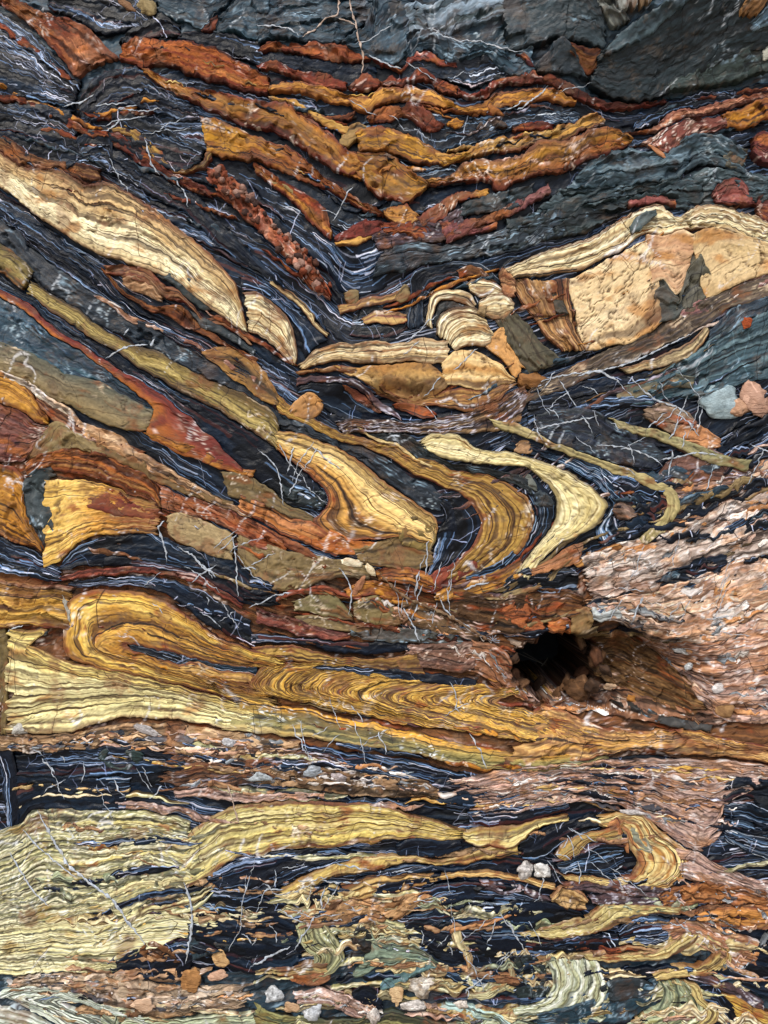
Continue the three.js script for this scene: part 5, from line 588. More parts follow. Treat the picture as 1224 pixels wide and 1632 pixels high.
// ---------------------------------------------------------------- yellow fold at left, yellow chevrons at the middle
bed('ochre', 5, [-20, 916, 30, 930, 80, 932, 115, 938], [-20, 1004, 20, 1000, 70, 998, 118, 1004], { label: 'broken ochre laminae at the left edge above the yellow fold', split: 9, step: 5, cols: ['#835f24', '#b08434', '#c09a4c', '#73481c', '#a89078'], lines: 0.5 });
pack('gold', 5, [[462, 1050, 350, 1016, 305, 985, 262, 957, 210, 944, 150, 942, 112, 955, 100, 1000, 108, 1040, 150, 1062, 210, 1074, 280, 1092, 340, 1107, 456, 1138], [456, 1062, 345, 1028, 300, 1002, 255, 980, 210, 970, 170, 970, 142, 985, 137, 1015, 146, 1036, 180, 1050, 230, 1062, 290, 1082, 345, 1098, 450, 1122], [448, 1068, 340, 1041, 290, 1019, 245, 1003, 205, 998, 180, 1003, 157, 1014, 152, 1028, 166, 1038, 195, 1045, 240, 1057, 290, 1072, 345, 1089, 440, 1110], [404, 1066, 340, 1057, 290, 1045, 250, 1036, 225, 1031, 211, 1028, 206, 1027, 206, 1030, 214, 1036, 235, 1043, 270, 1053, 310, 1066, 350, 1078, 404, 1096]], { label: 'yellow fold with nested curved laminae at left', split: 9, step: 4, lines: 0.8, lamW: 5, ends: 40, ripple: 4, stops: ['#8a6428', '#b8903c', '#d0b05c', '#a87c30', '#8a6020', '#b89044', '#94661f', '#735021'] });
bed('shale', 4, [206, 1026, 240, 1030, 290, 1044, 345, 1056, 408, 1064], [210, 1036, 240, 1046, 280, 1058, 320, 1064, 408, 1080], { label: 'black core inside the yellow fold', split: 0, cols: ['#0a0a0e', '#181a22', '#4a3424', '#101218'], streak: 0.4 });
bed('gold', 6, [280, 1060, 310, 1054, 350, 1066, 404, 1074], [290, 1068, 320, 1076, 355, 1084, 404, 1092], { split: 0, cols: ['#a8803c', '#b89458', '#8a6a44'] });
pack('cream', 6, [[10, 1000, 42, 1004, 76, 1000, 62, 1018, 46, 1024, 82, 1045, 140, 1060, 220, 1076, 300, 1098, 412, 1128], [8, 1022, 28, 1030, 42, 1034, 36, 1036, 46, 1042, 82, 1062, 140, 1076, 220, 1088, 300, 1106, 412, 1138], [6, 1078, 40, 1086, 66, 1090, 90, 1092, 120, 1092, 150, 1090, 190, 1090, 240, 1098, 300, 1113, 412, 1148], [2, 1136, 40, 1130, 70, 1124, 100, 1120, 130, 1118, 160, 1116, 200, 1112, 260, 1114, 330, 1130, 412, 1156], [6, 1166, 40, 1166, 70, 1166, 100, 1165, 130, 1158, 160, 1150, 200, 1142, 260, 1144, 340, 1155, 412, 1166]], { label: 'cream and black laminated rock under the yellow fold at the left edge', split: 10, step: 4, lines: 0.85, lamW: 5.5, ends: 26, stops: ['#b8a058', '#d0bc78', '#c0a85c', '#d4c890', '#dcd29c', '#c4b880', '#cfc48e', '#b8ac78'] });
bed('slate', 9, [40, 1012, 56, 1004, 70, 1002, 78, 1002], [42, 1022, 54, 1024, 66, 1016, 76, 1008], { split: 0, cols: ['#2a2a28', '#3c3a34', '#5a5448'] });
bed('olive', 6, [-20, 1000, -6, 1020, 0, 1080, 4, 1170], [8, 1000, 12, 1020, 12, 1080, 14, 1170], { split: 0, cols: ['#4a4028', '#6a5a34'] });
bed('gold', 4, [400, 1030, 450, 1028, 500, 1036, 545, 1048, 600, 1050, 665, 1042], [400, 1058, 450, 1054, 520, 1058, 545, 1062, 600, 1066, 680, 1076], { label: 'brown gold laminated strip above the yellow chevrons', split: 9, lines: 0.6, cols: ['#7a5a28', '#94743a', '#a88844', '#5a3c1c'] });
bed('shale', 6, [490, 1060, 560, 1064, 620, 1064, 680, 1072, 760, 1086], [500, 1066, 560, 1073, 620, 1081, 690, 1090, 760, 1096], { label: 'black and white shale strip over the yellow chevrons', split: 0, streak: 0.8 });
pack('gold', 5, [[500, 1056, 450, 1058, 425, 1062, 408, 1070, 396, 1088, 408, 1102, 440, 1112, 500, 1124, 600, 1145], [560, 1062, 500, 1060, 462, 1064, 436, 1076, 424, 1092, 440, 1106, 480, 1116, 550, 1132, 650, 1155], [590, 1068, 535, 1068, 500, 1075, 480, 1088, 476, 1098, 492, 1108, 545, 1120, 620, 1136, 720, 1160], [620, 1076, 575, 1078, 546, 1086, 524, 1097, 524, 1105, 546, 1113, 600, 1128, 680, 1146, 780, 1168], [660, 1082, 615, 1085, 584, 1094, 566, 1104, 572, 1113, 604, 1126, 660, 1140, 730, 1156, 830, 1176], [780, 1094, 730, 1096, 690, 1102, 656, 1110, 654, 1116, 676, 1124, 720, 1134, 790, 1150, 880, 1174], [850, 1100, 806, 1100, 772, 1106, 744, 1112, 740, 1118, 762, 1126, 806, 1136, 860, 1150, 920, 1168], [910, 1124, 870, 1114, 836, 1108, 808, 1112, 796, 1119, 820, 1127, 866, 1138, 910, 1150, 960, 1164]], { label: 'golden chevron folds nested sideways at the middle', split: 10, step: 5, lines: 0.7, lamW: 6.5, ripple: 5, cols: ['#5a3a34', '#d9b45c', '#4a2e34', '#a87c28', '#c49a40', '#d9b45c', '#8a5c20', '#c8a450', '#b88a30'] });
pack('zebra', 4, [[350, 1112, 470, 1130, 560, 1148, 650, 1164, 760, 1186, 860, 1198, 970, 1192], [340, 1132, 470, 1150, 560, 1166, 650, 1178, 760, 1200, 860, 1206, 970, 1196], [330, 1160, 470, 1168, 540, 1178, 640, 1192, 740, 1212, 850, 1222, 970, 1202]], { label: 'greenish gold laminated rock below the golden chevrons', split: 9, ends: 60, lines: 0.6, cols: ['#7a6a38', '#a08e50', '#b8a868', '#5a5030', '#8a6a34'], stops: ['#b8842e', '#b08a40', '#9a8a50', '#7a7448', '#a08a58'] });
pack('ochre', 5, [[850, 1130, 880, 1124, 920, 1144, 970, 1160, 1040, 1163, 1100, 1160, 1160, 1174, 1246, 1186], [840, 1160, 880, 1160, 920, 1172, 970, 1178, 1040, 1178, 1100, 1176, 1160, 1186, 1246, 1196], [780, 1216, 860, 1220, 910, 1206, 960, 1196, 1000, 1191, 1080, 1196, 1150, 1201, 1246, 1212]], { label: 'orange gold bed running right from the chevrons under the hole', split: 11, cols: ['#987030', '#b8883e', '#cca468', '#835f39', '#a87c48', '#c49850'], lines: 0.55, lamW: 5, ripple: 3, ends: 30 });

// ---------------------------------------------------------------- lower part
pack('rubble', 4, [[-20, 1164, 60, 1170, 150, 1160, 230, 1150, 300, 1156, 410, 1170, 480, 1176], [-20, 1196, 80, 1196, 160, 1184, 240, 1184, 310, 1198, 400, 1200, 480, 1196]], { label: 'crumbly brown rubble band under the cream laminae at left', split: 0 });
bed('shale', 3, [26, 1204, 100, 1190, 160, 1184, 230, 1184, 302, 1204], [26, 1238, 100, 1236, 200, 1226, 260, 1224, 302, 1218], { label: 'blue black lens with white veins at lower left', split: 18, streak: 0.7, vein: 0.8, stain: 0 });
bed('slate', 7, [160, 1194, 185, 1184, 215, 1184, 236, 1196], [170, 1208, 190, 1218, 215, 1218, 232, 1208], { split: 0, cols: ['#22302e', '#304240'], streak: 0.1 });
bed('purple', 2, [260, 1194, 350, 1186, 420, 1184, 500, 1192, 560, 1204], [250, 1254, 350, 1246, 420, 1240, 500, 1234, 560, 1228], { label: 'dark flaky rock with pale crumbs at the lower middle left', ends: 50, split: 10, step: 7, cols: ['#14161c', '#3a2a20', '#6a4a34', '#0e1016', '#544034'] });
bed('shale', 2, [480, 1180, 560, 1196, 640, 1208, 720, 1222, 780, 1240], [480, 1206, 560, 1222, 640, 1236, 720, 1250, 780, 1262], { label: 'streaked blue black shale under the greenish gold laminae', split: 10, streak: 0.9 });
bed('rubble', 4, [400, 1216, 470, 1212, 540, 1218, 620, 1230, 700, 1236], [400, 1240, 470, 1246, 540, 1256, 620, 1262, 700, 1262], { split: 0 });
pack('shale', 2, [[14, 1238, 60, 1234, 120, 1232, 214, 1232], [20, 1262, 60, 1248, 120, 1248, 214, 1250], [24, 1290, 60, 1268, 120, 1264, 212, 1256], [26, 1316, 60, 1290, 130, 1286, 212, 1282]], { label: 'black beds with thin white lines at lower left', split: 9, streak: 0.6, step: 6, cols: ['#07090e', '#10141c', '#1a2230', '#0a0c12'] });
bed('cream', 7, [20, 1256, 60, 1247, 120, 1248, 214, 1250], [20, 1261, 60, 1252, 120, 1253, 214, 1254], { split: 0, rim: 0, cols: ['#a88a50', '#c8b080'] });
bed('cream', 7, [26, 1288, 58, 1266, 90, 1262, 208, 1256], [28, 1292, 60, 1270, 92, 1266, 208, 1258], { split: 0, rim: 0, cols: ['#b8a880', '#d8ccb0'] });
bed('shale', 0, [-20, 1190, -4, 1210, 4, 1260, 10, 1330], [16, 1190, 26, 1220, 30, 1270, 24, 1330], { label: 'black shale column along the lower left edge', split: 0, streak: 0.5 });
pack('zebra', 6, [[-20, 1334, 25, 1312, 60, 1289, 130, 1284, 190, 1282, 245, 1286, 310, 1302], [-20, 1366, 25, 1346, 60, 1326, 120, 1322, 185, 1318, 240, 1312, 311, 1330], [-20, 1400, 25, 1386, 60, 1363, 120, 1358, 190, 1346, 245, 1338, 312, 1362], [-20, 1430, 25, 1420, 70, 1400, 130, 1395, 195, 1384, 245, 1361, 312, 1388], [-20, 1455, 40, 1450, 90, 1430, 150, 1425, 196, 1420, 250, 1396, 311, 1424], [-20, 1478, 40, 1474, 100, 1460, 160, 1446, 215, 1446, 262, 1428, 312, 1430]], { label: 'cream and black striped rock domed at lower left', split: 10, step: 4, lines: 0.85, lamW: 5, ripple: 3 });
bed('shale', 5, [214, 1446, 245, 1430, 280, 1422, 312, 1428], [222, 1448, 250, 1446, 282, 1442, 310, 1440], { label: 'black lens under the dome of striped rock at lower left', split: 0, streak: 0.2, stain: 0 });
pack('zebra', 7, [[-20, 1476, 40, 1472, 100, 1461, 165, 1464, 220, 1450, 270, 1443, 352, 1452], [-20, 1498, 60, 1488, 115, 1482, 170, 1480, 220, 1468, 280, 1460, 354, 1464], [-20, 1520, 60, 1505, 120, 1498, 170, 1492, 220, 1484, 260, 1480, 300, 1482], [-20, 1532, 40, 1530, 90, 1524, 130, 1520, 160, 1518, 180, 1518, 196, 1518], [-20, 1552, 40, 1550, 90, 1544, 130, 1540, 160, 1536, 180, 1536, 196, 1534]], { label: 'bright cream striped beds running in from the lower left edge', split: 10, step: 4, lines: 0.7, lamW: 6, cols: ['#dcd6a8', '#c8c08a', '#e2dcb8', '#9a9460', '#d0c898'] });
bed('shale', 2, [178, 1522, 200, 1502, 240, 1492, 280, 1488, 312, 1482], [186, 1540, 210, 1544, 240, 1552, 280, 1552, 310, 1545], { label: 'blue black pocket with rusty crumbs at lower left', split: 0, streak: 0.3, vein: 0.6, stain: 0.25 });
bed('brown', 7, [226, 1500, 246, 1486, 270, 1494, 292, 1516], [230, 1508, 246, 1516, 268, 1520, 290, 1522], { split: 0 });
bed('slate', 2, [300, 1478, 330, 1470, 360, 1470, 380, 1480], [306, 1520, 330, 1510, 360, 1500, 380, 1496], { split: 0, cols: ['#1c2c34', '#2a3c44'] });
pack('rubble', 5, [[20, 1556, 100, 1546, 190, 1540, 250, 1556, 310, 1560, 408, 1556], [10, 1575, 100, 1570, 180, 1588, 250, 1596, 310, 1600, 408, 1590]], { label: 'tan crumbly band above the pale fold at the bottom left', split: 0, ends: 40, cols: ['#6a5c4c', '#a89880', '#3a3028', '#94806a', '#c4b8a8'] });
pack('pale', 5, [[190, 1660, 120, 1640, 60, 1612, 10, 1592, -14, 1586, 30, 1574, 90, 1568, 150, 1580, 230, 1600], [230, 1660, 160, 1630, 110, 1610, 60, 1596, 30, 1590, 60, 1580, 110, 1578, 160, 1592, 240, 1612], [300, 1660, 230, 1640, 180, 1615, 130, 1602, 104, 1592, 118, 1586, 150, 1592, 190, 1602, 260, 1630]], { label: 'pale green white fold with dark lines in the bottom left corner', split: 10, step: 4, lines: 0.6, lamW: 6 });
pack('pale', 5, [[-20, 1600, 30, 1612, 80, 1630, 110, 1660], [-20, 1660, 10, 1662, 40, 1664, 70, 1668]], { split: 10, lines: 0.4 });
pack('green', 4, [[170, 1600, 190, 1610, 200, 1590, 230, 1605, 290, 1612, 350, 1606, 408, 1600], [160, 1630, 190, 1640, 215, 1625, 260, 1628, 310, 1626, 360, 1624, 420, 1622], [160, 1664, 200, 1664, 230, 1662, 270, 1664, 320, 1664, 370, 1664, 430, 1664]], { label: 'greenish crumpled laminae at the bottom edge left of centre', split: 9, lines: 0.6 });

pack('gold', 5, [[284, 1338, 326, 1304, 372, 1280, 410, 1275, 460, 1268, 520, 1270, 580, 1268, 640, 1284, 700, 1300, 742, 1316], [288, 1370, 328, 1340, 370, 1316, 410, 1308, 465, 1302, 525, 1302, 580, 1296, 640, 1302, 695, 1312, 742, 1321], [292, 1412, 328, 1388, 372, 1362, 410, 1355, 470, 1342, 530, 1340, 575, 1330, 620, 1325, 680, 1326, 742, 1328]], { label: 'yellow cream laminated band arching right from the dome at the lower middle', ends: 26, split: 9, step: 4, lines: 0.6, cols: ['#a8924c', '#d0c084', '#e4d8a4', '#74642f', '#c8b468', '#b0954c', '#4a4428'], lamW: 5, sstops: ['#c8c490', '#c4bc80', '#c8b468', '#c4ac5c', '#b89a50'], smix: 0.45 });
bed('pink', 5, [280, 1252, 340, 1250, 400, 1258, 460, 1254, 520, 1256], [284, 1262, 340, 1264, 400, 1272, 460, 1266, 520, 1266], { split: 0 });
bed('shale', 1, [330, 1382, 400, 1358, 470, 1345, 530, 1340, 572, 1348], [342, 1420, 400, 1424, 440, 1404, 490, 1382, 560, 1358], { label: 'blue black shale webbed with white cracks at the lower middle left', split: 22, vein: 1.0, streak: 0.6, stain: 0 });
bed('shale', 1, [300, 1420, 340, 1416, 400, 1420, 450, 1428, 480, 1450], [306, 1500, 350, 1520, 400, 1540, 450, 1540, 482, 1525], { label: 'dark blue shale with flecks at the bottom left of centre', split: 24, vein: 0.6, streak: 0.6, stain: 0, cols: ['#070b12', '#0e1520', '#16202e', '#0a0e16'] });
pack('gold', 5, [[446, 1408, 490, 1385, 540, 1362, 590, 1352, 650, 1352, 700, 1358, 760, 1346, 822, 1324], [454, 1420, 500, 1402, 542, 1384, 592, 1376, 650, 1364, 710, 1368, 762, 1362, 822, 1350]], { label: 'wavy yellow band under the arching laminated band at the lower middle', split: 7, lines: 0.6, cols: ['#a88c48', '#c8b068', '#8a6c38', '#d4c48c'] });
bed('shale', 2, [560, 1392, 600, 1378, 650, 1368, 700, 1372], [566, 1400, 604, 1390, 652, 1380, 700, 1378], { split: 0 });
bed('shale', 2, [494, 1420, 512, 1404, 532, 1402, 544, 1412], [496, 1426, 514, 1426, 530, 1424, 544, 1418], { split: 0 });
bed('shale', 1, [585, 1410, 620, 1392, 660, 1388, 702, 1382], [590, 1414, 620, 1412, 660, 1402, 704, 1392], { split: 0 });
pack('gold', 5, [[545, 1398, 590, 1384, 640, 1380, 690, 1384, 740, 1376, 820, 1384, 880, 1400], [560, 1424, 600, 1416, 650, 1404, 700, 1392, 742, 1384, 820, 1392, 880, 1408]], { split: 6, lines: 0.5, cols: ['#a07844', '#b89458', '#c8b078', '#7a5a30'] });
bed('shale', 2, [640, 1420, 680, 1402, 730, 1394, 800, 1398, 860, 1412], [660, 1438, 700, 1432, 740, 1424, 800, 1420, 860, 1428], { label: 'dark shale lens between the wavy yellow bands at the lower middle', split: 0, streak: 0.6 });
pack('rubble', 6, [[470, 1450, 510, 1428, 560, 1416, 600, 1420, 650, 1412, 690, 1404], [480, 1462, 520, 1458, 560, 1456, 600, 1454, 640, 1452, 690, 1418]], { label: 'orange crumbly knot at the lower middle', split: 0, ends: 30, cols: ['#6a4a34', '#94704c', '#b09068', '#4a3424', '#84603c'] });
bed('shale', 1, [640, 1450, 700, 1436, 760, 1425, 850, 1424], [650, 1500, 700, 1540, 780, 1570, 850, 1560], { label: 'large blue black shale patch at the lower middle right', split: 24, streak: 0.6, vein: 0.5, stain: 0, cols: ['#0a0e16', '#141a26', '#1c2634', '#0e121a'] });
bed('ochre', 7, [712, 1466, 740, 1460, 780, 1450, 830, 1436], [716, 1474, 742, 1467, 784, 1456, 830, 1442], { label: 'thin orange seam over the blue black shale patch at the lower middle', split: 0, cols: ['#94643c', '#b07e50'] });
pack('cream', 8, [[716, 1468, 722, 1490, 736, 1508, 742, 1532], [732, 1464, 736, 1486, 748, 1504, 752, 1528]], { label: 'small cream zigzag hanging from the orange seam', split: 0, cols: ['#8a8058', '#c4b890', '#a89c70'] });
pack('cream', 8, [[800, 1490, 798, 1520, 806, 1546, 770, 1566, 740, 1572], [816, 1488, 812, 1520, 818, 1550, 780, 1576, 742, 1580]], { label: 'cream hook shaped seam in the blue black shale', split: 0, cols: ['#8a8660', '#b8b48c', '#9a966c'] });
pack('green', 6, [[474, 1460, 480, 1490, 502, 1514, 494, 1530, 470, 1534], [494, 1456, 506, 1490, 524, 1514, 512, 1536, 480, 1546], [520, 1452, 540, 1488, 548, 1512, 536, 1532, 500, 1552]], { label: 'grey green zigzag fold at the bottom middle', split: 9, lines: 0.6, cols: ['#5a5c40', '#8a8a60', '#b0b088', '#3c4030', '#a8a478'] });
bed('gold', 7, [406, 1534, 440, 1528, 490, 1522, 524, 1520], [408, 1542, 445, 1540, 490, 1540, 526, 1536], { label: 'thin gold seam left of the grey green zigzag fold', split: 0, cols: ['#8a7c4c', '#b0a06c', '#94643c'] });
bed('rust', 7, [460, 1538, 490, 1540, 520, 1536, 532, 1542], [466, 1548, 490, 1556, 510, 1558, 530, 1548], { split: 0, cols: ['#734e39', '#8c6548'] });
pack('green', 5, [[588, 1460, 596, 1478, 620, 1492, 660, 1494, 700, 1522], [590, 1500, 600, 1506, 620, 1510, 660, 1512, 698, 1526], [556, 1550, 580, 1540, 600, 1528, 650, 1520, 690, 1528]], { label: 'teal green triangle of folded slate at the bottom middle', split: 9, cols: ['#22302e', '#54665a', '#7c8c78', '#182220', '#8a9478'] });
bed('teal', 4, [600, 1556, 640, 1530, 680, 1512, 700, 1520], [612, 1564, 650, 1548, 684, 1530, 704, 1528], { split: 0, cols: ['#4a6464', '#6c8884'] });
bed('slate', 3, [560, 1470, 574, 1462, 590, 1474, 592, 1496], [562, 1490, 572, 1500, 584, 1504, 592, 1502], { split: 0, cols: ['#0e1416', '#1a2224'] });
bed('shale', 3, [560, 1570, 580, 1556, 600, 1560, 612, 1576], [562, 1580, 580, 1586, 600, 1592, 612, 1590], { split: 0 });
bed('pink', 5, [470, 1570, 520, 1562, 560, 1572, 600, 1590], [474, 1584, 520, 1588, 560, 1604, 600, 1612], { split: 0 });
pack('green', 4, [[408, 1585, 440, 1600, 500, 1606, 560, 1608, 620, 1596, 680, 1606, 740, 1626], [408, 1664, 450, 1664, 500, 1664, 560, 1664, 620, 1664, 680, 1664, 740, 1664]], { label: 'dark green streaky rock along the bottom edge at the middle', split: 12, lines: 0.5, cols: ['#2a3428', '#4a5440', '#8a8450', '#1c2420', '#a89c64'] });
pack('pale', 6, [[700, 1590, 730, 1598, 780, 1614, 820, 1640, 830, 1664], [708, 1584, 740, 1588, 790, 1602, 836, 1632, 850, 1664]], { label: 'pale blue green stripe at the bottom edge right of the middle', split: 0, cols: ['#8aa4a0', '#a8c0ba', '#6c8480'] });

// ---------------------------------------------------------------- lower right
pack('pink', 4, [[700, 1240, 780, 1224, 860, 1212, 920, 1208, 980, 1204, 1040, 1206, 1130, 1206, 1246, 1218], [720, 1256, 816, 1242, 900, 1226, 980, 1226, 1050, 1234, 1120, 1246, 1170, 1236, 1246, 1236], [740, 1270, 816, 1262, 900, 1246, 970, 1246, 1040, 1262, 1090, 1282, 1130, 1290, 1150, 1262], [745, 1292, 816, 1286, 900, 1272, 960, 1270, 1030, 1300, 1070, 1330, 1110, 1350, 1145, 1330]], { label: 'pink brown striated rock sweeping across the lower right', ends: 70, split: 8, step: 7, streak: 0.5 });
bed('shale', 5, [690, 1262, 740, 1254, 780, 1258, 830, 1250], [700, 1270, 740, 1276, 780, 1272, 830, 1262], { split: 0 });
bed('shale', 3, [740, 1284, 800, 1276, 840, 1276, 900, 1268], [748, 1304, 800, 1306, 850, 1296, 905, 1280], { split: 0, streak: 0.8 });
pack('gold', 6, [[735, 1318, 770, 1308, 816, 1306, 850, 1296, 900, 1290], [735, 1332, 770, 1340, 816, 1338, 850, 1310, 900, 1298]], { label: 'yellow cream wavy layer left of the black lenses at the lower right', split: 7, lines: 0.6, cols: ['#a8924c', '#c4b06c', '#dccf94', '#8a7638'] });
bed('shale', 6, [630, 1336, 650, 1326, 690, 1326, 736, 1330], [632, 1350, 660, 1354, 690, 1354, 732, 1344], { label: 'small black lens under the yellow cream laminated band', split: 0, streak: 0.6 });
bed('shale', 5, [818, 1336, 860, 1310, 910, 1295, 946, 1288], [826, 1356, 860, 1359, 890, 1332, 952, 1312], { label: 'upper black shale lens with white scratches at the lower right', split: 0, streak: 0.4, stain: 0.05, vein: 0.5, cols: ['#0e1016', '#1a1c26', '#242430'] });
bed('gold', 9, [878, 1352, 890, 1330, 920, 1320, 950, 1314, 988, 1296], [890, 1361, 912, 1352, 932, 1334, 958, 1329, 988, 1330], { label: 'golden finger of rock between two black lenses at the lower right', split: 0, lines: 0.2, cols: ['#94682c', '#b08a48', '#8a7c50', '#a88040'] });
bed('shale', 5, [876, 1363, 920, 1340, 950, 1331, 990, 1337], [888, 1377, 930, 1381, 965, 1379, 988, 1362], { label: 'lower black shale lens with white scratches at the lower right', split: 0, streak: 0.4, stain: 0, vein: 0.5, cols: ['#0e1016', '#191b24', '#222430'] });
pack('gold', 6, [[944, 1292, 1010, 1286, 1050, 1320, 1090, 1350, 1096, 1380, 1060, 1404, 1000, 1406, 900, 1390], [950, 1300, 1000, 1300, 1024, 1330, 1052, 1352, 1050, 1380, 1030, 1396, 990, 1396, 890, 1382], [956, 1306, 984, 1312, 996, 1338, 1010, 1360, 1008, 1376, 996, 1386, 960, 1388, 880, 1378]], { label: 'yellow fold wrapping round the black lenses at the lower right', split: 9, step: 5, cols: ['#b08a48', '#c8ac68', '#d8c890', '#a07434', '#9f6e45'], lines: 0.35, ripple: 4, lamW: 8 });
bed('olive', 10, [986, 1308, 996, 1306, 1014, 1316, 1036, 1344], [992, 1330, 1000, 1346, 1014, 1348, 1034, 1350], { label: 'grey triangle of rock inside the yellow fold at the lower right', split: 0, cols: ['#6c7468', '#8a9284', '#5c6258'] });
bed('ochre', 11, [964, 1298, 974, 1294, 986, 1312, 998, 1350], [960, 1304, 970, 1308, 982, 1330, 994, 1350], { split: 0, cols: ['#9f6e45', '#b87c4c'] });
pack('pink', 4, [[1060, 1340, 1100, 1350, 1140, 1372, 1180, 1390, 1246, 1400], [1080, 1390, 1120, 1400, 1160, 1410, 1200, 1418, 1246, 1424]], { label: 'pinkish brown splintered rock at the right edge of the lower part', split: 9, step: 7 });
bed('shale', 2, [1140, 1250, 1170, 1230, 1210, 1236, 1246, 1240], [1146, 1330, 1180, 1350, 1210, 1360, 1246, 1364], { label: 'black broken shale at the right edge of the lower part', split: 14, step: 9, cellH: 12, streak: 0.5, cols: ['#07090d', '#11141c', '#2a2424', '#0c1016'] });
pack('purple', 3, [[886, 1394, 950, 1390, 1000, 1398, 1080, 1408], [890, 1404, 955, 1414, 1010, 1420, 1080, 1422]], { label: 'dark purple lens under the yellow fold at the lower right', split: 0, streak: 0.7 });
pack('purple', 2, [[760, 1390, 800, 1398, 850, 1408, 880, 1424], [760, 1402, 800, 1412, 846, 1420, 870, 1426]], { split: 0 });
bed('purple', 3, [930, 1418, 970, 1416, 1010, 1422, 1070, 1424], [936, 1428, 970, 1434, 1010, 1434, 1070, 1432], { split: 0 });
bed('gold', 8, [872, 1416, 890, 1400, 912, 1402, 930, 1424], [874, 1424, 888, 1434, 910, 1440, 928, 1440], { split: 0, cols: ['#94703c', '#b89868', '#6a4a2c'], cell: [14, 12], cellH: 8 });
pack('rust', 6, [[1040, 1416, 1080, 1400, 1130, 1396, 1180, 1404, 1246, 1414], [1050, 1440, 1090, 1432, 1140, 1430, 1190, 1436, 1246, 1444]], { label: 'rough rusty orange band at the right edge of the lower part', cols: ['#734826', '#8c5d34', '#9f7248', '#5a301a'], split: 0, cell: [22, 12], cellH: 12 });
bed('ochre', 6, [1100, 1446, 1130, 1436, 1170, 1434, 1246, 1440], [1104, 1460, 1130, 1464, 1170, 1470, 1246, 1470], { label: 'orange patch below the rough rusty band at the right', split: 0, cols: ['#9f6e34', '#b87e40', '#8c5d25'], cell: [24, 16], cellH: 9 });
bed('shale', 3, [780, 1430, 830, 1420, 872, 1425, 922, 1442], [780, 1468, 830, 1471, 880, 1461, 926, 1450], { label: 'blue black shale lens above the cream wave at the lower right', split: 0, streak: 0.5, stain: 0 });
pack('gold', 7, [[818, 1474, 880, 1460, 930, 1448, 950, 1434, 1000, 1431, 1080, 1434], [824, 1478, 890, 1470, 945, 1460, 972, 1444, 1010, 1438, 1078, 1440], [830, 1483, 900, 1481, 968, 1472, 994, 1456, 1030, 1449, 1076, 1446]], { label: 'cream wave shaped bed at the lower right', split: 7, cols: ['#b8a868', '#d4c890', '#94834c', '#c8b87c'], lines: 0.5, ripple: 3 });
bed('shale', 2, [816, 1484, 860, 1486, 920, 1484, 980, 1478], [816, 1502, 860, 1504, 920, 1506, 985, 1498], { split: 0, streak: 0.9, cols: ['#14181e', '#283038', '#0e1218'] });
bed('shale', 4, [976, 1478, 1000, 1456, 1030, 1450, 1062, 1456], [986, 1492, 1010, 1500, 1036, 1498, 1062, 1484], { label: 'black lens right of the cream wave at the lower right', split: 0, streak: 0.3, vein: 0.5, stain: 0 });
pack('gold', 7, [[916, 1510, 960, 1508, 1000, 1512, 1050, 1500, 1076, 1484, 1092, 1474], [930, 1520, 970, 1522, 1010, 1523, 1062, 1516, 1088, 1500, 1106, 1482]], { label: 'cream swirl bed under the black lens at the lower right', split: 0, cols: ['#a89458', '#cfc088', '#8a7440'], lines: 0.5 });
bed('rust', 5, [908, 1496, 940, 1492, 970, 1500, 1010, 1504], [912, 1502, 940, 1504, 970, 1508, 1010, 1509], { split: 0 });
pack('pink', 4, [[1040, 1462, 1080, 1456, 1120, 1466, 1160, 1480, 1200, 1490], [1080, 1500, 1110, 1500, 1140, 1520, 1170, 1540, 1200, 1550]], { label: 'orange pink broken rock right of the cream swirl', split: 10, step: 9, cols: ['#835f48', '#a87450', '#6a4a44', '#b0906c', '#54423c'] });
bed('shale', 3, [1180, 1504, 1200, 1494, 1220, 1496, 1246, 1500], [1170, 1560, 1196, 1572, 1220, 1580, 1246, 1584], { label: 'blue black rock on the right edge near the bottom', split: 0, streak: 0.3, cols: ['#10101a', '#1c1c2a', '#141824'] });
pack('gold', 6, [[1030, 1540, 1070, 1530, 1110, 1526, 1136, 1504, 1140, 1486], [1040, 1556, 1080, 1548, 1130, 1546, 1156, 1530, 1160, 1510]], { label: 'yellow laminated bed rising at the lower right', split: 7, cols: ['#a89050', '#c8b478', '#8a6c38'], lines: 0.5, ripple: 3 });
bed('slate', 3, [816, 1504, 840, 1508, 858, 1520, 868, 1536], [816, 1582, 840, 1584, 860, 1580, 872, 1560], { label: 'dark green slate eye left of the pale green fold', split: 0, blocks: 2, cols: ['#10181a', '#1c2628', '#26302e'] });
pack('pale', 7, [[860, 1514, 876, 1540, 874, 1566, 856, 1584, 812, 1596], [892, 1514, 904, 1540, 902, 1566, 886, 1588, 816, 1602], [922, 1518, 930, 1542, 930, 1566, 920, 1590, 820, 1608], [948, 1522, 958, 1548, 964, 1564, 946, 1594, 824, 1614]], { label: 'pale green white fold with wavy dark lines at the lower right', split: 10, step: 4, lines: 0.55, ripple: 6, lamW: 7, cols: ['#c8ccb4', '#dce0d0', '#98a08a', '#b0b08a', '#7a8468'] });
bed('teal', 5, [848, 1602, 900, 1590, 940, 1580, 990, 1558, 1040, 1560], [850, 1622, 900, 1626, 950, 1620, 1000, 1612, 1046, 1582], { label: 'teal blue slate eye ringed by pale laminae at the bottom right', split: 0, cols: ['#102230', '#1c3440', '#26404c', '#14202a'], streak: 0.3, stain: 0 });
bed('slate', 6, [950, 1562, 970, 1546, 1010, 1548, 1040, 1562], [956, 1580, 975, 1584, 1004, 1580, 1036, 1576], { split: 0, cols: ['#1a2024', '#2c3438'] });
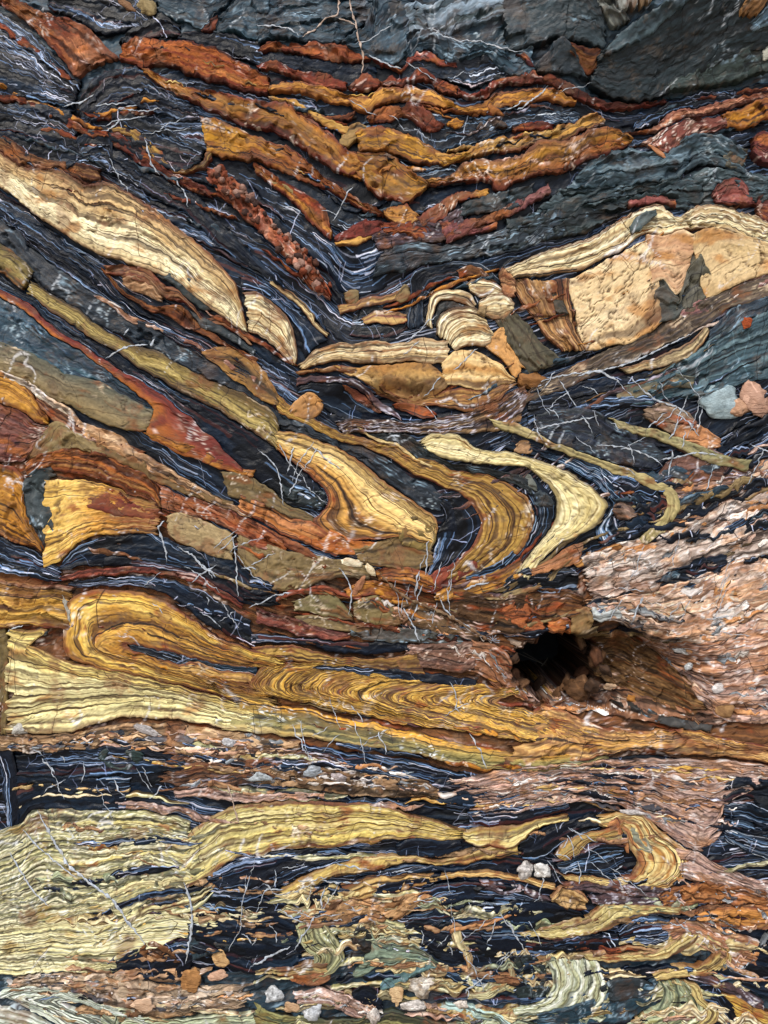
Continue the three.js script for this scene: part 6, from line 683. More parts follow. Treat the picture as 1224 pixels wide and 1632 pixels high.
pack('pale', 4, [[820, 1616, 880, 1628, 950, 1628, 1010, 1614, 1052, 1582, 1044, 1554], [816, 1640, 880, 1648, 950, 1648, 1030, 1630, 1084, 1590, 1070, 1550], [812, 1664, 880, 1668, 960, 1668, 1050, 1650, 1120, 1606, 1096, 1556]], { label: 'grey green laminae curving under the teal eye at the bottom right', split: 10, lines: 0.5, cols: ['#7a8468', '#a0a888', '#5a6450', '#8a8450', '#bcc0a0'] });
pack('gold', 7, [[1062, 1556, 1088, 1564, 1098, 1582, 1118, 1604, 1090, 1632, 1060, 1664], [1086, 1552, 1110, 1564, 1118, 1584, 1140, 1606, 1118, 1634, 1096, 1664]], { label: 'yellow kinked bed at the bottom right', split: 8, lines: 0.4, cols: ['#b09a5c', '#c8b87c', '#94804a'] });
bed('shale', 3, [1108, 1568, 1130, 1562, 1160, 1590, 1186, 1620], [1118, 1590, 1140, 1606, 1150, 1626, 1182, 1640], { label: 'black wedge beside the yellow kinked bed at the bottom right', split: 0, stain: 0 });
pack('gold', 6, [[1140, 1572, 1170, 1580, 1200, 1596, 1246, 1604], [1160, 1600, 1180, 1610, 1206, 1622, 1246, 1632], [1180, 1640, 1190, 1648, 1210, 1656, 1246, 1664]], { label: 'golden laminated rock in the bottom right corner', split: 10, lines: 0.5, cols: ['#b08a34', '#c8a850', '#8a6424', '#d0b86c'] });
bed('purple', 3, [1090, 1540, 1120, 1546, 1160, 1560, 1210, 1584], [1090, 1550, 1120, 1560, 1160, 1578, 1210, 1600], { split: 0 });
bed('shale', 2, [1100, 1634, 1130, 1610, 1150, 1632, 1180, 1660], [1090, 1664, 1120, 1664, 1150, 1664, 1180, 1668], { split: 0, stain: 0 });

// ---------------------------------------------------------------- thin seams between the larger beds
seedState = 4242;
const SK = ['gold', 'shale', 'cream', 'rust', 'shale', 'ochre', 'zebra', 'shale', 'rubble', 'gold', 'pink', 'shale'];
for (let i = 0; i < 110; i++) { const g = 7 + (i % 3), x0 = rnd() * 0.85, l = 0.07 + 0.16 * rnd(); const kn = SK[(rnd() * 12) | 0]; seam(kn, G[g], G[g + 1], 0.04 + 0.92 * rnd(), x0, Math.min(1, x0 + l), 5 + 9 * rnd(), 1 + 2.5 * rnd(), { amp: 7, lamW: 3.5, cols: kn === 'rust' || kn === 'ochre' ? ['#5c4030', '#8a684a', '#a8845c', '#644a39'] : undefined, stain: kn === 'rust' || kn === 'ochre' ? 0 : undefined }); }
const SM = ['shale', 'purple', 'rust', 'shale', 'olive', 'pink', 'crust'];
for (let i = 0; i < 44; i++) { const g = 3 + (i % 3), x0 = 0.55 + rnd() * 0.4; seam(SM[(rnd() * 7) | 0], G[g], G[g + 1], 0.04 + 0.92 * rnd(), x0, Math.min(1, x0 + 0.05 + 0.12 * rnd()), 4 + 8 * rnd(), 1 + 2 * rnd(), { amp: 5 }); }
const ST = ['rust', 'shale', 'slate', 'ochre', 'shale', 'rust', 'purple'];
for (let i = 0; i < 60; i++) { const g = 1 + (i % 2), x0 = rnd() * 0.9; seam(ST[(rnd() * 7) | 0], G[g], G[g + 1], 0.04 + 0.92 * rnd(), x0, Math.min(1, x0 + 0.05 + 0.13 * rnd()), 3 + 7 * rnd(), 1 + 3 * rnd(), { amp: 5 }); }
for (let i = 0; i < 40; i++) { const g = 5 + (i % 2), x0 = 0.1 + rnd() * 0.55; seam(['rust', 'olive', 'shale', 'brown', 'ochre', 'shale'][(rnd() * 6) | 0], G[g], G[g + 1], 0.04 + 0.92 * rnd(), x0, x0 + 0.05 + 0.1 * rnd(), 3 + 7 * rnd(), 1 + 2 * rnd(), { amp: 5 }); }

// flakes and patches of the pale crust and of the pink splintered rock
const FLAKE = [['#b8b4ae', '#d4d0ca', '#8a8884', '#c4beb6'], ['#d4ccc6', '#e4deda', '#b8aca4', '#c8c0bc'], ['#a8784c', '#b88a5c', '#94643c', '#c49a70'], ['#5a626a', '#7c868e', '#3c444c', '#98a2a8'], ['#b09080', '#c4a898', '#94746a', '#d0bcb0'], ['#2a2c34', '#4a4c54', '#1a1c24', '#5c5c60'], ['#c0a088', '#d0b8a4', '#a8846c', '#b09078']];
const ZONES = [[[925, 885, 1040, 852, 1130, 815, 1246, 772], [936, 985, 1010, 1000, 1080, 1034, 1246, 1004], 95, 17], [[1040, 1016, 1110, 1030, 1180, 1010, 1246, 1000], [1090, 1076, 1130, 1130, 1180, 1150, 1246, 1148], 26, 9],
  [[1030, 800, 1080, 775, 1150, 752, 1246, 690], [1040, 862, 1100, 848, 1160, 826, 1246, 782], 26, 8], [[720, 1236, 860, 1214, 980, 1206, 1246, 1220], [745, 1290, 900, 1270, 1060, 1320, 1150, 1330], 56, 7],
  [[1060, 1340, 1120, 1370, 1180, 1394, 1246, 1402], [1050, 1440, 1100, 1500, 1160, 1540, 1246, 1480], 44, 9], [[-20, 1166, 150, 1162, 300, 1158, 480, 1178], [-20, 1196, 160, 1186, 310, 1196, 480, 1196], 24, 7], [[290, 1190, 420, 1186, 560, 1206, 780, 1244], [290, 1252, 420, 1244, 560, 1250, 780, 1272], 36, 7], [[760, 1010, 850, 1108, 1000, 1110, 1150, 1134], [750, 1070, 850, 1124, 1000, 1140, 1150, 1156], 22, 6], [[10, 1556, 100, 1548, 250, 1556, 408, 1558], [10, 1574, 100, 1572, 250, 1596, 408, 1590], 26, 7], [[470, 1572, 560, 1574, 700, 1590, 780, 1600], [470, 1590, 560, 1604, 700, 1606, 780, 1620], 12, 6], [[560, 945, 640, 950, 720, 985, 790, 1020], [540, 1010, 620, 1030, 700, 1040, 770, 1064], 26, 6]];
for (const [a, b, n, t] of ZONES) for (let i = 0; i < n; i++) { const x0 = rnd() * 0.9, w = rnd(), c = FLAKE[(rnd() * 7) | 0]; seam('crust', a, b, 0.04 + 0.92 * rnd(), x0, Math.min(1, x0 + 0.06 + 0.2 * w), t * (0.3 + 1.3 * rnd() * rnd() + 0.3 * rnd()), 3 + 3.5 * rnd(), { amp: 5, cols: c, stain: 0.05, cellCol: 0.5, cell: [18, 9], cellH: 5 }); }

// tightly folded laminated bands in the lower part, and dark layers above the crust
const FOLD = [['zebra', undefined], ['gold', ['#b0985c', '#d0c08c', '#8a7440', '#e0d4a8', '#5c4c28']], ['green', undefined], ['zebra', ['#c8b888', '#a89058', '#dcd0a8', '#6a5c34']], ['cream', undefined]];
for (let i = 0; i < 46; i++) { const g = 8 + (i % 2), x0 = (i % 4 ? 0.34 : 0.02) + rnd() * 0.6, q = FOLD[(rnd() * 5) | 0]; seam(q[0], G[g], G[g + 1], (g === 8 ? 0.25 : 0.02) + 0.7 * rnd(), x0, Math.min(1, x0 + 0.06 + 0.14 * rnd()), 12 + 13 * rnd(), 1.5 + 2 * rnd(), { amp: 4.5 + 3 * rnd(), lamW: 3.6, lines: 0.75, ripple: 3, kinks: 8 + ((rnd() * 4) | 0), cols: q[1], rim: 0 }); }
for (let i = 0; i < 26; i++) { const x0 = rnd() * 0.8; seam(['shale', 'slate', 'shale', 'olive'][(rnd() * 4) | 0], [960, 760, 1040, 752, 1120, 736, 1246, 690], [970, 840, 1040, 850, 1120, 830, 1246, 780], 0.04 + 0.92 * rnd(), x0, Math.min(1, x0 + 0.12 + 0.25 * rnd()), 8 + 14 * rnd(), 11 + 4 * rnd(), { amp: 6 }); }
for (let i = 0; i < 16; i++) { const x0 = rnd() * 0.8; seam(['shale', 'slate', 'shale'][(rnd() * 3) | 0], [960, 850, 1040, 850, 1120, 830, 1246, 780], [960, 940, 1050, 940, 1130, 930, 1246, 900], 0.04 + 0.92 * rnd(), x0, Math.min(1, x0 + 0.1 + 0.2 * rnd()), 6 + 10 * rnd(), 12 + 3 * rnd(), { amp: 6 }); }

for (let i = 0; i < 26; i++) { const x0 = rnd() * 0.85; seam(['shale', 'purple', 'shale', 'gold'][(rnd() * 4) | 0], [720, 1230, 860, 1212, 980, 1204, 1246, 1218], [745, 1292, 900, 1272, 1060, 1322, 1240, 1350], 0.04 + 0.92 * rnd(), x0, Math.min(1, x0 + 0.1 + 0.2 * rnd()), 4 + 7 * rnd(), 4 + 3 * rnd(), { amp: 4 }); }

// bands that run on across the crack beside the striped dome
for (let i = 0; i < 15; i++) { const x0 = 0.16 + 0.05 * rnd(); seam(['zebra', 'gold', 'zebra', 'shale'][i % 4], [-20, 1292, 130, 1282, 245, 1284, 330, 1300, 410, 1272, 520, 1268, 640, 1284, 742, 1316], [-20, 1544, 130, 1536, 245, 1470, 330, 1440, 410, 1360, 520, 1344, 640, 1330, 742, 1330], 0.05 + 0.06 * i, x0, x0 + 0.22 + 0.14 * rnd(), 9 + 7 * rnd(), 9, { amp: 3, lamW: 4, lines: 0.8, rim: 0, cols: i % 4 === 1 ? ['#c4b878', '#a89c5c', '#dcd4a4', '#6c6438'] : undefined }); }

for (let i = 0; i < 24; i++) { const x0 = 0.16 + rnd() * 0.24; seam(['rubble', 'crust', 'rust'][i % 3], [-20, 1500, 180, 1500, 310, 1488, 480, 1480, 700, 1500], [-20, 1570, 180, 1570, 310, 1580, 480, 1580, 700, 1580], 0.1 + 0.8 * rnd(), x0, x0 + 0.05 + 0.08 * rnd(), 5 + 9 * rnd(), 4 + 3 * rnd(), { amp: 5, cols: ['#5a4634', '#8a6c50', '#a88a68', '#6a4c34', '#b89c80'], stain: 0.05 }); }

// ---------------------------------------------------------------- the vein of red conglomerate, pebble by pebble
function rockGeo(seed, detail = 3, planes = 9, rough = 0.25) {
  let g = new THREE.IcosahedronGeometry(1, detail); g.deleteAttribute('normal'); g.deleteAttribute('uv'); g = mergeVertices(g);
  const p = g.attributes.position, P = [];
  for (let i = 0; i < planes; i++) { const z = hsh(seed, i, 1) * 2 - 1, a = hsh(seed, i, 2) * 6.283, r = Math.sqrt(1 - z * z); P.push([r * Math.cos(a), r * Math.sin(a), z, 0.5 + 0.45 * hsh(seed, i, 3)]); }
  for (let i = 0; i < p.count; i++) {
    const x = p.getX(i), y = p.getY(i), z = p.getZ(i); let r = 1.05;
    for (const q of P) { const d = x * q[0] + y * q[1] + z * q[2]; if (d > 0.05) r = Math.min(r, q[3] / d); }
    r *= 1 + 0.3 * N(Math.atan2(y, x) * 1.1 + seed, z * 0.6, 44) + rough * (fbm(x * 2.3 + seed, y * 2.3 + z * 1.7, 41, 3)); p.setXYZ(i, x * r, y * r, z * r);
  }
  return g;
}
function addRock(name, X, Y, rx, ry, cols, o = {}) {
  const seed = o.seed ?? Math.round(X * 7 + Y), g = rockGeo(seed, o.detail ?? 4), p = g.attributes.position, C = cols.map(lin), col = [], uv = [], c = [0, 0, 0], a = o.turn ?? 0, rz = (o.rz ?? Math.min(rx, ry) * 0.8) * (o.parent ? 1 : Y > 1400 && o.mat !== 'quartz' ? 0.24 : X > 1100 && Y < 700 ? 0.4 : 0.6);
  for (let i = 0; i < p.count; i++) {
    const x = p.getX(i), y = p.getY(i), z = p.getZ(i), v = 0.5 + 0.8 * fbm(x * 1.6 + seed, y * 1.6 + z, seed & 255, 3); ramp(c, C, v);
    if (o.mat === 'quartz') for (let q = 0; q < 3; q++) c[q] *= 0.62 + 0.5 * N(x * 4 + seed, y * 4 - z * 3, 91);
    const k = 0.94 + 0.25 * N(x * 9, y * 9 + z * 5, seed & 127); for (let q = 0; q < 3; q++) col.push(Math.min(1, c[q] * k * (o.mat ? 1.25 : o.parent ? 1.8 : 1.5)));
    const ex = x * rx, ey = y * ry; p.setXYZ(i, (ex * Math.cos(a) - ey * Math.sin(a)) * S, (ex * Math.sin(a) + ey * Math.cos(a)) * S, z * rz * S); uv.push(p.getX(i) / TILE, p.getY(i) / TILE + p.getZ(i));
  }
  g.setAttribute('color', new THREE.Float32BufferAttribute(col, 3)); g.setAttribute('uv', new THREE.Float32BufferAttribute(uv, 2)); g.computeVertexNormals(); triangles += g.index.count / 3;
  const m = new THREE.Mesh(g, o.mat ? MAT.quartz : MAT.crust); m.castShadow = m.receiveShadow = true;
  if (o.z !== undefined) m.position.set(wx(X), wy(Y), o.z * S); else m.position.set(wx(X), wy(Y), (hAt(X, Y) + (o.out ?? rz * 0.25) * (o.parent ? 1 : 0.3) - (o.parent ? 0 : rz * 0.62)) * S); m.rotation.set(o.tx ?? 0, o.ty ?? 0, 0);
  if (o.parent) { m.name = name; m.position.sub(o.parent.position); o.parent.add(m); } else { m.name = numbered(name); m.userData = { label: o.label, category: o.cat || 'rock' }; const gr = { quartz_stone: 'white quartz stones set in the rock', tan_stone: 'tan stones set in the rock', brown_stone: 'brown stones set in the rock', grey_stone: 'grey stones set in the rock', orange_stone: 'orange stones set in the rock', pale_chip: 'pale chips of rock', white_chip: 'white chips of rock', white_crust: 'cream white crusts', boulder: 'boulders at the right edge' }[name]; if (gr) m.userData.group = gr; scene.add(m); }
  return m;
}
{
  const spine = [338, 276, 360, 288, 385, 318, 412, 348, 436, 370, 458, 396, 486, 418, 512, 452, 526, 470], k = chord(spine).k;
  const v = bed('conglomerate', 6, [330, 268, 362, 278, 400, 312, 424, 340, 450, 372, 478, 396, 506, 430, 530, 468], [326, 284, 350, 306, 384, 340, 412, 366, 440, 394, 470, 422, 500, 454, 526, 474], { label: 'knobbly red brown conglomerate vein slanting across the upper middle', cat: 'rock vein', split: 0, blocks: 2 });
  const q = [0, 0], pal = [['#4a2a1c', '#7a4a34'], ['#6a4a40', '#94786c'], ['#5c2818', '#7c4228'], ['#38201a', '#5a3828'], ['#7a5c50', '#a08478'], ['#2c1c18', '#44302a']];
  for (let i = 0; i < 95; i++) { evalLine(spine, k, rnd(), q); const w = (rnd() - 0.5) * 30, r = 3 + 6 * rnd() * rnd(); addRock('pebble', q[0] + w * 0.62, q[1] - w * 0.72, r * (0.9 + 0.5 * rnd()), r, pal[(rnd() * 6) | 0], { parent: v, seed: 900 + i, detail: 2, turn: rnd() * 3, out: -r * 0.3 }); }
}

// ---------------------------------------------------------------- single stones
addRock('boulder', 1145, 642, 40, 27, ['#6a8088', '#94a4a8', '#56686e'], { label: 'rounded pale blue grey boulder at the right edge', mat: 'slate', rz: 22, cat: 'boulder' });
addRock('boulder', 1206, 636, 27, 32, ['#a88470', '#bc9a86', '#94705c'], { label: 'pink brown boulder beside the pale blue grey boulder at the right edge', rz: 22, cat: 'boulder' });
addRock('boulder', 1176, 653, 20, 16, ['#a8846a', '#bc9a80'], { label: 'flat pinkish stone between the pale blue and the pink brown boulders', rz: 16, out: 10 });
addRock('orange_stone', 1188, 514, 9, 11, ['#8a3c1c', '#a85428'], { label: 'small orange red stone caught in the shale at the right edge', out: 5 });
addRock('brown_stone', 846, 606, 24, 17, ['#6a4426', '#946a3c', '#54341c'], { label: 'brown lump of rock at the foot of the rusty splintered wedge', rz: 18 });
addRock('round_pebble', 768, 497, 10, 9, ['#7a6648', '#94805c', '#5a4a34'], { label: 'small round grey brown pebble between the cream boulders', out: 8 });
addRock('olive_stone', 236, 16, 14, 19, ['#7a6c4a', '#948660', '#5c5034'], { label: 'pyramid shaped olive stone at the top edge left of centre', out: 8, turn: 0.5 });
addRock('brown_stone', 205, 14, 24, 8, ['#6a4c34', '#84664a'], { label: 'long brown stone left of the pyramid shaped olive stone', turn: -0.7 });
addRock('pale_chip', 1214, 100, 13, 16, ['#8a8a80', '#b0aea0'], { label: 'pale grey chip on the long slate slab at the right edge near the top', mat: 'slate', out: 8 });
addRock('sandstone_sliver', 1045, 240, 21, 4, ['#a8704c', '#c08c64'], { label: 'thin orange sliver stuck in the slate at the upper right', turn: -0.62, out: 5 });
addRock('brown_flake', 570, 934, 8, 17, ['#8a5c44', '#a87858', '#6a4432'], { label: 'upright brown flake of rock at the middle', turn: -0.55, rz: 6, out: 7 });
addRock('white_crust', 562, 897, 20, 7, ['#d8caa8', '#e6dcc2', '#b8a07c'], { label: 'lumpy cream white crust at the middle below the golden lobe', turn: -0.08, out: 6, cat: 'mineral crust' });
addRock('white_crust', 590, 908, 13, 5, ['#d8caa8', '#e0d4b4', '#a88c68'], { label: 'small cream white crust trailing down from the lumpy one', turn: -0.9, out: 5, cat: 'mineral crust' });
addRock('quartz_stone', 862, 1378, 17, 13, ['#d8d2cc', '#eae6e0', '#b0a498'], { label: 'white quartz lump, right one of a pair left of the lower black lens', mat: 'quartz', out: 8 });
addRock('quartz_stone', 836, 1376, 14, 14, ['#b8b0ac', '#dcd6d0', '#988c84'], { label: 'grey white quartz lump, left one of a pair left of the lower black lens', mat: 'quartz', out: 7 });
addRock('quartz_stone', 668, 1560, 26, 17, ['#d8ccb8', '#e8e0d4', '#a89074', '#5a5048'], { label: 'large white quartz block at the bottom middle', mat: 'quartz', out: 8, turn: 0.1 });
addRock('quartz_stone', 632, 1568, 11, 20, ['#c0a478', '#d4bc94', '#a8845c'], { label: 'tan end block left of the large white quartz block', out: 8 });
addRock('quartz_stone', 660, 1586, 22, 8, ['#d0c4bc', '#e4dcd4', '#8a7c6c'], { label: 'flat white quartz piece under the large white quartz block', mat: 'quartz', out: 7 });
addRock('quartz_stone', 440, 1574, 16, 15, ['#b8bcc0', '#d8dadc', '#8a8c8c'], { label: 'grey white quartz stone at the bottom left of centre', mat: 'quartz', out: 7 });
addRock('quartz_stone', 498, 1598, 20, 17, ['#b8bcc4', '#d8dce0', '#a0948c'], { label: 'bluish white quartz stone right of the tan crumb at the bottom', mat: 'quartz', out: 7 });
addRock('tan_stone', 468, 1590, 12, 12, ['#a88a68', '#c0a484'], { label: 'tan crumb between the two white quartz stones at the bottom', out: 7 });
addRock('quartz_stone', 594, 1602, 11, 14, ['#d8c8b8', '#e8e0d8', '#a87858'], { label: 'small pinkish white quartz stone near the bottom edge', mat: 'quartz', out: 7 });
addRock('quartz_stone', 734, 1584, 14, 8, ['#d4c4b4', '#e2d8cc', '#b09880'], { label: 'small white quartz stone under the cream hook seam', mat: 'quartz', out: 7 });
addRock('tan_stone', 238, 1588, 24, 13, ['#b8987c', '#cdb298', '#a07c5c'], { label: 'smooth tan stone in the crumbly band at the bottom left', out: 9 });
addRock('grey_stone', 32, 1162, 12, 11, ['#8a8880', '#a8a49c', '#6a645c'], { label: 'grey stone on the left edge at the rubble band', mat: 'slate', out: 8 });
addRock('grey_stone', 240, 1160, 22, 7, ['#8a8484', '#b0aaa8', '#5c5654'], { label: 'long grey flake in the rubble band at left', mat: 'slate', turn: -0.35, out: 6 });
addRock('quartz_stone', 370, 1176, 12, 7, ['#b8b8bc', '#d8d8da'], { label: 'small white stone at the right end of the rubble band', mat: 'quartz', out: 6 });
addRock('quartz_stone', 418, 1228, 18, 9, ['#9aa4ac', '#c0c8cc', '#7a7c7c'], { label: 'pale bluish crumb in the dark flaky rock, the left one', mat: 'quartz', out: 6 });
addRock('quartz_stone', 500, 1222, 22, 9, ['#8a94a0', '#b0b8c0', '#6c6864'], { label: 'pale bluish crumb in the dark flaky rock, the middle one', mat: 'quartz', out: 6 });
addRock('quartz_stone', 540, 1232, 16, 8, ['#a89ca0', '#c8bcbc', '#8a705c'], { label: 'pinkish white crumb in the dark flaky rock, the right one', mat: 'quartz', out: 6 });
addRock('tan_stone', 356, 1512, 14, 15, ['#b89464', '#c8a878', '#a07c50'], { label: 'tan angular stone on the dark blue shale at the bottom left', turn: 0.4, rz: 7, out: 5 });
addRock('tan_stone', 352, 1540, 19, 8, ['#b8947c', '#ccac94'], { label: 'tan stone below the angular one at the bottom left', turn: 0.35, out: 5 });
addRock('orange_stone', 310, 1546, 16, 20, ['#8a6438', '#a87c4c', '#6a4a2c'], { label: 'ochre crumb under the white crack at the bottom left', out: 5 });
addRock('white_chip', 1096, 1042, 14, 5, ['#c8c8c4', '#e0e0dc'], { label: 'white chip on the edge of the crust right of the hole', mat: 'quartz', turn: -0.3, out: 6 });
addRock('white_chip', 1108, 1066, 7, 7, ['#bcc0c4', '#d8dcdc'], { label: 'small round white chip below the other white chip', mat: 'quartz', out: 6 });
addRock('grey_stone', 1150, 1098, 13, 8, ['#a8a4a4', '#c0b8b4'], { label: 'grey oval stone in the crust at the right of the hollow', mat: 'slate', out: 5 });
addRock('brown_stone', 1158, 1134, 16, 12, ['#7a5c3c', '#94744c'], { label: 'brown round stone at the right end of the crumbled shelf', out: 5 });
addRock('pale_chip', 988, 1106, 11, 6, ['#b89878', '#d4bca0'], { label: 'pale pink chip on the crumbled shelf below the hole', out: 6 });
addRock('orange_stone', 1012, 1118, 10, 8, ['#94602c', '#b8843c'], { label: 'small golden stone on the crumbled shelf below the hole', out: 6 });
addRock('tan_stone', 946, 1082, 22, 11, ['#7a6a50', '#a8987c', '#54463a'], { label: 'grey tan jagged stone at the right lip of the hole', out: 8, turn: -0.2 });
addRock('brown_stone', 936, 1100, 22, 10, ['#6a4a3a', '#845e4c'], { label: 'reddish brown stone under the grey tan stone at the lip of the hole', out: 6 });
addRock('pale_chip', 822, 1026, 14, 6, ['#8a7868', '#b0a090'], { label: 'pale broken chip at the upper left rim of the hole', out: 6, turn: -0.4 });
addRock('cream_chip', 1000, 1286, 24, 4, ['#b8b0ac', '#d4ccc8'], { label: 'long pale chip lying above the yellow fold at the lower right', mat: 'quartz', out: 5, turn: -0.1 });

seedState = 31;
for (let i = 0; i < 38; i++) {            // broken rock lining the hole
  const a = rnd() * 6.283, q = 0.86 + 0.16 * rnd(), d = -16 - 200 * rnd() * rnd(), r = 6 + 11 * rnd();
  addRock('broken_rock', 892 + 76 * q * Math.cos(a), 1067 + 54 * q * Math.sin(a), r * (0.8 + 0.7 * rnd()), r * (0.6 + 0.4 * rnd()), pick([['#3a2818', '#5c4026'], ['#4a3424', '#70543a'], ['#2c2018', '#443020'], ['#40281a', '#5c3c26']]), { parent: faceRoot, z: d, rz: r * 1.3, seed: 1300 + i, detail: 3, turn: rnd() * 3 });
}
// ---------------------------------------------------------------- white veins, the dry root and the straws
function ribbon(name, pts, w, cols, o) {   // a knobbly rod following the rock
  const k = chord(pts), n = Math.max(8, Math.round(k.L / 3)), q = [0, 0], P = [];
  for (let i = 0; i <= n; i++) { evalLine(pts, k.k, i / n, q); P.push([q[0] + 1.5 * N(i / 4, 3, o.seed ?? 5) + 1.6 * N(i / 1.7, 4, o.seed ?? 5), q[1] + 1.5 * N(i / 4, 9, o.seed ?? 5) + 1.6 * N(i / 1.7, 8, o.seed ?? 5)]); }
  const zs = P.map(p => hAt(p[0], p[1])), zz = zs.map((z, i) => (z * 2 + (zs[i - 1] ?? z) + (zs[i + 1] ?? z)) / 4), pos = [], col = [], uv = [], idx = [], m = 6, C = cols.map(lin), c = [0, 0, 0];
  for (let i = 0; i <= n; i++) {
    const a = P[Math.max(0, i - 1)], b = P[Math.min(n, i + 1)], l = Math.hypot(b[0] - a[0], b[1] - a[1]) || 1, nx = -(b[1] - a[1]) / l, ny = (b[0] - a[0]) / l, f = Math.min(1, 6 * Math.min(i / n, 1 - i / n) + 0.15), r = w * 0.36 * f * Math.max(0.05, 1 + 1.5 * N(i / 2.6, 1, o.seed ?? 5));
    for (let j = 0; j <= m; j++) { const t = j / m * Math.PI * 2, e = Math.cos(t) * r, d = Math.sin(t) * r * (o.flat ?? 0.35); pos.push(wx(P[i][0] + nx * e), wy(P[i][1] + ny * e), (zz[i] + d + (o.out ?? 0)) * S); ramp(c, C, 0.5 + 0.7 * N(i / 3, j / 2, 33)); col.push(...c); uv.push(i * 3 * S / TILE, j * 0.02); if (i && j) { const v = m + 1, y = i * v + j; idx.push(y, y - v, y - 1, y - 1, y - v, y - v - 1); } }
  }
  const g = new THREE.BufferGeometry(); g.setAttribute('position', new THREE.Float32BufferAttribute(pos, 3)); g.setAttribute('color', new THREE.Float32BufferAttribute(col, 3)); g.setAttribute('uv', new THREE.Float32BufferAttribute(uv, 2)); g.setIndex(idx); g.computeVertexNormals(); triangles += idx.length / 3;
  const me = new THREE.Mesh(g, MAT[o.mat || 'quartz']); me.castShadow = me.receiveShadow = true;
  if (o.label) { me.name = numbered(name); me.userData = { label: o.label, category: o.cat || 'vein' }; if (name === 'mineral_vein') me.userData.group = 'pale mineral veins'; scene.add(me); } else { me.name = name; faceRoot.add(me); }
  return me;
}
const WHITE = ['#8c98a8', '#c4ccd6', '#a8a8a8'], TANW = ['#a88c78', '#c8b4a4', '#94705c'];
ribbon('mineral_vein', [556, -6, 562, 24, 568, 42, 572, 68, 578, 84, 577, 116], 3.4, TANW, { label: 'branching pale vein dropping from the top edge at centre', seed: 1 });
ribbon('mineral_vein', [539, -8, 540, 10, 537, 28, 520, 34, 500, 50, 482, 62], 3.2, TANW, { seed: 2 });
ribbon('mineral_vein', [540, 32, 560, 36, 568, 42], 2.6, TANW, { seed: 3 });
ribbon('mineral_vein', [408, 44, 440, 46, 465, 52, 478, 62], 2.6, WHITE, { seed: 4 });
ribbon('mineral_vein', [588, 88, 596, 92, 616, 102, 640, 109], 3, WHITE, { seed: 5 });
ribbon('mineral_vein', [680, 42, 710, 58, 740, 66, 770, 70, 800, 80, 840, 88], 2.2, WHITE, { seed: 6 });
ribbon('mineral_vein', [530, 350, 548, 320, 556, 304, 562, 296], 2.4, WHITE, { seed: 7 });
ribbon('mineral_vein', [170, 572, 185, 562, 210, 552, 236, 550], 3, WHITE, { label: 'short white vein crossing the olive gold band', seed: 8 });
ribbon('mineral_vein', [198, 535, 206, 524], 3, WHITE, { seed: 9 });
ribbon('mineral_vein', [240, 551, 247, 540], 4, WHITE, { seed: 10 });
ribbon('mineral_vein', [388, 1306, 384, 1300, 376, 1270, 366, 1240], 3, TANW, { seed: 11 });
ribbon('mineral_vein', [300, 1392, 310, 1422, 312, 1460, 306, 1500, 302, 1522], 4.5, WHITE, { label: 'upright white vein cutting the striped rock at lower left', seed: 12 });
ribbon('mineral_vein', [62, 1290, 80, 1320, 110, 1366, 150, 1396, 190, 1424, 208, 1450, 224, 1472, 240, 1492], 5, WHITE, { label: 'long white vein slanting across the striped rock at lower left', seed: 13 });
ribbon('mineral_vein', [14, 1360, 40, 1400, 60, 1424, 80, 1440], 3.4, WHITE, { label: 'short white vein near the lower left edge in the striped rock', seed: 14 });
ribbon('mineral_vein', [36, 1322, 60, 1346, 96, 1372, 130, 1392], 3, WHITE, { seed: 15 });
ribbon('mineral_vein', [404, 1526, 430, 1512, 466, 1494], 4, WHITE, { label: 'straight white vein on the dark blue shale at the bottom left of centre', seed: 16 });
ribbon('mineral_vein', [40, 995, 26, 1000, 14, 1006], 2.6, WHITE, { seed: 17 });
ribbon('mineral_vein', [100, 948, 108, 970, 114, 992], 7, ['#8a8478', '#a8a49a'], { seed: 18 });
ribbon('mineral_vein', [262, 830, 254, 840, 262, 870, 266, 896], 3.4, WHITE, { seed: 19 });
ribbon('mineral_vein', [372, 856, 376, 890, 380, 950], 2.6, WHITE, { seed: 20 });
ribbon('mineral_vein', [304, 884, 320, 900, 340, 915], 2.4, WHITE, { seed: 21 });
ribbon('mineral_vein', [920, 600, 950, 592, 975, 602, 986, 610], 4, WHITE, { seed: 22 });
ribbon('mineral_vein', [850, 612, 900, 598, 950, 592, 1010, 576, 1060, 552, 1110, 528], 2.6, WHITE, { label: 'thin white vein rising right across the brown grey striated band', seed: 23 });
ribbon('mineral_vein', [1020, 622, 1050, 640, 1080, 650, 1100, 666], 3, WHITE, { seed: 24 });
ribbon('mineral_vein', [850, 686, 880, 678, 910, 672, 950, 664], 2.6, WHITE, { seed: 25 });
ribbon('mineral_vein', [950, 710, 985, 712, 1010, 718, 1040, 732, 1054, 744], 2.4, WHITE, { seed: 26 });
ribbon('mineral_vein', [1046, 734, 1080, 728, 1110, 722, 1140, 726], 3, WHITE, { seed: 27 });
ribbon('mineral_vein', [410, 715, 440, 745, 450, 790, 452, 805], 2.2, WHITE, { seed: 28 });
ribbon('mineral_vein', [446, 708, 460, 736, 480, 760], 2.2, WHITE, { seed: 29 });
ribbon('mineral_vein', [700, 950, 712, 975, 735, 992, 760, 1006], 2.4, WHITE, { seed: 30 });
ribbon('mineral_vein', [640, 965, 652, 985, 664, 1010, 668, 1024], 2.8, WHITE, { seed: 31 });
ribbon('mineral_vein', [540, 905, 552, 920, 560, 945, 556, 980], 2.4, WHITE, { seed: 32 });
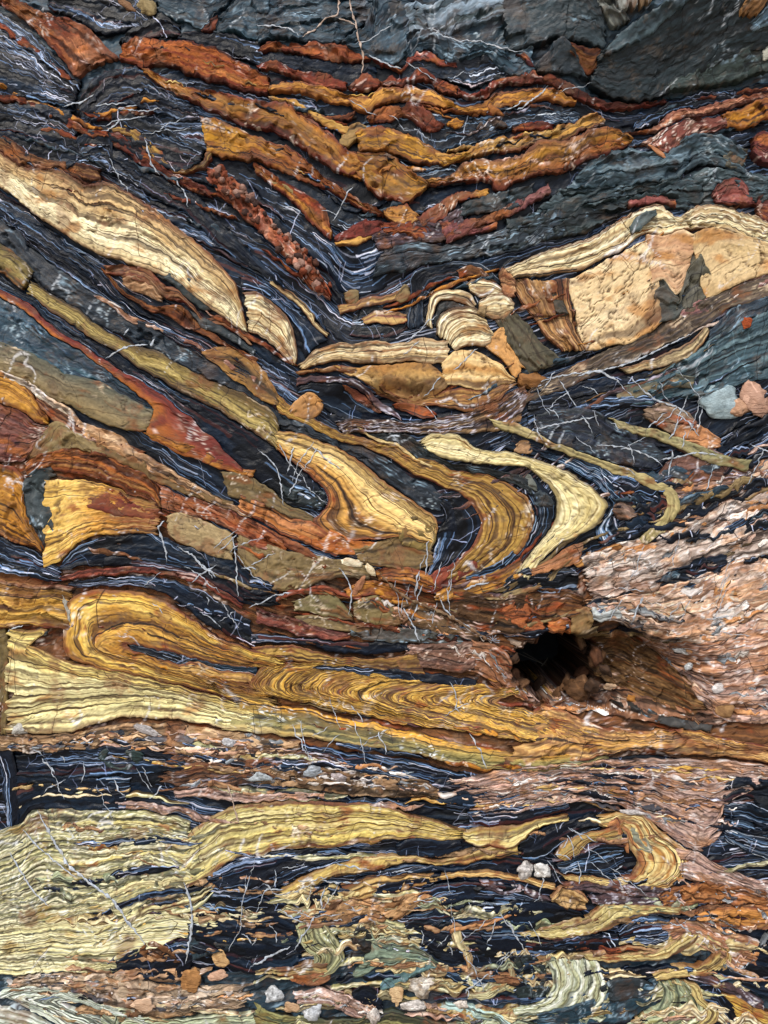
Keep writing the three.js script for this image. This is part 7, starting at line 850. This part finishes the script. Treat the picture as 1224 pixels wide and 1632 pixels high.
for (let i = 0; i < 46; i++) {           // the small cross veins in the black rock
  const A = [[430, 1390], [560, 1440], [700, 1490], [880, 1330], [930, 1360], [1030, 1475], [100, 1215], [330, 1440], [430, 1480], [280, 960], [330, 900], [760, 1540], [470, 330], [960, 690], [900, 640], [1000, 740]][i % 16];
  const x = A[0] + (rnd() - 0.5) * 110, y = A[1] + (rnd() - 0.5) * 50, a = -0.9 + rnd() * 1.8 + (rnd() < 0.4 ? 1.2 : 0), l = 12 + 26 * rnd();
  ribbon('mineral_vein', [x, y, x + l * 0.5 * Math.cos(a) + 3, y + l * 0.5 * Math.sin(a) - 2, x + l * Math.cos(a), y + l * Math.sin(a)], 1.3 + rnd(), WHITE, { seed: 50 + i });
}
const CL = [[690, 960, 60, 45, 12], [980, 650, 130, 60, 16], [340, 930, 80, 70, 12], [560, 1400, 160, 40, 12], [440, 1470, 80, 50, 10], [820, 1490, 90, 50, 8], [900, 1345, 70, 40, 8], [190, 230, 110, 60, 12], [1120, 740, 80, 50, 8], [1080, 950, 120, 70, 12], [620, 1130, 160, 60, 12], [150, 1220, 120, 25, 8], [470, 720, 40, 40, 6], [640, 600, 120, 60, 5], [720, 130, 200, 60, 8]];
for (const [cx, cy, sx, sy, n] of CL) { const a0 = -1.5 + 3 * rnd(); for (let i = 0; i < n; i++) {   // sets of straight cracks filled with white mineral
  let x = cx + (rnd() - 0.5) * 2 * sx, y = cy + (rnd() - 0.5) * 2 * sy, a = a0 + (rnd() - 0.5) * 0.5 + (rnd() < 0.25 ? 1.3 : 0); const p = [x, y], m = 4 + (rnd() * 5 | 0);
  for (let j = 0; j < m; j++) { const l = 4 + 9 * rnd(), b = a + (rnd() - 0.5) * 0.7; x += Math.cos(b) * l; y += Math.sin(b) * l; p.push(x, y); }
  ribbon('mineral_vein', p, 1.2 + 2.4 * rnd() * rnd(), WHITE, { seed: 200 + i + (cx | 0), out: 0.3 });
} }
ribbon('dry_root', [600, 908, 622, 932, 650, 954, 690, 970, 720, 984, 745, 1000, 772, 1016, 800, 1026], 6, ['#7a5a44', '#a88c6c', '#5a3c2a', '#c8b490'], { label: 'dry root trailing from the cream crust to the hole', cat: 'root', mat: 'crust', flat: 0.9, out: 2, seed: 70 });
{ // straws in the mouth of the hole: each a thin tube across the opening
  const straw = (name, a, b, c, r, label) => {
    const z = Y => (M(830, 1090) - 4) * S, cv = new THREE.CatmullRomCurve3([a, b, c].map(([x, y, d]) => new THREE.Vector3(wx(x), wy(y), z() + d * S))), g = new THREE.TubeGeometry(cv, 16, r * S, 6);
    const m = new THREE.Mesh(g, new THREE.MeshStandardMaterial({ color: 0x6a6458, roughness: 0.9 })); m.castShadow = m.receiveShadow = true; m.name = numbered(name); m.userData = { label, category: 'straw', group: 'dry straws in the hole' }; scene.add(m);
  };
  straw('straw', [838, 1066, 0], [862, 1076, 6], [908, 1096, 2], 0.55, 'long dry straw lying across the dark hole');
  straw('straw', [866, 1072, 2], [884, 1082, 8], [902, 1094, 4], 0.45, 'short dry straw crossing the long one in the dark hole');
  straw('straw', [900, 1098, 2], [906, 1090, 5], [912, 1082, 2], 0.6, 'stubby pale straw at the end of the long one by the lip of the hole');
}
for (const [x, y, n] of [[786, 1022, 7]]) for (let i = 0; i < n; i++) { const a = -0.4 + i / n * 3.6; ribbon('grass_blade', [x, y, x + 6 * Math.cos(a), y - 6 * Math.sin(a), x + 12 * Math.cos(a), y - 10 * Math.sin(a)], 1.2, ['#8a94a4', '#aab2c0'], { seed: 80 + i, out: 3, label: i ? undefined : 'tiny grey tuft at the end of the dry root', cat: 'plant' }); }

console.log('triangles', Math.round(triangles), 'objects', scene.children.length);
renderer.render(scene, camera);
